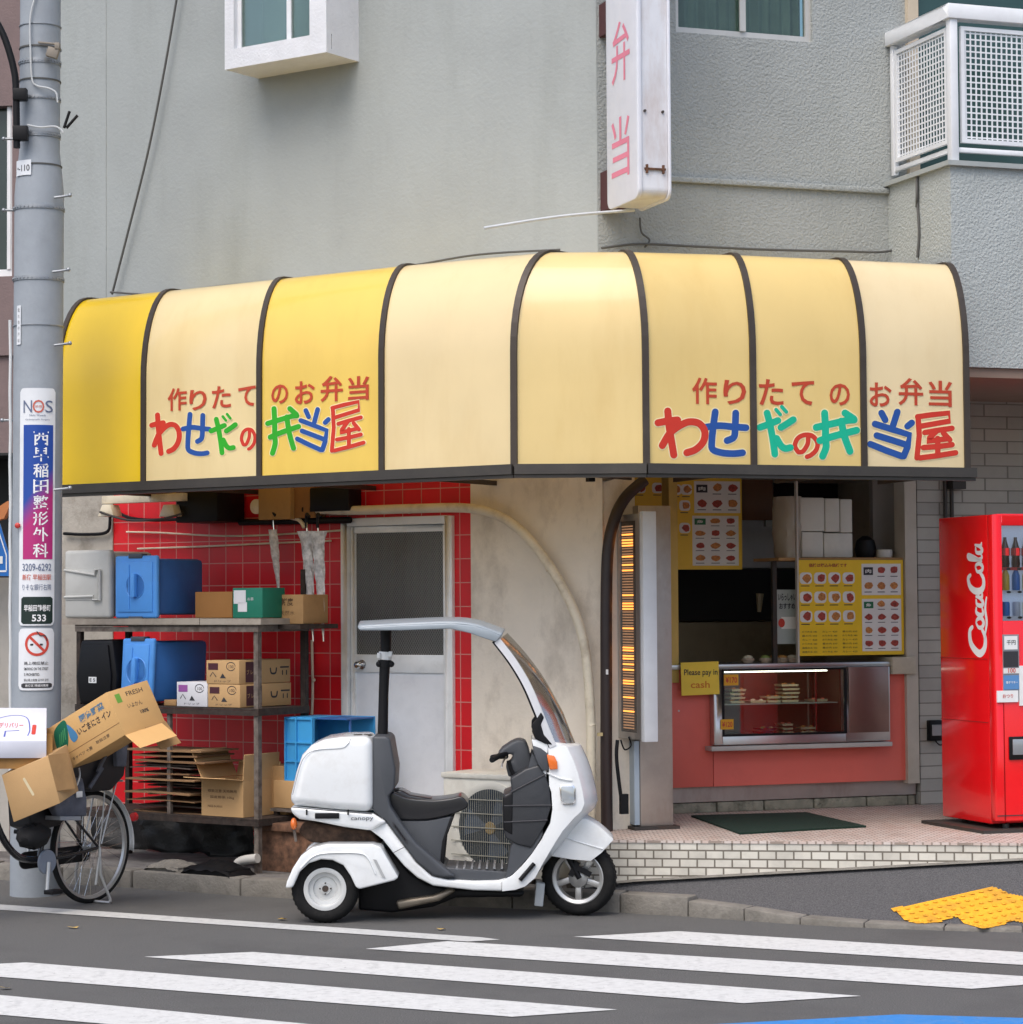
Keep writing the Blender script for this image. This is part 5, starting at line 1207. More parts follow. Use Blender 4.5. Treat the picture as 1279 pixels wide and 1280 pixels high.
part('foot', lambda b: b.box(ax0 + .08, ax0 + .16, -.45, -.07, az0 - .06, az0), M_dmetal, ac); part('foot', lambda b: b.box(ax1 - .2, ax1 - .12, -.45, -.07, az0 - .06, az0), M_dmetal, ac)
part('plinth', lambda b: b.box(ax0 - .02, ax1 + .02, -.46, -.05, .1, az0 - .06), M_slab, ac)
# ================================================================== BLACK DOWNPIPE at the corner
dp = thing('downpipe', 'black downpipe rising beside the LED board and bending under the awning', 'pipe', R, (*R.px(759, 1040, -.10)[:1], -.1, PZ))
M_dp = mat('black_brown_pipe', (.025, .014, .012), .45, dirt=.2, dcol=(.08, .06, .05))
part('pipe', lambda b: b.tube(cat([R.p3(px, py, -.10) for px, py in [(759, 1043), (758, 950), (758, 850), (758, 760), (760, 690), (768, 650), (782, 622), (806, 600)]], 8), .036, 16), M_dp, dp, smooth=True)
part('clip', lambda b: b.rbox(R.p3(750, 918, -.13), (.03, .02, .02)), mat('brass_clip', (.5, .4, .2), .5), dp); part('clip', lambda b: b.rbox(R.p3(759, 840, -.14), (.012, .01, .03)), M_white, dp)
b = MB(); b.tube(cat([R.p3(px, py, -.16) for px, py in [(772, 925), (771, 950), (777, 1000), (781, 1012)]], 6), .012, 8); b.rbox(R.p3(780, 1005, -.16), (.05, .03, .12)); tag(b.build('power_cord', M_black, fr=R, smooth=True), 'black power cord with adapter hanging below the LED board', 'cord')
b = MB(); b.tube(cat([R.p3(px, py, -.17) for px, py in [(776, 925), (781, 937), (789, 932), (786, 921)]], 6), .005, 6); tag(b.build('wire_loop', M_black, fr=R, smooth=True), 'thin wire loop under the LED board', 'cord')

# added black sheet standing in for the deep shade behind and under the rack
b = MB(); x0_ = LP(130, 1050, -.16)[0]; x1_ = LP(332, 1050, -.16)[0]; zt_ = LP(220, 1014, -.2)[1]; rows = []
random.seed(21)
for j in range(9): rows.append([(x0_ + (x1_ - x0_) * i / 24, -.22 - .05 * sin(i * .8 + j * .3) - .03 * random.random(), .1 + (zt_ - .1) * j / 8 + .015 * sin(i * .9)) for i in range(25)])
b.sheet(rows); o = b.build('shade_sheet', mat('shade_black', (.012, .012, .012), .5, bump=.3), fr=L, smooth=True); o.modifiers.new('t', 'SOLIDIFY').thickness = .004
tag(o, 'added black sheet standing in for shade on the red tiles under the rack', 'sheeting')
# ================================================================== SHOP FRONT (right side)
def RP(px, py, y=RY): return R.px(px, py, y)
def rbx(b, px0, py0, px1, py1, y0, y1, yref=None):
    yr = y0 if yref is None else yref
    a = RP(px0, py1, yr); c = RP(px1, py0, yr); b.box(a[0], c[0], y0, y1, a[1], c[1]); return b
# LED board: thin cabinet seen almost edge on
lz0 = RP(800, 925, -.3)[1]; lz1 = RP(800, 642, -.3)[1]
LFx, LFy = RP(802, 780, -.32)[0], -.32
LA = radians(-19.2 + 62)     # face turned away to the left
bb = R.w(LFx, LFy, 0); LB = Fr(bb.x, bb.y, 0)
# direction from the near right edge to the far left edge of the glowing face
far = R.w(*R.p3(775, 780, -.02)); dvec = Vector((far.x - bb.x, far.y - bb.y, 0)); lw = dvec.length
LB = Fr(far.x, far.y, atan2(bb.y - far.y, bb.x - far.x))
led = thing('led_board', 'tall narrow LED display board glowing orange, mounted edge on beside the shop front', 'LED board', LB, (lw / 2, 0, lz0))
part('casing', lambda b: b.box(-.02, lw + .005, .004, .075, lz0, lz1), M_steel, led, bevel=.006)
part('frame', lambda b: (b.box(-.02, .03, -.012, .003, lz0, lz1), b.box(lw - .05, lw + .005, -.012, .003, lz0, lz1), b.box(.03, lw - .05, -.012, .003, lz0, lz0 + .04), b.box(.03, lw - .05, -.012, .003, lz1 - .04, lz1)), M_steel, led)
part('screen', lambda b: b.box(.03, lw - .05, -.004, .003, lz0 + .04, lz1 - .04), mat('led_screen_dark', (.05, .045, .04), .3, coat=.4), led)
random.seed(5)
m_led = mat('led_orange', (.3, .1, .02), .5, emit=(1, .32, .06), estr=1.6); m_led2 = mat('led_dim', (.25, .16, .1), .5, emit=(1, .5, .25), estr=.18)
b = MB(); n = 74
for i in range(n):
    z = lz0 + .06 + (lz1 - lz0 - .12) * i / n
    on_ = random.random() < .22; b.mi = 0 if on_ else 1
    b.box(.05 + .0, lw - .10, -.0062, -.0045, z, z + (.010 if on_ else .008))
b.build('led_rows', [m_led, m_led2], led)
part('edge_trim', lambda b: b.box(lw + .005, lw + .05, -.01, .08, lz0 - .01, lz1 + .012), mat('pale_trim', (.62, .64, .66), .4), led, bevel=.004)
# steel post box behind it
sx0 = RP(800, 900, -.10)[0]; sx1 = RP(841, 900, -.10)[0]; szt = RP(820, 632, -.1)[1]
pb = thing('steel_post', 'scuffed stainless steel column standing on the tiled step', 'column', R, ((sx0 + sx1) / 2, -.05, PZ))
M_scuff = mat('scuffed_steel', (.42, .37, .33), .45, .7, var=.12, vscale=4, dirt=.4, dcol=(.2, .13, .09), dscale=4, streak=.4)
part('column', lambda b: b.box(sx0, sx1, -.10, .08, PZ + .02, szt), M_scuff, pb, bevel=.006)
part('side_strip', lambda b: b.box(sx0 - .035, sx0 - .002, -.09, .02, PZ + .03, lz0 - .02), mat('blue_grey_strip', (.35, .42, .48), .5), pb)
part('base_plate', lambda b: b.box(sx0 - .05, sx1 + .03, -.13, .1, PZ + .001, PZ + .02), M_dmetal, pb)
q = RP(812, 598, -.3); part('bracket', lambda b: (b.box(q[0] - .03, q[0] + .02, -.3, -.26, q[1] - .02, q[1] + .02)), M_black, led)
# counter: red panels, plinth, blocks, steel top
M_cred = mat('counter_red', (.76, .15, .11), .5, var=.05, dirt=.25, dcol=(.35, .12, .1), dscale=3)
ct = thing('shop_counter', 'red panelled takeaway counter with steel top below the serving window', 'counter', R, (RP(990, 1000)[0], RY, PZ))
xl = RP(838, 900)[0]; xr = RP(1147, 900)[0]
zt = RP(980, 829)[1]; zp = RP(990, 980)[1]; zq = RP(990, 999)[1]
xs1 = RP(892, 900)[0]
part('panel', lambda b: b.box(xl, xs1 - .006, RY, RY + .03, zp, zt - .02), M_cred, ct, bevel=.003)
part('panel', lambda b: b.box(xs1, xr - .03, RY + .004, RY + .034, zp, zt - .02), M_cred, ct, bevel=.003)
part('steel_plinth', lambda b: b.box(xl, xr, RY + .035, RY + .06, zq, zp), M_scuff, ct)
def blocks(b):
    x = xl; 
    while x < xr: 
        x2 = min(x + random.uniform(.3, .42), xr); b.box(x + .005, x2 - .005, RY + .035, RY + .1, PZ, zq - .006); x = x2
part('stone_base', blocks, mat('mossy_block', (.26, .25, .19), .9, var=.3, vscale=8, bump=.6, dirt=.9, dcol=(.02, .025, .015), dscale=7), ct, bevel=.008)
part('steel_top', lambda b: b.box(xl - .03, RP(1115, 826)[0], RY - .04, RY + .5, zt - .03, zt), M_steel, ct, bevel=.004)
M_cream = mat('cream_block', (.52, .47, .36), .6, dirt=.3)
part('corner_block', lambda b: rbx(b, 1116, 821, 1146, 843, RY - .06, RY + .2), M_cream, ct, bevel=.006)
part('ledge', lambda b: b.box(RP(889, 930, RY - .1)[0], RP(1115, 930, RY - .1)[0], RY - .11, RY - .0, RP(1000, 936, RY - .1)[1], RP(1000, 930.5, RY - .1)[1]), mat('pale_ledge', (.5, .47, .43), .4), ct, bevel=.003)
part('foot_screws', lambda b: [b.cyl((xl + .06 + i * .3, RY - .004, zp + .5), (xl + .06 + i * .3, RY + .0, zp + .5), .006) for i in range(2)], M_steel, ct)
# display case
def box5(b, x0, x1, y0, y1, z0, z1, th=.012):
    b.box(x0, x1, y1 - th, y1, z0, z1); b.box(x0, x0 + th, y0, y1 - th, z0, z1); b.box(x1 - th, x1, y0, y1 - th, z0, z1); b.box(x0 + th, x1 - th, y0, y1 - th, z0, z0 + th); b.box(x0 + th, x1 - th, y0, y1 - th, z1 - th, z1)
yc0 = RY - .07
dc = thing('display_case', 'steel glass fronted display case with lit snacks set in the counter', 'display case', R, (RP(980, 930)[0], yc0, RP(980, 928)[1]))
gx0, gz1 = RP(903, 838, yc0); gx1, gz0 = RP(1058, 917, yc0); cx0, cz0 = RP(893, 930, yc0); cx1, cz1 = RP(1112, 829, yc0)
cz0 = RP(985, 929, yc0)[1]; gz0 = RP(985, 918, yc0)[1]; gz1 = RP(985, 836, yc0)[1]; cz1 = zt - .031
def fr4(b, x0, x1, z0, z1, a0, a1, c0, c1, y0, y1):
    b.box(x0, a0, y0, y1, z0, z1); b.box(a1, x1, y0, y1, z0, z1); b.box(a0, a1, y0, y1, z0, c0); b.box(a0, a1, y0, y1, c1, z1)
part('case_front', lambda b: fr4(b, cx0, cx1, cz0, cz1, gx0, gx1, gz0, gz1, yc0, RY - .002), M_steel, dc, bevel=.003)
part('window_frame', lambda b: fr4(b, gx0 - .004, gx1 + .006, gz0 - .004, gz1 + .004, gx0 + .012, gx1 - .014, gz0 + .01, gz1 - .01, yc0 - .004, yc0 + .006), M_black, dc)
part('interior', lambda b: box5(b, gx0 - .02, gx1 + .02, RY + .036, RY + .46, gz0 - .02, gz1 + .02), mat('case_interior', (.16, .10, .06), .3, .2), dc)
part('service_door', lambda b: b.box(gx1 + .02, cx1 - .01, yc0 - .008, yc0 - .001, gz0 - .0, gz1 + .005), mat('brown_steel', (.30, .2, .17), .35, .8, dirt=.3, dcol=(.2, .1, .08)), dc, bevel=.003)
part('glass', lambda b: b.box(gx0 + .012, gx1 - .014, yc0 + .0, yc0 + .004, gz0 + .01, gz1 - .01), glass('case_glass', (.93, .97, .95), .04), dc)
part('lamp', lambda b: b.box(gx0 + .03, gx1 - .10, RY + .0, RY + .03, gz1 - .022, gz1 - .014), mat('tube_light', (1, 1, .9), .5, emit=(1, .98, .85), estr=2.6), dc)
# knock a hole in the red panel behind the window: replace the panel by a framed one
for o in [q for q in bpy.data.objects if q.parent == ct and q.name.startswith('panel')][1:2]:
    bpy.data.objects.remove(o)
part('panel', lambda b: fr4(b, xs1, xr - .03, zp, zt - .035, gx0 - .02, gx1 + .02, gz0 - .02, gz1 + .012, RY + .004, RY + .034), M_cred, ct)
zsf = RP(980, 879, RY)[1]
part('glass_shelf', lambda b: b.box(gx0, gx1, RY + .05, RY + .4, zsf - .008, zsf), mat('shelf_glass', (.35, .42, .38), .15), dc)
part('upright', lambda b: (b.box(gx1 - .16, gx1 - .15, RY + .06, RY + .07, gz0, gz1), b.box(gx1 - .10, gx1 - .09, RY + .3, RY + .31, gz0, gz1)), M_chrome, dc)
M_tray = mat('food_tray', (.50, .46, .30), .3, coat=.3); M_food = [mat('fried_golden', (.55, .28, .08), .6, var=.3, vscale=40), mat('rice_pale', (.7, .66, .5), .6, var=.1), mat('salad', (.3, .4, .12), .6, var=.3), mat('croquette', (.38, .17, .05), .7, var=.3)]
random.seed(4)
items = [(912, 931, zsf, 4, 'stack of filled trays at the left of the glass shelf'), (936, 956, zsf, 1, 'single pale rice tray left of centre on the glass shelf'), (957, 975, zsf, 2, 'pair of yellow topped trays in the middle of the glass shelf'), (976, 998, zsf, 5, 'tallest stack of white trays on the glass shelf'), (1014, 1034, zsf, 1, 'red topped tray at the right of the glass shelf'), (948, 968, gz0 - .008, 2, 'pair of dark trays on the case floor'), (976, 990, gz0 - .008, 3, 'tray with pink bag on the case floor'), (1000, 1020, gz0 - .008, 2, 'greenish wrapped trays at the right of the case floor')]
for k, (p0, p1, z_, n_, lab) in enumerate(items):
    xa_ = RP(p0, 880, RY + .12)[0]; xb_ = RP(p1, 880, RY + .12)[0]
    t = thing('food_tray', lab, 'food tray', R, ((xa_ + xb_) / 2, RY + .15, z_ + .001), 'food trays in the display case')
    for j in range(n_):
        z0_ = z_ + .002 + j * .026; jx = random.uniform(-.006, .006)
        part('tray', lambda b: b.prism([(xa_ + .008 + jx, z0_), (xb_ - .008 + jx, z0_), (xb_ + jx, z0_ + .014), (xa_ + jx, z0_ + .014)], RY + .1 , RY + .22), M_tray if k != 5 else M_black, t)
        if j == n_ - 1 or random.random() < .5:
            fm = M_food[(k + j) % 4] if k not in (4, 6) else mat('pink_food', (.6, .16, .1), .5, var=.3, vscale=40)
            part('food', lambda b: [b.ball((xa_ + (xb_ - xa_) * u_ + jx, RY + .13 + .05 * (q_ % 2), z0_ + .014), .016, (1, 1, .6), 8) for q_, u_ in enumerate((.22, .5, .78))], fm, t, smooth=True)
def price(px0, py0, px1, py1, y, txt, label):
    a = RP(px0, py1, y); c = RP(px1, py0, y); b = MB(); b.box(a[0], c[0], y - .002, y, a[1], c[1]); o = tag(b.build('price_card', mat('orange_card2', (.75, .38, .02), .6), fr=R), label, 'price card')
    part('lettering', lambda b: b.text(txt, at((a[0] + c[0]) / 2, y - .0035, (a[1] + c[1]) / 2), w=(c[0] - a[0]) * .8, h=(c[1] - a[1]) * .55, bold=.02), M_red, o)
price(905, 843, 923, 857, yc0 - .006, '¥170', 'orange price card at the upper left corner of the display case glass')
price(901, 899, 917, 912, yc0 - .006, '¥120', 'orange price card at the lower left corner of the display case glass')
# pay in cash note
a = RP(850, 869, RY - .06); c = RP(897, 827, RY - .06)
b = MB(); b.rbox(((a[0] + c[0]) / 2, RY - .082, (a[1] + c[1]) / 2), (c[0] - a[0], .002, c[1] - a[1]), ry=-.02); no = tag(b.build('cash_notice', mat('yellow_paper', (.85, .62, .06), .6), fr=R), 'yellow handwritten paper reading Please pay in cash hung from the counter', 'notice')
part('lettering', lambda b: b.text('Please pay in', at((a[0] + c[0]) / 2 + .005, RY - .0845, (a[1] + c[1]) / 2 + .035), w=(c[0] - a[0]) * .88, h=.05, bold=.012), M_ink, no)
part('lettering', lambda b: b.text('cash', at((a[0] + c[0]) / 2, RY - .0845, (a[1] + c[1]) / 2 - .04), w=(c[0] - a[0]) * .5, h=.045, bold=.014), mat('orange_ink', (.65, .2, .02), .6), no)
# menu boards
M_my = mat('menu_yellow', (.85, .56, .02), .45, var=.04); M_mw = mat('menu_white', (.75, .74, .70), .5); M_f1 = mat('menu_food_red', (.35, .05, .03), .6, var=.5, vscale=60); M_f2 = mat('menu_food_orange', (.5, .2, .05), .6, var=.4, vscale=60)
random.seed(9)
def food_pic(b, x, z, w, h, y, rice=True):
    if rice: b.mi = 1; b.prism(rr_poly(x - w * .5, x + w * .5, z - h * .5, z + h * .5, min(w, h) * .3, 3), y - .002, y - .0012)
    b.mi = random.choice((2, 3)); b.prism([(x + w * (.1 if rice else 0) + w * .38 * cos(t) * random.uniform(.7, 1.1), z + h * .42 * sin(t) * random.uniform(.7, 1.1)) for t in [i * 2 * pi / 8 for i in range(8)]], y - .003, y - .0022)
    b.mi = 4; b.box(x - w * .4, x + w * .3, y - .0012, y - .0004, z - h * .72, z - h * .64)
def menu_white(b, x0, x1, z0, z1, y, rows, cols, head, hc):
    b.mi = 1; b.box(x0, x1, y - .0012, y - .0004, z0, z1)
    cw = (x1 - x0) / cols; rh = (z1 - z0) / rows
    for r in range(rows):
        for c_ in range(cols):
            x = x0 + cw * (c_ + .5); z = z1 - rh * (r + .5)
            if r == 0 and c_ == 0: b.mi = hc; b.box(x - cw * .36, x + cw * .36, y - .003, y - .0022, z - rh * .22, z + rh * .28); b.mi = 1; b.text(head, at(x, y - .0035, z + rh * .03), w=cw * .45, h=rh * .25, bold=.02); continue
            b.mi = random.choice((2, 3)); b.prism([(x + cw * .34 * cos(t) * random.uniform(.75, 1.1), z + rh * .1 + rh * .26 * sin(t) * random.uniform(.75, 1.1)) for t in [i * 2 * pi / 8 for i in range(8)]], y - .003, y - .0022)
            b.mi = 4; b.box(x - cw * .3, x + cw * .25, y - .003, y - .0022, z - rh * .33, z - rh * .28)
MM = [M_my, M_mw, M_f1, M_f2, M_ink, mat('dark_green', (.01, .14, .05), .5)]
y = RY - .01
a = RP(999, 820, y); c = RP(1129, 701, y); 
z0m, z1m = RP(1064, 819, y)[1], RP(1064, 700, y)[1]
mb_ = thing('menu_board', 'bright yellow menu board with rows of bento pictures in the right serving window', 'menu board', R, ((a[0] + c[0]) / 2, y, z0m))
part('board', lambda b: b.box(a[0], c[0], y, y + .012, z0m, z1m), M_my, mb_)
b = MB(); W_ = c[0] - a[0]; H_ = z1m - z0m
for r in range(3):
    for k in range(4): food_pic(b, a[0] + W_ * (.07 + .135 * k), z1m - H_ * (.19 + .2 * r), W_ * .115, H_ * .12, y)
b.mi = 2; b.text('価格は税込み価格です', at(a[0] + W_ * .28, y - .002, z1m - H_ * .055), w=W_ * .36, h=H_ * .04, bold=.02)
for r in range(6):
    for k in range(3): b.mi = 4; b.text(random.choice(['のり弁当 380', '唐揚弁当 450', 'カレー 420', '幕の内 550']), at(a[0] + W_ * (.1 + .19 * k), y - .002, z1m - H_ * (.75 + .042 * r)), w=W_ * .14, h=H_ * .02)
xw0 = a[0] + W_ * .60
b.build('menu_print', MM, mb_)
b = MB(); menu_white(b, xw0, c[0] - .02, z0m + H_ * .63, z1m - H_ * .04, y, 2, 3, '肉', 4); b.build('picture_panel', MM, mb_); b = MB(); menu_white(b, xw0, c[0] - .02, z0m + H_ * .04, z0m + H_ * .59, y, 4, 3, '魚', 5); b.build('picture_panel', MM, mb_)
y2 = RY + .45
a = RP(790, 712, y2); c = RP(927, 598, y2); z0m, z1m = a[1], RP(860, 597, y2)[1]
mb2 = thing('menu_board', 'dim yellow menu board with white picture panels hung inside at the left', 'menu board', R, ((a[0] + c[0]) / 2, y2, z0m))
part('board', lambda b: b.box(a[0], c[0], y2, y2 + .012, z0m, z1m + .1), mat('menu_yellow_dim', (.80, .52, .04), .5), mb2)
b = MB(); p = lambda x_, z_: RP(x_, z_, y2)
for (q0, q1, r0_, r1_, rr_, hc, hd) in [(868, 925, 602, 641, 2, 4, '肉'), (866, 923, 645, 707, 4, 5, '魚')]:
    b = MB(); A, C_ = p(q0, r1_), p(q1, r0_); menu_white(b, A[0], C_[0], A[1], C_[1], y2, rr_, 3, hd, hc); b.build('picture_panel', MM, mb2)
b = MB()
for px, py in [(800, 610), (822, 610), (845, 612), (856, 632), (856, 660), (858, 612)]:
    A = p(px, py); food_pic(b, A[0], A[1], .08, .07, y2)
b.build('menu_print', MM, mb2)
# window glazing bar and shelf above the right menu
x_ = RP(997, 700, y)[0]; b = MB(); b.box(x_ - .008, x_ + .004, RY - .02, RY + .01, zt, 2.62)
sf = tag(b.build('glazing_bar', mat('pale_bar2', (.5, .47, .42), .5), fr=R), 'slim vertical glazing bar between the open hatch and the menu window', 'glazing bar')
zsh = RP(1060, 697)[1]; xwr = RP(1130, 700)[0]
ws = thing('window_shelf', 'shelf inside the right serving window above the yellow menu', 'shelf', R, ((x_ + xwr) / 2, RY + .2, zsh))
part('board', lambda b: b.box(x_ - .13, xwr, RY + .006, RY + .4, zsh - .02, zsh), M_card2, ws); part('bracket', lambda b: b.box(x_ - .13, x_ - .1, RY + .1, RY + .13, zt, zsh - .02), M_dmetal, ws)
# bag of white trays on the shelf
a = RP(976, 696, RY + .05); c = RP(1070, 620, RY + .05)
fb = thing('tray_bag', 'plastic bag of stacked white foam trays on the window shelf', 'bag', R, ((a[0] + c[0]) / 2, RY + .15, zsh))
M_foam = mat('foam_white', (.66, .65, .58), .6, dirt=.15)
W_ = (c[0] - a[0]); zz0 = zsh + .002; Hh = c[1] - a[1]
part('foam_stack', lambda b: [b.box(a[0] + W_ * u0, a[0] + W_ * u1, RY + .07, RY + .28, zz0 + Hh * v0, zz0 + Hh * v1) for u0, u1, v0, v1 in [(.3, .58, .0, .42), (.59, .97, .0, .40), (.28, .60, .43, .98), (.61, .80, .42, .97), (.81, .97, .41, .96)]], M_foam, fb, bevel=.008)
bg_ = MB(); random.seed(8); rows = []
for i in range(11):
    z = zz0 + Hh * i / 10; rows.append([])
    for k in range(25):
        t_ = 2 * pi * k / 24; ex = W_ * .22 * (1 + .12 * random.uniform(-1, 1)) * (1.0 - .25 * abs(i / 10 - .6)); rows[-1].append((a[0] + W_ * .2 + ex * cos(t_) * .8, RY + .17 + .11 * sin(t_) * (1 + .1 * random.uniform(-1, 1)), z))
bg_.sheet(rows); bg_.build('bag_film', glass('bag_film', (.9, .88, .8), .12, .25, (.55, .48, .38), .6), fb, smooth=True)
a = RP(1099, 695, RY + .05); c = RP(1121, 683, RY + .05)
b = MB(); b.lathe([(.05, 0), (.055, .005), (.055, .045), (.05, .055), (.0, .056)], ((a[0] + c[0]) / 2, RY + .1, zsh + .001), (0, 0, 1), 20); tag(b.build('white_tub', M_foam, fr=R, smooth=True), 'small round white tub at the right end of the window shelf', 'tub')
b = MB(); b.lathe([(.0, 0), (.06, 0), (.075, .06), (.06, .12), (.02, .15)], (RP(1083, 690, RY + .15)[0], RP(0, 0, 0)[1] * 0 + RY + .16, zsh + .001), (0, 0, 1), 16); tag(b.build('dark_pot', M_black, fr=R, smooth=True), 'dark round pot between the foam trays and the white tub', 'pot')
# small poster by the hatch
a = RP(972, 805, RY + .1); c = RP(996, 737, RY + .1)
po = thing('poster', 'small grey poster with black lettering inside the hatch by the glazing bar', 'poster', R, ((a[0] + c[0]) / 2, RY + .1, a[1]))
part('sheet', lambda b: b.box(a[0], c[0], RY + .1, RY + .104, a[1], c[1]), mat('grey_poster', (.38, .42, .4), .6), po)
part('lettering', lambda b: (b.text('いらっしゃい', at((a[0] + c[0]) / 2, RY + .097, c[1] - .05), w=(c[0] - a[0]) * .9, h=.05, bold=.03), b.text('おすすめ', at((a[0] + c[0]) / 2, RY + .097, c[1] - .11), w=(c[0] - a[0]) * .8, h=.04, bold=.03)), M_ink, po)
part('picture', lambda b: (b.box(a[0] + .03, c[0] - .01, RY + .097, RY + .099, a[1] + .1, a[1] + .18), ), M_mw, po); part('red_picture', lambda b: b.ball((a[0] + .03, RY + .096, a[1] + .14), .025, (1, .05, 1.2), 10), M_red, po)
# interior furniture seen through the hatch
yk = 2.2
kit = thing('kitchen_hood', 'black cooking hood and olive backsplash deep inside the shop', 'kitchen hood', R, (RP(900, 800, yk)[0], yk, PZ))
part('hood', lambda b: (lambda a, c: b.box(a[0] - .6, c[0] + .3, yk, yk + .6, a[1], c[1]))(RP(846, 776, yk), RP(985, 711, yk)), M_dark, kit)
part('backsplash', lambda b: (lambda a, c: b.box(a[0] - .6, c[0] + .3, yk + .02, yk + .6, a[1], c[1]))(RP(846, 850, yk), RP(985, 777, yk)), mat('olive_steel', (.42, .36, .24), .4, .4, dirt=.4, dcol=(.1, .07, .03)), kit)
part('upper_wall', lambda b: (lambda a, c: b.box(a[0], c[0] + .35, yk + .04, yk + .5, a[1], c[1]))(RP(925, 710, yk), RP(985, 650, yk)), mat('pale_tile', (.62, .60, .58), .4), kit)
part('ladle', lambda b: b.tube([R.p3(950, 742, yk - .03), R.p3(949, 765, yk - .03)], .03, 8, rs=[.03, .015]), mat('ladle', (.6, .5, .3), .4), kit)
a = RP(965, 650, yk - .3); b = MB()
q = MB(); (lambda a, c: q.box(a[0], c[0], yk - .32, yk - .3, a[1], c[1]))(RP(966, 640, yk - .3), RP(1046, 600, yk - .3)); kd = tag(q.build('wall_screen', M_dark, fr=R), 'dark screen with pale frame high inside the shop', 'screen')
part('frame', lambda b: (b.box(a[0] - .06, a[0] - .0, yk - .33, yk - .29, a[1] - .05, a[1] + .7), b.box(a[0], a[0] + .8, yk - .33, yk - .29, a[1] - .05, a[1] - .01)), mat('pale_bar2', (.5, .47, .42), .5), kd)
b = MB(); (lambda a, c: b.box(a[0], c[0], 1.5, 1.55, a[1], c[1]))(RP(928, 650, 1.5), RP(966, 596, 1.5)); tag(b.build('brown_cabinet', mat('brown_wood', (.16, .06, .02), .5), fr=R), 'brown wooden cabinet hung inside beside the left menu board', 'cabinet')
for k, px in enumerate((935, 957, 968, 978, 990)):
    x_ = RP(px, 815, RY + .2)[0]; b = MB(); b.lathe([(.0, 0), (.03, 0), (.045, .02), (.04, .03), (.0, .035)], (x_, RY + .2, zt + .001), (0, 0, 1), 14); b.mi = 1; b.ball((x_, RY + .2, zt + .035), .034, (1, 1, .5), 10)
    tag(b.build('bread_roll', [mat('foil_cup', (.5, .4, .3), .5), M_food[(k + 1) % 4]], fr=R, smooth=True), ['dark round snack leftmost on the steel counter', 'pale snack second from left on the steel counter', 'golden snack in the middle of the steel counter', 'dark snack right of the middle on the steel counter', 'golden snack rightmost on the steel counter by the poster'][k], 'snack', 'snacks on the counter')
# ceiling strip light fittings are off; curtain-like panels right of the shelf
b = MB(); (lambda a, c: b.box(a[0], c[0], RY + .35, RY + .4, a[1], c[1]))(RP(1092, 690, RY + .35), RP(1130, 596, RY + .35)); tag(b.build('door_panel', mat('grey_panel', (.33, .31, .28), .6), fr=R), 'grey vertical panel inside the right serving window', 'panel')
# mat
M_mat = mat('green_mat', (.004, .025, .014), .95, var=.4, vscale=60, bump=.8, bscale=150)
mp = [R.gz(px, py, PZ + .012) for px, py in [(864, 1019), (1008, 1015), (1083, 1032), (925, 1041)]]
b = MB(); lo = [b.V((x, y_, PZ + .001)) for x, y_ in mp]; hi = [b.V((x, y_, PZ + .012)) for x, y_ in mp]; b.face(hi[::-1]); b.face(lo)
for j in range(4): b.face([lo[j], lo[(j + 1) % 4], hi[(j + 1) % 4], hi[j]])
bmesh.ops.recalc_face_normals(b.bm, faces=b.bm.faces); tag(b.build('door_mat', M_mat, fr=R), 'dark green bristle mat on the tiled step before the counter', 'mat')
# intercom box on brick jamb
a = RP(1161, 926, RY - .03); c = RP(1177, 900, RY - .03); ic = thing('switch_box', 'small black outdoor socket box on the grey brick wall left of the vending machine', 'socket box', R, ((a[0] + c[0]) / 2, RY, a[1]))
part('box', lambda b: b.box(a[0], c[0], RY - .05, RY, a[1], c[1]), M_black, ic, bevel=.006); part('cover', lambda b: b.box(a[0] + .015, c[0] - .015, RY - .056, RY - .05, a[1] + .035, c[1] - .03), mat('grey_cover', (.28, .28, .28), .4), ic); part('cable', lambda b: b.tube(cat([((a[0] + c[0]) / 2, RY - .03, a[1]), ((a[0] + c[0]) / 2 + .03, RY - .04, a[1] - .03), ((a[0] + c[0]) / 2 + .08, RY - .02, a[1] - .02)], 4), .005), M_black, ic)
b = MB()
for px in (1182, 1190): x_ = RP(px, 640, RY - .03)[0]; b.cyl((x_, RY - .03, 1.6), (x_, RY - .03, RP(px, 598, RY)[1] + .25), .014)
q = RP(1196, 605, RY - .06); b.rbox((q[0], RY - .06, q[1]), (.1, .08, .07)); tag(b.build('wall_conduit', M_dmetal, fr=R), 'pair of thin conduits with clamp on the brick wall above the vending machine', 'conduit')

# ================================================================== VENDING MACHINE
vy = -1.08; vx0, _ = R.px(1243.5, 900, vy); vz0 = PZ + .045; vz1 = R.px(1243, 643, vy)[1]; vd = .64; vw = 1.0
vm = thing('vending_machine', 'bright red drinks vending machine with white script lettering at the right edge', 'vending machine', R, (vx0 + vw / 2, vy + vd / 2, PZ))
M_vr = mat('vending_red', (.78, .004, .008), .22, var=.03, coat=.6, spec=.5)
part('cabinet', lambda b: b.box(vx0, vx0 + vw, vy + .06, vy + vd, vz0, vz1), M_vr, vm, bevel=.008)
dwz = lambda py: R.px(1260, py, vy)[1]; dwx = lambda px: R.px(px, 800, vy)[0]
wx0_, wx1_ = dwx(1254), vx0 + vw - .1; wz0_, wz1_ = dwz(776), dwz(657)
part('door', lambda b: (fr4(b, vx0, vx0 + vw, vz0 + .02, vz1, wx0_, wx1_, wz0_, wz1_, vy, vy + .058)), M_vr, vm, bevel=.006)
part('display_back', lambda b: b.box(wx0_, wx1_, vy + .05, vy + .057, wz0_, wz1_), mat('display_back', (.45, .55, .65), .5, emit=(.7, .8, 1), estr=.15), vm)
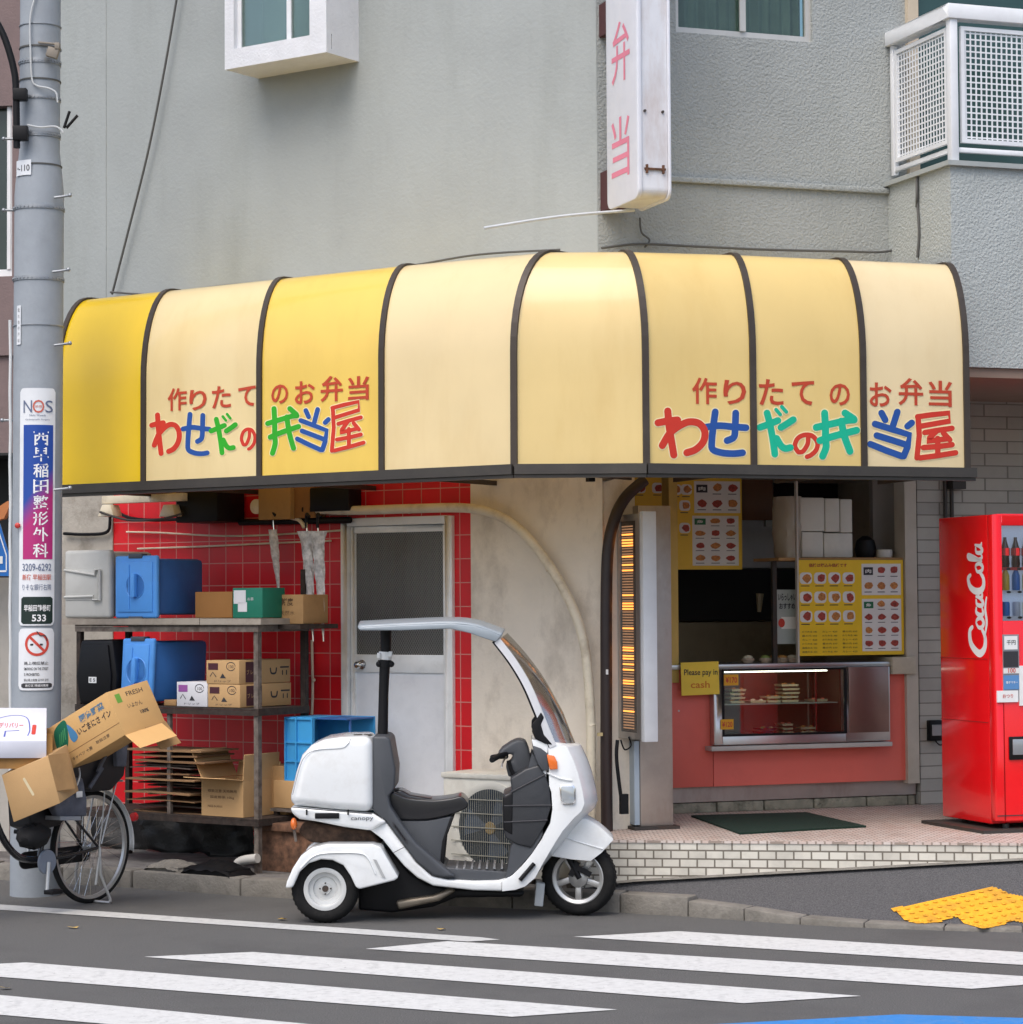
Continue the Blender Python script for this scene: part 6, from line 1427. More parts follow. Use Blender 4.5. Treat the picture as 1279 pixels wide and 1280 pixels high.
part('display_window', lambda b: b.box(wx0_, wx1_, vy + .004, vy + .007, wz0_, wz1_), glass('vm_glass', (.95, .97, 1), .03), vm)
zr = [dwz(709), dwz(738), dwz(770)]
M_cola = mat('cola', (.05, .01, .008), .2, coat=.5); M_colal = mat('cola_label', (.6, .02, .02), .4); M_can = [mat('can_white', (.6, .62, .66), .3), mat('can_yellow', (.65, .45, .05), .3), mat('can_clear', (.35, .45, .6), .2), mat('can_blue', (.05, .2, .55), .3)]
for r, z_ in enumerate(zr):
    part('price_rail', lambda b: b.box(wx0_, wx1_, vy + .012, vy + .048, z_ - .018, z_), M_white if r else M_colal, vm)
    part('button', lambda b: [b.ball((wx0_ + .05 + k * .075, vy + .01, z_ - .01), .012, (1.3, .3, .6), 8) for k in range(int((wx1_ - wx0_) / .075))], M_ink, vm)
    nb_ = int((wx1_ - wx0_) / .072)
    for k in range(nb_):
        x_ = wx0_ + .04 + k * .072
        if r == 0: part('bottle', lambda b: b.lathe([(.024, 0), (.027, .02), (.024, .06), (.028, .10), (.014, .15), (.010, .165), (.010, .18)], (x_, vy + .03, z_), (0, 0, 1), 10), M_cola, vm, smooth=True)
        if r == 0: part('bottle_label', lambda b: b.cyl((x_, vy + .03, z_ + .07), (x_, vy + .03, z_ + .115), .029, seg=12), M_colal, vm)
        if r == 1: part('bottle', lambda b: b.lathe([(.022, 0), (.025, .01), (.024, .09), (.012, .12), (.011, .135)], (x_, vy + .03, z_), (0, 0, 1), 10), M_can[(k * 2 + 1) % 4], vm, smooth=True)
        if r == 2: part('can', lambda b: b.lathe([(.021, 0), (.024, .01), (.024, .075), (.019, .085)], (x_, vy + .03, z_), (0, 0, 1), 10), M_can[(k + 3) % 4], vm, smooth=True)
def vpart(name, px0, py0, px1, py1, m, t=.006, **k):
    a = R.px(px0, py1, vy); c = R.px(px1, py0, vy); return part(name, lambda b: b.box(a[0], c[0], vy - t, vy - .0005, a[1], c[1]), m, vm, **k), a, c
vpart('coin_panel', 1254, 793, 1273, 876, mat('coin_panel', (.3, .3, .32), .4, .4))
for nm, x0_, y0_, x1_, y1_, m_ in [('sticker', 1255, 795, 1271, 812, M_white), ('sticker', 1254, 814, 1272, 834, M_ink), ('sticker', 1254, 835, 1273, 842, M_white), ('sticker', 1254, 844, 1273, 862, mat('sticker_blue', (.1, .25, .5), .4)), ('sticker', 1246, 863, 1272, 878, M_white), ('sticker', 1274, 832, 1290, 882, M_white)]:
    vpart(nm, x0_, y0_, x1_, y1_, m_, .009)
for tx, px, py, w_, m_ in [('千円', 1263, 803, .06, M_ink), ('100', 1264, 838, .05, M_red), ('電子マネー', 1264, 853, .08, M_white), ('おつり', 1259, 870, .07, M_red), ('1', 1283, 850, .03, M_ink)]:
    q = R.px(px, py, vy); part('lettering', lambda b: b.text(tx, at(q[0], vy - .011, q[1]), w=w_, bold=.01), m_, vm)
o, a, c = vpart('delivery_flap', 1261, 919, 1330, 950, M_black, .012, bevel=.006)
part('flap_glass', lambda b: b.box(a[0] + .02, c[0] - .02, vy - .02, vy - .013, a[1] + .03, c[1] - .015), mat('flap_grey', (.3, .32, .34), .15, .3), vm, bevel=.004)
part('lower_seam', lambda b: b.box(vx0 + .01, vx0 + vw, vy - .003, vy - .0005, vz0 + .05, vz0 + .055), M_ink, vm)
part('foot_plate', lambda b: b.box(vx0 - .12, vx0 + vw, vy - .06, vy + vd + .05, PZ + .001, PZ + .02), M_dmetal, vm)
for x_, y_ in ((vx0 + .1, vy + .06), (vx0 + .1, vy + vd - .1), (vx0 + vw - .1, vy + .06)): part('foot', lambda b: b.cyl((x_, y_, PZ + .02), (x_, y_, vz0), .02), M_dmetal, vm)
part('side_seam', lambda b: (b.box(vx0 - .002, vx0 - .0002, vy + .07, vy + vd, vz0 + .98, vz0 + .984), b.box(vx0 - .002, vx0 - .0002, vy + .07, vy + vd, vz0 + .60, vz0 + .606)), mat('seam_red', (.4, .01, .01), .4), vm)
# script lettering running up the side; local coords: u up the machine, v towards the rear is text-up
M_wl = mat('white_letter', (.8, .8, .8), .5)
zA = R.px(1222, 820, vy + .35)[1]; zB_ = R.px(1222, 680, vy + .35)[1]; LU = zB_ - zA
def sp_(lift): 
    return lambda u, v: (vx0 - lift, yl0 + v_s * v, zA + LU * u)
ya = R.sx(1233, 750, vx0)[0]; yb_ = R.sx(1211, 750, vx0)[0]; yl0 = ya; v_s = (yb_ - ya)
gly = [  # u 0..1 along, v 0..1 across; widths relative
 [[(.26, .80), (.22, .95), (.12, .90), (.05, .62), (.03, .35), (.08, .12), (.17, .08), (.24, .25)], .055],
 [[(.30, .58), (.26, .45), (.26, .25), (.30, .15), (.34, .28), (.33, .50), (.30, .58)], .035],
 [[(.43, .55), (.39, .55), (.365, .35), (.38, .17), (.43, .22)], .035],
 [[(.50, .55), (.46, .5), (.45, .25), (.48, .17), (.52, .35), (.53, .55)], .035],
 [[(.53, .55), (.52, .25), (.56, .2)], .03],
 [[(.545, .40), (.59, .42)], .035],
 [[(.72, .85), (.69, .98), (.62, .88), (.58, .60), (.58, .3), (.62, .12), (.69, .12), (.74, .3)], .05],
 [[(.79, .55), (.75, .45), (.755, .22), (.79, .15), (.82, .3), (.81, .5), (.79, .55)], .032],
 [[(.84, .2), (.88, .6), (.90, .95), (.865, .9), (.855, .45), (.87, .18), (.90, .22)], .03],
 [[(.96, .52), (.92, .48), (.915, .25), (.94, .15), (.97, .3), (.985, .55)], .032],
 [[(.985, .55), (.975, .25), (1.0, .18)], .028],
 [[(.17, .08), (.30, -.05), (.42, .02), (.52, -.06)], .03]]
b = MB()
for k, (pts, w_) in enumerate(gly):
    P_ = [(p[0] * LU, p[1] * abs(v_s), 0) for p in cat([(u, v, 0) for u, v in pts], 6)]
    b.stroke(P_, w_ * LU * .95, (lambda lift: (lambda u, v: (vx0 - lift, yl0 + (v if v_s > 0 else -v), zA + u)))(.001 + .0004 * k), True, lambda t: .7 + .6 * sin(pi * t))
b.build('lettering', M_wl, vm)
# ================================================================== THREE WHEELED CANOPY SCOOTER
def sc(cx, cy, y=-.25):
    q = S.px(340 + cx / 2.7804, 760 + cy / 2.7804, y); return q
def so(pts, y=-.25, sm=0):
    P_ = [sc(a, c, y) for a, c in pts]
    if sm: P_ = [(p.x, p.y) for p in cat([(x, z, 0) for x, z in P_], sm, closed=True)]
    return P_
scx = sc(620, 900, 0)[0]
sco = thing('canopy_scooter', 'white three wheeled delivery scooter with grey roof and clear windscreen', 'scooter', S, (scx, 0, 0))
M_sw = mat('scooter_white', (.74, .76, .76), .25, var=.02, coat=.6, dirt=.35, dcol=(.52, .50, .46), dscale=7)
M_sg = mat('scooter_grey', (.055, .06, .068), .5, bump=.15, bscale=300)
M_slg = mat('roof_grey', (.27, .31, .34), .35, coat=.3)
M_bag = mat('grey_black_vinyl', (.028, .03, .034), .42, bump=.2, bscale=25)
M_seat = mat('black_seat', (.012, .012, .014), .28, coat=.2)
M_alloy = mat('alloy', (.50, .50, .49), .35, .7, dirt=.3, dcol=(.2, .18, .15))
M_rimw = mat('rim_white', (.62, .63, .62), .35, .2, dirt=.3, dcol=(.3, .28, .25))
M_eng = mat('rusty_engine', (.07, .04, .025), .85, .3, var=.6, vscale=25, dirt=.6, dcol=(.015, .012, .01), dscale=9)
M_oran = mat('orange_lens', (.75, .16, .02), .2, coat=.6)
def sp(name, m, pts, y0, y1, bev=.012, sm=0, root=None, bulge=None, yr=None, seg=3, ang=38):
    b = MB(); b.prism(so(pts, y0 if yr is None else yr, sm), y0, y1, bulge); return b.build(name, m, root or sco, bevel=bev, seg=seg, smooth=True, ang=ang)
# trunk box
trunk = sp('trunk_base', M_sw, [(62, 690), (352, 716), (400, 745), (345, 775), (250, 762), (150, 742), (95, 735), (68, 715)], -.27, .27, .03)
lid = sp('trunk_lid', M_sw, [(58, 690), (64, 650), (84, 565), (103, 512), (135, 478), (180, 458), (240, 449), (350, 446), (352, 712), (210, 702), (100, 690)], -.28, .28, .055, seg=5)
b = MB(); b.tube([(*sc(x, 1, -.284)[:1], -.284, sc(x, y_, -.284)[1]) for x, y_ in [(66, 692), (150, 700), (250, 708), (345, 716)]], .0028, 6); b.build('seam', M_ink, lid)
b = MB(); b.tube(cat([(sc(x, y_, -.281)[0], -.281, sc(x, y_, -.281)[1]) for x, y_ in [(72, 650), (92, 570), (112, 520), (150, 495), (240, 488), (262, 475), (275, 455)]], 5), .0022, 6); b.build('seam', mat('seam_grey', (.3, .32, .34), .5), lid)
def sbar(name, m, x0, y0, x1, y1, yn, t, root, bev=.003):
    a = sc(x0, y1, yn); c = sc(x1, y0, yn); b = MB(); b.box(a[0], c[0], yn - t, yn, a[1], c[1]); return b.build(name, m, root, bevel=bev)
sbar('grip_slot', M_black, 150, 712, 234, 732, -.268, .014, trunk)
for x in (118, 262): sbar('latch', M_black, x, 700, x + 6, 720, -.28, .008, trunk)
for x in (285, 320): sbar('hinge', M_dmetal, x, 438, x + 30, 444, -.1, .03, lid)
q = sc(313, 735, -.285); b = MB(); b.text('canopy', at(q[0], -.274, q[1]), w=.125, h=.022, bold=.01); b.build('lettering', mat('grey_letter', (.12, .13, .14), .4), trunk)
# grey back and side trim
sp('backrest', M_sg, [(350, 446), (398, 446), (412, 458), (422, 520), (430, 560), (426, 630), (405, 655), (412, 690), (445, 742), (500, 815), (612, 912), (640, 935), (595, 938), (560, 930), (500, 880), (440, 800), (400, 745), (350, 705)], -.255, .255, .014)
def vents(b):
    for i in range(6):
        a = sc(418 + i * 8, 742 + i * 11, -.257); b.para((a[0], -.259, a[1]), (.018, 0, -.012), (.006, 0, -.028), (0, .004, 0))
b = MB(); vents(b); b.build('vent', M_ink, sco)
# white body sweep: rear diagonal, floor rail, front cowl
body = sp('body_panel', M_sw, [(300, 752), (352, 716), (400, 748), (440, 802), (500, 882), (555, 932), (612, 945), (700, 950), (785, 948), (820, 940), (800, 985), (700, 982), (560, 966), (505, 938), (462, 900), (420, 850), (385, 805), (345, 775)], -.24, .24, .012)
xc0 = sc(900, 500, -.25)[0]
def bul(x, z, t):
    w = max(0, min(1, (x - xc0) / .14)); return (.085 * t * w, 0)
cowl = sp('front_cowl', M_sw, [(903, 458), (960, 461), (1026, 483), (1048, 530), (1064, 575), (1080, 640), (1086, 680), (1076, 706), (1052, 728), (1010, 775), (975, 830), (945, 882), (915, 938), (880, 968), (845, 980), (800, 985), (800, 948), (835, 930), (868, 898), (900, 860), (940, 800), (968, 748), (976, 700), (972, 640), (955, 590), (935, 550), (915, 510)], -.25, .25, .012, bulge=bul, ang=50)
b = MB(); b.tube([(sc(x, y_, -.254)[0], -.254, sc(x, y_, -.254)[1]) for x, y_ in [(420, 852), (462, 830)]], .002, 5); b.tube([(sc(x, y_, -.243)[0], -.243, sc(x, y_, -.243)[1]) for x, y_ in [(800, 950), (800, 984)]], .002, 5); b.build('seam', M_ink, body)
b = MB(); a = [(sc(x, y_, -.253)[0], -.253, sc(x, y_, -.253)[1]) for x, y_ in [(955, 572), (1000, 592), (1045, 600)]]; b.tube(cat(a, 5), .006, 6, rs=[.001] + [.006] * 9 + [.001] if len(cat(a, 5)) == 11 else None); b.build('crease', M_sw, cowl, smooth=True)
# black trim slot low on cowl
a0 = Vector((*sc(862, 946, -.262)[:1], -.262, sc(862, 946, -.262)[1])); a1 = Vector((sc(912, 888, -.262)[0], -.262, sc(912, 888, -.262)[1]))
b = MB(); b.tube([a0, a1], .012, 8); b.build('side_slot', M_black, cowl, smooth=True)
# floorboard, inner shield
sp('floorboard', M_sg, [(560, 905), (600, 902), (830, 918), (850, 930), (800, 949), (700, 948), (600, 943)], -.2, .22, .006)
b = MB(); [b.box(sc(x, 900, -.1)[0], sc(x, 900, -.1)[0] + .012, -.2, .2, sc(700, 908, -.2)[1], sc(700, 908, -.2)[1] + .008) for x in range(640, 800, 26)]; b.build('floor_rib', mat('floor_rib', (.2, .21, .22), .5), sco)
sp('inner_shield', M_sg, [(905, 505), (935, 552), (960, 600), (974, 660), (974, 710), (955, 765), (905, 850), (850, 912), (812, 944), (820, 900), (832, 830), (900, 700), (890, 560)], -.240, .240, 0)
sp('storage_cover', M_bag, [(828, 592), (880, 560), (930, 545), (952, 575), (968, 625), (974, 690), (955, 750), (925, 800), (902, 836), (850, 822), (812, 800), (804, 770), (800, 700), (806, 650), (835, 640)], -.252, .2, .012, seg=3)
for (p0, p1) in [((806, 688), (972, 686)), ((806, 745), (958, 738)), ((832, 640), (952, 578))]:
    b = MB(); b.tube([(sc(*p0, -.255)[0], -.255, sc(*p0, -.255)[1]), (sc(*p1, -.255)[0], -.255, sc(*p1, -.255)[1])], .0045, 6); b.build('strap', M_ink, sco)
sp('storage_net', M_black, [(802, 660), (838, 640), (836, 790), (806, 772)], -.257, -.15, .008)
# seat and its base
sp('seat', M_seat, [(404, 655), (418, 640), (440, 648), (480, 662), (560, 668), (620, 662), (655, 655), (674, 668), (682, 688), (660, 705), (610, 722), (540, 736), (460, 738), (425, 728), (410, 700)], -.16, .16, .035, sm=3, seg=5)
sp('seat_hump', M_seat, [(412, 650), (425, 634), (448, 632), (480, 650), (560, 664), (500, 672), (430, 668)], -.10, .12, .02, seg=4)
sp('seat_base', M_sg, [(432, 738), (540, 738), (628, 722), (606, 790), (592, 840), (586, 905), (560, 895), (500, 830)], -.15, .15, .012)
sp('seat_skirt', M_black, [(620, 728), (634, 724), (606, 800), (596, 905), (584, 905), (592, 810)], -.155, .155, .006)
# dark works below
sp('engine', M_eng, [(110, 742), (250, 765), (345, 778), (380, 830), (330, 838), (200, 820), (130, 815), (90, 780)], -.17, .17, .02)
sp('undercarriage', M_black, [(300, 840), (400, 830), (480, 920), (540, 960), (620, 975), (880, 985), (870, 1005), (640, 1008), (560, 1040), (420, 1060), (300, 1050)], -.12, .12, .02)
sp('exhaust', mat('exhaust_metal', (.22, .19, .15), .5, .7, dirt=.6), [(430, 1020), (560, 1000), (620, 975), (640, 985), (580, 1020), (440, 1050)], -.18, -.10, .015)
b = MB(); q0 = sc(930, 975, 0); b.rbox((q0[0], .04, q0[1] - .03), (.05, .18, .13), ry=.1); b.build('mud_flap', mat('pale_flap', (.5, .52, .52), .5), sco, bevel=.005)
# rear fenders (two) and wheels (three)
fo = [(46, 975), (52, 950), (72, 905), (100, 862), (138, 834), (190, 822), (350, 822), (378, 832), (400, 870), (440, 938), (425, 948), (305, 978), (292, 972), (272, 930), (248, 895), (210, 877), (170, 874), (128, 888), (96, 918), (72, 972)]
for y0_, y1_ in ((-.345, -.14), (.14, .345)):
    b = MB(); b.prism(so(fo, -.345), y0_, y1_); fd = b.build('rear_fender', M_sw, sco, bevel=.02, seg=4)
    if y0_ < 0:
        b = MB(); a = [(sc(x, y_, -.35)[0], -.349, sc(x, y_, -.35)[1]) for x, y_ in [(100, 905), (140, 866), (190, 852), (300, 852), (335, 872), (360, 925)]]; b.tube(cat(a, 5), .005, 6); b.build('fender_crease', M_sw, fd, smooth=True)
        b = MB(); b.para((sc(352, 872, -.34)[0], -.352, sc(352, 872, -.34)[1]), (.018, 0, -.005), (.05, 0, -.10), (0, .02, 0)); b.build('fender_slot', mat('slot_grey', (.35, .36, .36), .5), fd)
def wheel(c, r, w, rimr, root, steer=0, spokes=0, name='wheel'):
    e = bpy.data.objects.new(name, None); COL.objects.link(e); e.parent = root
    e.location = Vector(c) - Vector(REG[root.name][1]); e.rotation_euler = (0, 0, steer); REG[e.name] = (S, (0, 0, 0)); e.empty_display_size = .1
    b = MB(); h = w / 2; sh = .02
    b.lathe([(rimr, -h * .8), (rimr + .012, -h * .98), ((r + rimr) / 2, -h * 1.05), (r - .02, -h * .95), (r - .004, -h * .6), (r, 0), (r - .004, h * .6), (r - .02, h * .95), ((r + rimr) / 2, h * 1.05), (rimr + .012, h * .98), (rimr, h * .8), (rimr - .01, 0)], (0, 0, 0), (0, 1, 0), 48, closed=True); b.build('tyre', M_rubber, e, smooth=True)
    b = MB()
    for k in range(40):
        a_ = 2 * pi * k / 40
        for sd_ in (-1, 1): b.rbox(((r - .003) * cos(a_), sd_ * h * .45, (r - .003) * sin(a_)), (.003, h * .5, .013), ry=-a_)
    b.build('tread', M_rubber, e)
    if not spokes:
        b = MB(); y_ = -h
        b.lathe([(0, y_ * .35), (.03, y_ * .35), (.034, y_ * .15), (rimr * .55, y_ * .1), (rimr * .6, y_ * .45), (rimr * .78, y_ * .5), (rimr * .82, y_ * .95), (rimr * .9, y_ * 1.0), (rimr + .004, y_ * .95), (rimr + .004, h * .9), (rimr * .8, h * .9), (0, h * .2)], (0, 0, 0), (0, 1, 0), 40, closed=False); b.build('rim', M_rimw, e, smooth=True)
        b = MB(); b.cyl((0, y_ * .5, 0), (0, y_ * .2, 0), .018); [b.cyl((.03 * cos(t), y_ * .42, .03 * sin(t)), (.03 * cos(t), y_ * .2, .03 * sin(t)), .005, seg=6) for t in (0, pi / 2, pi, 3 * pi / 2)]; b.build('hub', M_dmetal, e)
    else:
        b = MB(); b.lathe([(rimr + .004, -h * .8), (rimr - .004, -h * .85), (rimr - .022, -h * .7), (rimr - .026, 0), (rimr - .022, h * .7), (rimr - .004, h * .85), (rimr + .004, h * .8)], (0, 0, 0), (0, 1, 0), 48, closed=True); b.build('rim', M_alloy, e, smooth=True)
        b = MB(); b.lathe([(0, -.045), (.03, -.045), (.055, -.03), (.06, .03), (0, .035)], (0, 0, 0), (0, 1, 0), 30)
        b.build('hub', M_alloy, e, smooth=True)
        for k in range(spokes):
            a_ = -pi / 2 + 2 * pi * k / spokes; d = Vector((cos(a_), 0, sin(a_))); tt = Vector((-sin(a_), 0, cos(a_)))
            b = MB(); b.para(d * .045 - tt * .02 - Vector((0, .022, 0)), d * (rimr - .06), tt * .036, (0, .03, 0)); b.build('spoke', M_alloy, e, bevel=.006)
    return e
rx, rz_ = sc(183, 985, -.30); rx = S.px(406, 1110, -.30)[0]
wheel((rx, -.235, .19), .19, .11, .115, sco); wheel((rx, .235, .19), .19, .11, .115, sco)
fx = S.px(724, 1090, 0)[0]
fw = wheel((fx, 0, .215), .215, .095, .148, sco, steer=radians(-14), spokes=5)
# fork and brake parts
b = MB(); b.tube([(fx, -.06, .215), (fx - .06, -.06, .33), (fx - .12, -.05, .5)], .016, 8); b.tube([(fx, .06, .215), (fx - .12, .05, .5)], .016, 8); b.rbox((fx + .02, -.065, .26), (.10, .02, .03), ry=.5); b.rbox((fx - .03, -.062, .27), (.03, .02, .09), ry=.5); b.build('fork', M_black, sco)
def fbul(x, z, t): return (0, .02 * t)
sp('front_fender', M_sw, [(1060, 728), (1098, 736), (1140, 762), (1172, 790), (1187, 806), (1165, 830), (1145, 852), (1108, 880), (1040, 874), (955, 860), (985, 812), (1020, 760)], -.12, .12, .016, bulge=fbul, ang=50)
b = MB(); b.tube([(sc(x, y_, -.125)[0], -.123, sc(x, y_, -.125)[1]) for x, y_ in [(1000, 790), (1060, 812), (1150, 838)]], .004, 6); b.build('fender_crease', M_sw, sco, smooth=True)
# handlebar
hb = sp('handlebar_cover', M_sg, [(782, 512), (800, 488), (830, 468), (855, 456), (882, 462), (893, 490), (908, 556), (862, 575), (822, 590), (812, 545), (835, 530), (838, 508), (815, 510), (800, 525)], -.09, .14, .018, seg=4)
for sd_, yy in ((-1, -.16), (1, .22)):
    b = MB(); g0 = sc(802, 512, yy); g1 = sc(748, 524, yy * 1.6); x0g, z0g = g0; b.tube([(x0g + .02, yy * .55, z0g), (x0g - .02, yy * .9, z0g - .004), (x0g - .06, yy * 1.6, z0g - .02)], .016, 10); b.build('grip', M_black, hb, smooth=True)
    b = MB(); b.tube(cat([(x0g + .02, yy * .8, z0g - .01), (x0g - .0, yy * 1.2, z0g - .04), (x0g - .005, yy * 1.5, z0g - .06)], 5), .005, 6); b.build('brake_lever', M_chrome, hb, smooth=True)
b = MB(); b.tube([(sc(865, 570, 0)[0], 0, sc(865, 570, 0)[1]), (sc(960, 800, 0)[0], 0, sc(960, 800, 0)[1])], .03, 12); b.build('steering_column', M_black, sco)
b = MB(); b.tube([(sc(x, y_, -.12)[0], -.12, sc(x, y_, -.12)[1]) for x, y_ in [(822, 530), (830, 560), (845, 590)]], .012, 8); b.build('cable', M_black, hb, smooth=True)
# lamps and reflectors
for sy in (-1, 1):
    yl = -.252 * 1 if sy < 0 else .252
    def lp(name, m, pts, y0, y1, root, bev=.006): 
        b = MB(); P_ = so(pts, -.26); b.prism(P_, y0 if sy < 0 else -y1, y1 if sy < 0 else -y0); return b.build(name, m, root, bevel=bev)
    lamp = lp('indicator_housing', M_sg, [(906, 478), (935, 488), (957, 505), (962, 565), (940, 566), (925, 545), (908, 500)], -.268, -.245, cowl)
    lp('indicator_lens', M_oran, [(955, 508), (982, 514), (992, 535), (994, 560), (966, 562), (958, 530)], -.272, -.245, lamp)
    hl = lp('headlamp_bezel', M_chrome, [(998, 620), (1006, 613), (1048, 614), (1056, 625), (1057, 678), (1048, 685), (1012, 684), (1003, 670)], -.262, -.24, cowl)
    lp('headlamp_lens', glass('lens_glass', (.8, .85, .88), .3, .05, (.5, .54, .56), .5), [(1004, 624), (1010, 619), (1045, 620), (1050, 628), (1051, 673), (1044, 679), (1015, 678), (1008, 668)], -.266, -.263, hl, .001)
b = MB(); q = sc(76, 750, -.2); b.ball((q[0], -.2, q[1]), .028, (.7, 1, 1.2)); b.build('rear_lamp', M_oran, trunk, smooth=True)
b = MB(); b.tube([(q[0], -.2, q[1] - .02), (q[0] + .01, -.18, q[1] - .1)], .008); b.build('lamp_stalk', M_rackl, trunk)
# canopy: roof, pillars, windscreen, post
def roofz(y): return -.03 * (y / .26) ** 2
rt = cat([(*sc(x, y_, -.24), 0) for x, y_ in [(300, 68), (450, 60), (620, 54), (700, 62), (750, 78), (796, 96)]], 5)
b = MB(); ys = [-.26 + .52 * i / 12 for i in range(13)]
b.sheet([[(p.x + .02 * (1 - (y / .26) ** 2) * (i / len(rt)), y, p.y + roofz(y) + .022) for y in ys] for i, p in enumerate(rt)])
roof = b.build('roof', M_slg, sco, smooth=True); sm_ = roof.modifiers.new('thickness', 'SOLIDIFY'); sm_.thickness = .014; sm_.offset = -1
for s_ in (-1, 1):
    sp('roof_rail', M_slg, [(300, 68), (450, 60), (620, 54), (700, 62), (750, 78), (796, 98), (778, 118), (740, 106), (690, 88), (620, 72), (450, 78), (305, 78)], *((-.268, -.235) if s_ < 0 else (.235, .268)), .006, yr=-.26)
wl_ = [(796, 98), (850, 160), (900, 230), (945, 310), (985, 390), (1012, 445), (1026, 488)]
pc = cat([(*sc(x, y_, -.235), 0) for x, y_ in [(790, 108), (845, 180), (893, 260), (930, 345), (960, 420), (985, 478)]], 5)
N_ = len(pc); b = MB(); rows = []
ysw = [-.235 + .47 * i / 14 for i in range(15)]
for i, p in enumerate(pc):
    bu = .11 * min(1, .35 + i / N_); rows.append([(p.x + .008 + bu * (1 - (y / .235) ** 2), y, p.y + .03 * (1 - (y / .235) ** 2) * (1 - i / N_)) for y in ysw])
b.sheet(rows)
ws_ = b.build('windscreen', glass('windscreen_glass', (.62, .60, .56), .04, .12, fm=.35), sco, smooth=True)
for s_, nm in ((-1, 0), (1, 1)):
    yb2 = s_ * .242
    b = MB(); n_ = len(pc)
    rows = []
    for i, p in enumerate(pc):
        d_ = (pc[min(i + 1, n_ - 1)] - pc[max(i - 1, 0)]); d_.normalize(); nn = Vector((d_.y, -d_.x, 0)) * -1
        w_ = .030
        a = p - Vector((nn.x, nn.y, 0)) * .004; c = p - nn * -.0 
        o1 = Vector((p.x, p.y)); n2 = Vector((-d_.y, d_.x)); 
        if n2.x < 0: n2 = -n2
        A = o1 - n2 * .034; B_ = o1 + n2 * .006
        rows.append([(A.x, yb2 - .012, A.y), (A.x, yb2 + .012, A.y), (B_.x, yb2 + .012, B_.y), (B_.x, yb2 - .012, B_.y), (A.x, yb2 - .012, A.y)])
    b.sheet(rows); b.build('pillar', mat('silver_pillar', (.72, .73, .75), .3, .3), sco, smooth=True, ang=30)
    b = MB(); b.tube([(p.x - .034, yb2, p.y - .012) for p in pc], .009, 8); b.build('pillar_seal', M_black, sco, smooth=True)
    sp('pillar_foot', M_black, [(905, 405), (920, 385), (935, 362), (946, 380), (935, 405), (945, 440), (975, 475), (950, 472), (915, 455), (904, 430)], *((-.26, -.225) if s_ < 0 else (.225, .26)), .006, yr=-.25)
b = MB(); dash = so([(903, 458), (1026, 483), (1000, 500), (910, 480)], -.24); b.prism(dash, -.23, .23); b.build('dashboard', M_black, sco)
# wiper
wp = lambda x, y_, y: (sc(x, y_, y)[0], y, sc(x, y_, y)[1])
b = MB(); b.tube([wp(1062, 545, -.02), wp(1030, 430, -.02), wp(960, 290, -.05)], .006, 6); b.tube([wp(905, 225, -.05), wp(960, 290, -.05), wp(1010, 405, -.05)], .004, 6); b.rbox(wp(1063, 530, -.02), (.04, .05, .05)); b.rbox(wp(957, 290, -.05), (.012, .012, .012)); b.build('wiper', M_black, ws_, smooth=True)
# rear post
b = MB(); b.tube([wp(385, 450, 0), wp(388, 300, 0), wp(392, 200, 0), wp(396, 170, 0), wp(396, 78, 0)], .032, 16, rs=[.030, .028, .030, .03, .032]); b.build('rear_post', M_black, sco, smooth=True)
b = MB(); b.tube([wp(393, 180, 0), wp(395, 152, 0)], .037, 16); b.rbox(wp(372, 165, -.02), (.02, .04, .03)); b.rbox(wp(412, 160, -.02), (.02, .04, .03)); b.build('post_clamp', M_white, sco, bevel=.003)
b = MB(); b.tube([wp(392, 205, -.0), wp(393, 182, 0)], .04, 16); b.ball(wp(372, 195, -.02), .018); b.ball(wp(415, 195, -.02), .018); b.build('post_joint', M_black, sco, smooth=True)

# ================================================================== BICYCLE AND ITS LOAD
bkx, bky = WF.gz(113, 1129, 0); BA = atan2(.66, .75)
BK = Fr(bkx, bky, radians(57))       # local x towards the rear of the bicycle (to the right and away)
RW = .335
bike = thing('bicycle', 'black city bicycle on its stand loaded with cartons beside the utility pole', 'bicycle', BK, (-.5, 0, 0))
def BP(px, py, y=0): return BK.px(px, py, y)
def bwheel(x, nm='wheel'):
    e = bpy.data.objects.new('wheel', None); COL.objects.link(e); e.parent = bike; e.location = Vector((x + .5, 0, RW)); REG[e.name] = (BK, (0, 0, 0)); e.empty_display_size = .1
    b = MB(); b.lathe([(RW - .028, -.012), (RW - .02, -.02), (RW - .006, -.014), (RW, 0), (RW - .006, .014), (RW - .02, .02), (RW - .028, .012)], (0, 0, 0), (0, 1, 0), 64, closed=True); b.build('tyre', M_rubber, e, smooth=True)
    b = MB(); b.lathe([(RW - .045, -.010), (RW - .026, -.013), (RW - .026, .013), (RW - .045, .010)], (0, 0, 0), (0, 1, 0), 64, closed=True); b.build('rim', M_chrome if 0 else M_alloy, e, smooth=True)
    b = MB()
    for k in range(36):
        a_ = 2 * pi * k / 36; s_ = 1 if k % 2 else -1; tg = a_ + (.9 if (k // 2) % 2 else -.9)
        b.cyl((.03 * cos(tg), s_ * .028, .03 * sin(tg)), ((RW - .044) * cos(a_), 0, (RW - .044) * sin(a_)), .0012, seg=4, cap=False)
    b.build('spokes', M_chrome, e)
    b = MB(); b.lathe([(0, -.06), (.012, -.06), (.014, -.035), (.034, -.032), (.034, -.024), (.018, -.02), (.018, .02), (.034, .024), (.034, .032), (.014, .035), (.012, .06), (0, .06)], (0, 0, 0), (0, 1, 0), 24); b.build('hub', M_alloy, e, smooth=True)
bwheel(0); bwheel(-1.10)
M_frame = mat('frame_black', (.015, .015, .017), .25, coat=.5)
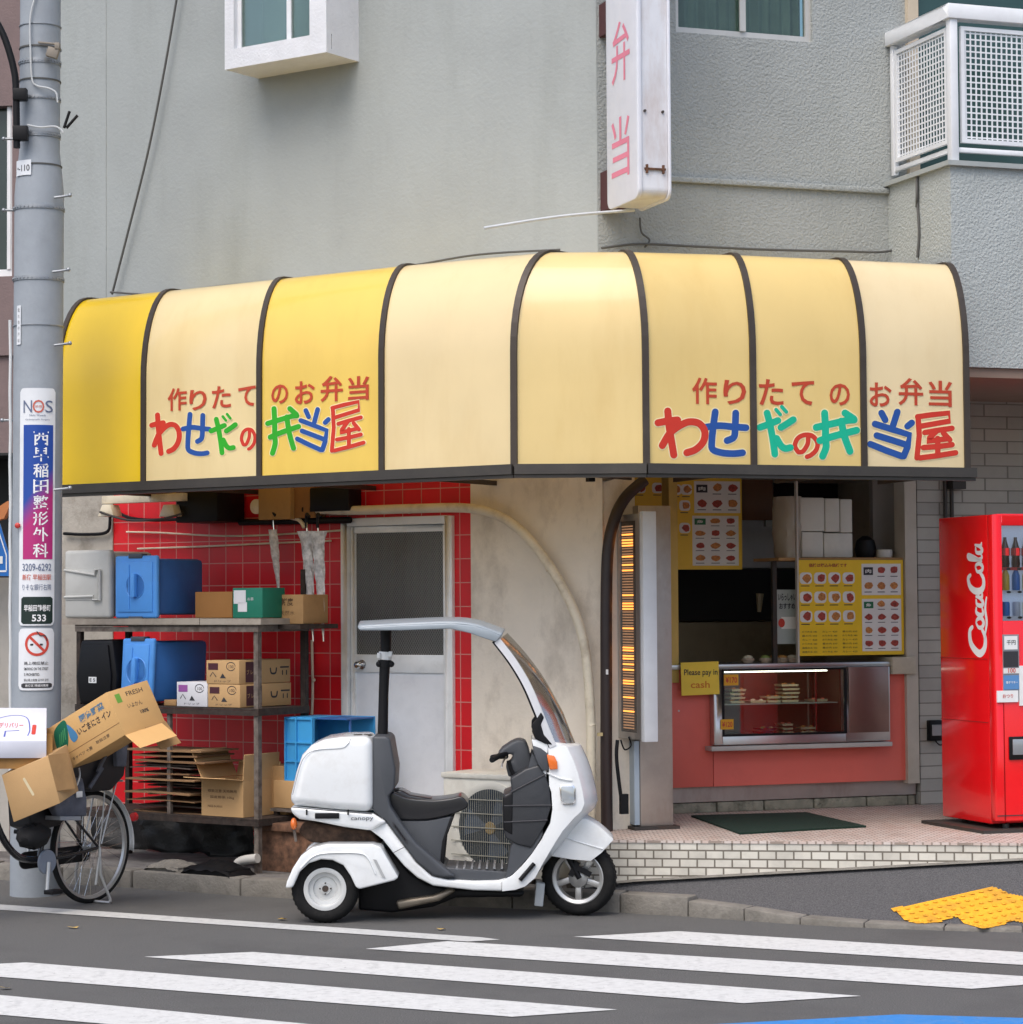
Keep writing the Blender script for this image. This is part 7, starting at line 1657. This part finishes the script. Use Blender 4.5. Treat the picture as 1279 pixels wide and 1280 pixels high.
def bt(name, pts, r, m, sm=6, seg=10, root=None):
    b = MB(); b.tube(cat(pts, sm), r, seg); return b.build(name, m, root or bike, smooth=True)
BB = (-.44, 0, .29)
bt('down_tube', [(-.44, 0, .30), (-.60, 0, .33), (-.74, 0, .47), (-.86, 0, .74), (-.90, 0, .86)], .021, M_frame)
bt('seat_tube', [BB, (-.36, 0, .55), (-.30, 0, .80)], .017, M_frame)
for s_ in (-1, 1):
    bt('chain_stay', [BB, (-.2, s_ * .05, .31), (0, s_ * .065, RW)], .010, M_frame)
    bt('seat_stay', [(0, s_ * .065, RW), (-.32, s_ * .03, .66)], .008, M_frame)
    bt('fork_blade', [(-1.10, s_ * .06, RW), (-1.02, s_ * .06, .55), (-.98, s_ * .03, .72)], .012, M_frame)
    bt('rack_stay', [(.0, s_ * .07, RW), (.02, s_ * .08, .5), (.04, s_ * .08, .71)], .005, M_alloy)
    bt('rack_stay', [(.02, s_ * .07, RW + .02), (.14, s_ * .08, .71)], .005, M_alloy)
bt('head_tube', [(-.98, 0, .70), (-.91, 0, .96)], .02, M_frame)
bt('handlebar', [(-1.0, -.22, .95), (-.97, -.16, .96), (-.94, -.08, .95), (-.94, .08, .95), (-.97, .16, .96), (-1.0, .22, .95)], .011, M_alloy)
def arc(r, a0, a1, x=0, n=16): return [(x + r * cos(radians(a0 + (a1 - a0) * i / n)), RW + r * sin(radians(a0 + (a1 - a0) * i / n))) for i in range(n + 1)]
for x_, a0, a1 in ((0, -8, 120), (-1.10, 40, 190)):
    b = MB(); A = arc(RW + .022, a0, a1, x_); b.sheet([[(x, y_, z - abs(y_) * .25) for y_ in (-.028, -.014, 0, .014, .028)] for x, z in A]); o = b.build('mudguard', mat('mudguard_white', (.78, .78, .76), .3, 0), bike, smooth=True); o.modifiers.new('t', 'SOLIDIFY').thickness = .002
q = arc(RW + .03, 14, 15, 0)[0]; b = MB(); b.lathe([(0, 0), (.026, .002), (.028, .02), (.02, .03), (0, .03)], (q[0] + .02, 0, q[1] + .06), (1, 0, 0), 20); b.build('tail_light', mat('tail_red', (.55, .01, .015), .2, coat=.6), bike, smooth=True)
b = MB()
for y_ in (-.06, 0, .06): b.tube([(-.22, y_, .72), (.22, y_, .72)], .005, 6)
for x_ in (-.2, -.05, .1, .21): b.tube([(x_, -.065, .715), (x_, .065, .715)], .005, 6)
b.build('rear_rack', M_alloy, bike)
# double leg stand
b = MB(); b.tube([(.0, -.075, RW), (-.02, -.10, .18), (.03, -.13, .03), (.02, -.14, .012)], .009, 8); b.tube([(.0, .075, RW), (-.02, .10, .18), (.03, .13, .03)], .009, 8); b.tube([(.02, -.14, .010), (.02, .13, .010)], .009, 8); b.tube([(-.02, -.09, .28), (-.05, -.09, .12)], .008, 8); b.build('stand', M_alloy, bike, smooth=True)
# chain case and crank
b = MB(); b.prism(rr_poly(-.53, .06, .245, .345, .045, 6), .05, .07); b.build('chain_case', M_black, bike, bevel=.006)
b = MB(); b.lathe([(0, -.01), (.07, -.006), (.072, .006), (0, .01)], (BB[0], -.07, BB[2]), (0, 1, 0), 28); b.build('drive_unit', mat('unit_grey', (.22, .25, .30), .4), bike, smooth=True)
for s_ in (-1, 1):
    e_ = (BB[0] - s_ * .0 + .03 * s_, s_ * .12, BB[2] + s_ * .165)
    b = MB(); b.tube([(BB[0], s_ * .085, BB[2]), (e_[0], s_ * .10, e_[2])], .012, 8); b.build('crank_arm', M_alloy, bike, smooth=True)
    b = MB(); b.rbox((e_[0], s_ * .15, e_[2]), (.09, .07, .025)); b.build('pedal', M_black, bike, bevel=.005)
# saddle hidden under the load
b = MB(); b.prism([(-.42, .80), (-.18, .82), (-.14, .86), (-.2, .88), (-.42, .85)], -.06, .06); b.build('saddle', M_seat, bike, bevel=.02)
# rear child seat, dark shells and grey straps
M_cs = mat('seat_shell', (.012, .012, .015), .5); M_csg = mat('seat_pad_grey', (.10, .11, .14), .7, var=.3, vscale=12, bump=.3)
cs = thing('child_seat', 'black child seat with grey padding on the bicycle rear rack under the cartons', 'child seat', BK, (0, 0, .73))
def cpart(name, pts, y0, y1, m, bev=.015): b = MB(); b.prism([BP(*p, -.12) for p in pts], y0, y1); return b.build(name, m, cs, bevel=bev, seg=3)
cpart('shell', [(78, 958), (110, 930), (155, 918), (160, 940), (156, 970), (140, 988), (115, 990), (100, 985), (72, 1000), (54, 1000), (52, 985)], -.12, .15, M_cs)
cpart('side_pad', [(77, 972), (98, 972), (103, 1000), (103, 1020), (68, 1022), (62, 1010)], -.16, -.10, M_csg, .012)
cpart('back_pad', [(140, 925), (156, 922), (154, 958), (142, 958)], -.15, -.08, M_csg, .008)
cpart('footrest', [(66, 1020), (92, 1020), (92, 1025), (66, 1025)], -.18, -.06, mat('grey_plate', (.3, .32, .35), .5), .002)
cpart('leg_guard', [(46, 1000), (100, 995), (98, 1018), (86, 1032), (60, 1040), (48, 1035)], -.06, .12, M_cs)
b = MB(); b.tube(cat([(*BP(98, 960, -.16)[:1], -.165, BP(98, 960, -.16)[1]), (BP(97, 972, -.16)[0], -.175, BP(97, 972, -.16)[1]), (BP(91, 990, -.16)[0], -.17, BP(91, 990, -.16)[1])], 5), .006, 6); b.build('strap', M_alloy, cs)
q = BP(99, 993, -.17); b = MB(); b.rbox((q[0], -.17, q[1]), (.05, .01, .035)); b.build('buckle', M_white, cs, bevel=.003)
for p0, p1 in (((122, 965), (134, 940)), ((112, 985), (128, 960))):
    b = MB(); b.tube([(BP(*p0, -.14)[0], -.14, BP(*p0, -.14)[1]), (BP(*p1, -.14)[0], -.14, BP(*p1, -.14)[1])], .012, 6); b.build('strap', M_csg, cs)
# tilted main carton
def wp3(px, py, Y): q = WF.px(px, py, Y); return Vector((q[0], Y, q[1]))
def uvbox(name, o, u, v, w, m, label, grp=None, extra=None):
    t = thing(name, label, 'box', WF, tuple(o + v), grp)
    b = MB(); th = .006; b.para(o, u, v, w); b.build('carton', m, t, bevel=.003)
    n = u.cross(v).normalized()
    if n.dot(o - CAMP) > 0: n = -n
    return t, (lambda lift: (lambda a, c: tuple(o + u * a + v * c + n * lift)))
o = wp3(51.6, 916, 14.12); u = wp3(133, 865.5, 13.86) - o; v = wp3(74, 968.7, 14.10) - o; w = Vector((.19, .30, .06))
M_cardb = mat('cardboard_warm', (.60, .36, .14), .85, var=.06, vscale=3, bump=.1, bscale=120)
t, P_ = uvbox('cardboard_box', o, u, v, w, M_cardb, 'large tilted brown carton with green leaf print balanced on the bicycle')
M_g1 = mat('leaf_green', (.005, .13, .07), .6); M_g2 = mat('leaf_green_light', (.06, .3, .12), .6); M_b1 = mat('drop_blue', (.06, .22, .42), .6)
def leaf(b, pts, lift): b.poly([P_(lift)(a, c) for a, c in pts])
b = MB(); leaf(b, [(p.x, p.y) for p in cat([(.12, .36, 0), (.17, .12, 0), (.33, .02, 0), (.36, .14, 0), (.32, .36, 0), (.26, .55, 0), (.17, .60, 0), (.12, .52, 0)], 4, True)], .0012)
b.mi = 1; [b.stroke([(.16 + k * .035, .5 - k * .03), (.22 + k * .03, .25 - k * .02)], .014, P_(.002), True) for k in range(4)]
b.mi = 2; leaf(b, [(p.x, p.y) for p in cat([(.36, .14, 0), (.42, .34, 0), (.43, .5, 0), (.36, .56, 0), (.33, .45, 0), (.34, .3, 0)], 4, True)], .0016); b.build('leaf_print', [M_g1, M_g2, M_b1], t)
b = MB(); f_ = P_(.0012)
b.text('国産野菜', lambda a, c: f_(.72 + a, .20 - c * 1), w=.36, h=.17, bold=.04); b.build('lettering', mat('slate_blue_print', (.10, .2, .30), .6), t)
b = MB(); b.text('いごまにさ イン', lambda a, c: f_(.70 + a, .41 - c), w=.50, h=.16, bold=.02); b.text('取扱注意', lambda a, c: f_(.72 + a, .82 - c), w=.2, h=.07); b.text('キャベツ 十勝', lambda a, c: f_(.40 + a, .86 - c), w=.3, h=.08); b.build('lettering', M_ink, t)
b = MB(); b.para(o + v * .70 - Vector((0, .0012, 0)), u, v * .012, Vector((0, .002, 0))); b.build('crease', mat('crease_brown', (.22, .12, .05), .8), t)
# right end print and flaps
o2 = o + u; n2 = v.cross(w).normalized(); n2 = n2 if n2.x > 0 else -n2
if n2.dot(o2 - CAMP) > 0: n2 = -n2
Q_ = lambda lift: (lambda a, c: tuple(o2 + w * a + v * c + n2 * lift))
b = MB(); b.text('100%', lambda a, c: Q_(.001)(.65 + a, .62 - c), w=.2, h=.08, bold=.03); b.text('いよかん', lambda a, c: Q_(.001)(.5 + a, .42 - c), w=.35, h=.1); b.text('KAGOME' if 0 else 'FRESH', lambda a, c: Q_(.001)(.6 + a, .16 - c), w=.4, h=.1); b.build('lettering', M_ink, t)
b = MB(); b.stroke([(.2, .1), (.2, .3)], .12, Q_(.0008), False); b.build('green_mark', mat('mark_green', (.15, .35, .05), .6), t)
for k, (e, sh) in enumerate([((.30, .10, -.05), 0), ((.17, .28, -.12), 1)]):
    b = MB(); base_ = o2 + v * (1.0 if k == 0 else .98) + w * (.0 if k == 0 else .5)
    b.para(base_ , w * (.9 if k == 0 else .5), Vector((.10, -.08, -.07)) if k == 0 else Vector((.09, .02, -.13)), n2 * .004); b.build('flap', M_cardb if k == 0 else M_card2, t)
# lower plain carton, tilted
o = wp3(2, 969, 13.75); u = wp3(60, 945, 13.72) - o; v = wp3(17, 1028, 13.75) - o
w = Vector((.06, .26, .05)); t, P_ = uvbox('cardboard_box', o, u, v, w, M_card, 'plain brown tilted carton with a tape strip hanging at the front of the bicycle')
b = MB(); f_ = P_(.001); b.stroke([(.42, .25), (.52, .62)], .05, f_, True); b.build('tape', mat('cream_tape', (.65, .55, .35), .4), t)
b = MB(); b.para(o + u + v * .0, v * .75, w * .5 + Vector((.05, 0, -.02)), Vector((0, 0, .004))); b.build('flap', M_card2, t)
# white lidded box at the left edge on a wooden board
o = wp3(-60, 926, 13.65); u = wp3(58, 926, 13.75) - o; v = wp3(-60, 948, 13.66) - o; w = Vector((-.08, .42, .17))
t, P_ = uvbox('white_box', o, u, v, w, mat('white_box_card', (.66, .67, .74), .6), 'flat white box with red and blue drawing on its lid at the left edge')
topn = u.cross(w).normalized(); topn = topn if topn.z > 0 else -topn
T_ = lambda lift: (lambda a, c: tuple(o + u * a + w * c + topn * lift))
b = MB(); b.stroke([tuple(p) for p in cat([(.35, .55, 0), (.6, .75, 0), (.78, .7, 0), (.82, .35, 0), (.8, .15, 0)], 5)], .014, T_(.001), True); b.stroke([(.55, .12), (.56, .28), (.7, .3)], .02, T_(.0012), True); b.build('blue_line', mat('pen_blue', (.1, .12, .4), .5), t)
b = MB(); b.text('デリバリー', lambda a, c: T_(.001)(.62 + a, .46 + c), w=.26, h=.16, bold=.02); b.stroke([(.86, .2), (.87, .45)], .045, T_(.0014), True); b.build('red_print', M_red, t)
b = MB(); b.para(o + v * 1.02 + Vector((.04, .03, 0)), u * .98, w * .9, Vector((0, 0, -.06))); tag(b.build('wooden_tray', mat('orange_wood', (.40, .20, .05), .7, dirt=.4), fr=WF), 'orange brown cardboard tray under the white box at the left edge', 'tray')

# dark bag slung low on the frame
random.seed(31); bc = BK.px(42, 1045, -.10); b = MB(); b.ball((bc[0], -.10, bc[1]), .10, (1.3, .6, .7), 16)
for v in b.bm.verts: v.co += Vector((random.uniform(-.008, .008), random.uniform(-.008, .008), random.uniform(-.012, .008)))
tag(b.build('cloth_bag', mat('black_cloth', (.008, .008, .009), .9), fr=BK, smooth=True), 'lumpy black cloth bag slung low on the bicycle frame by the pedals', 'bag')
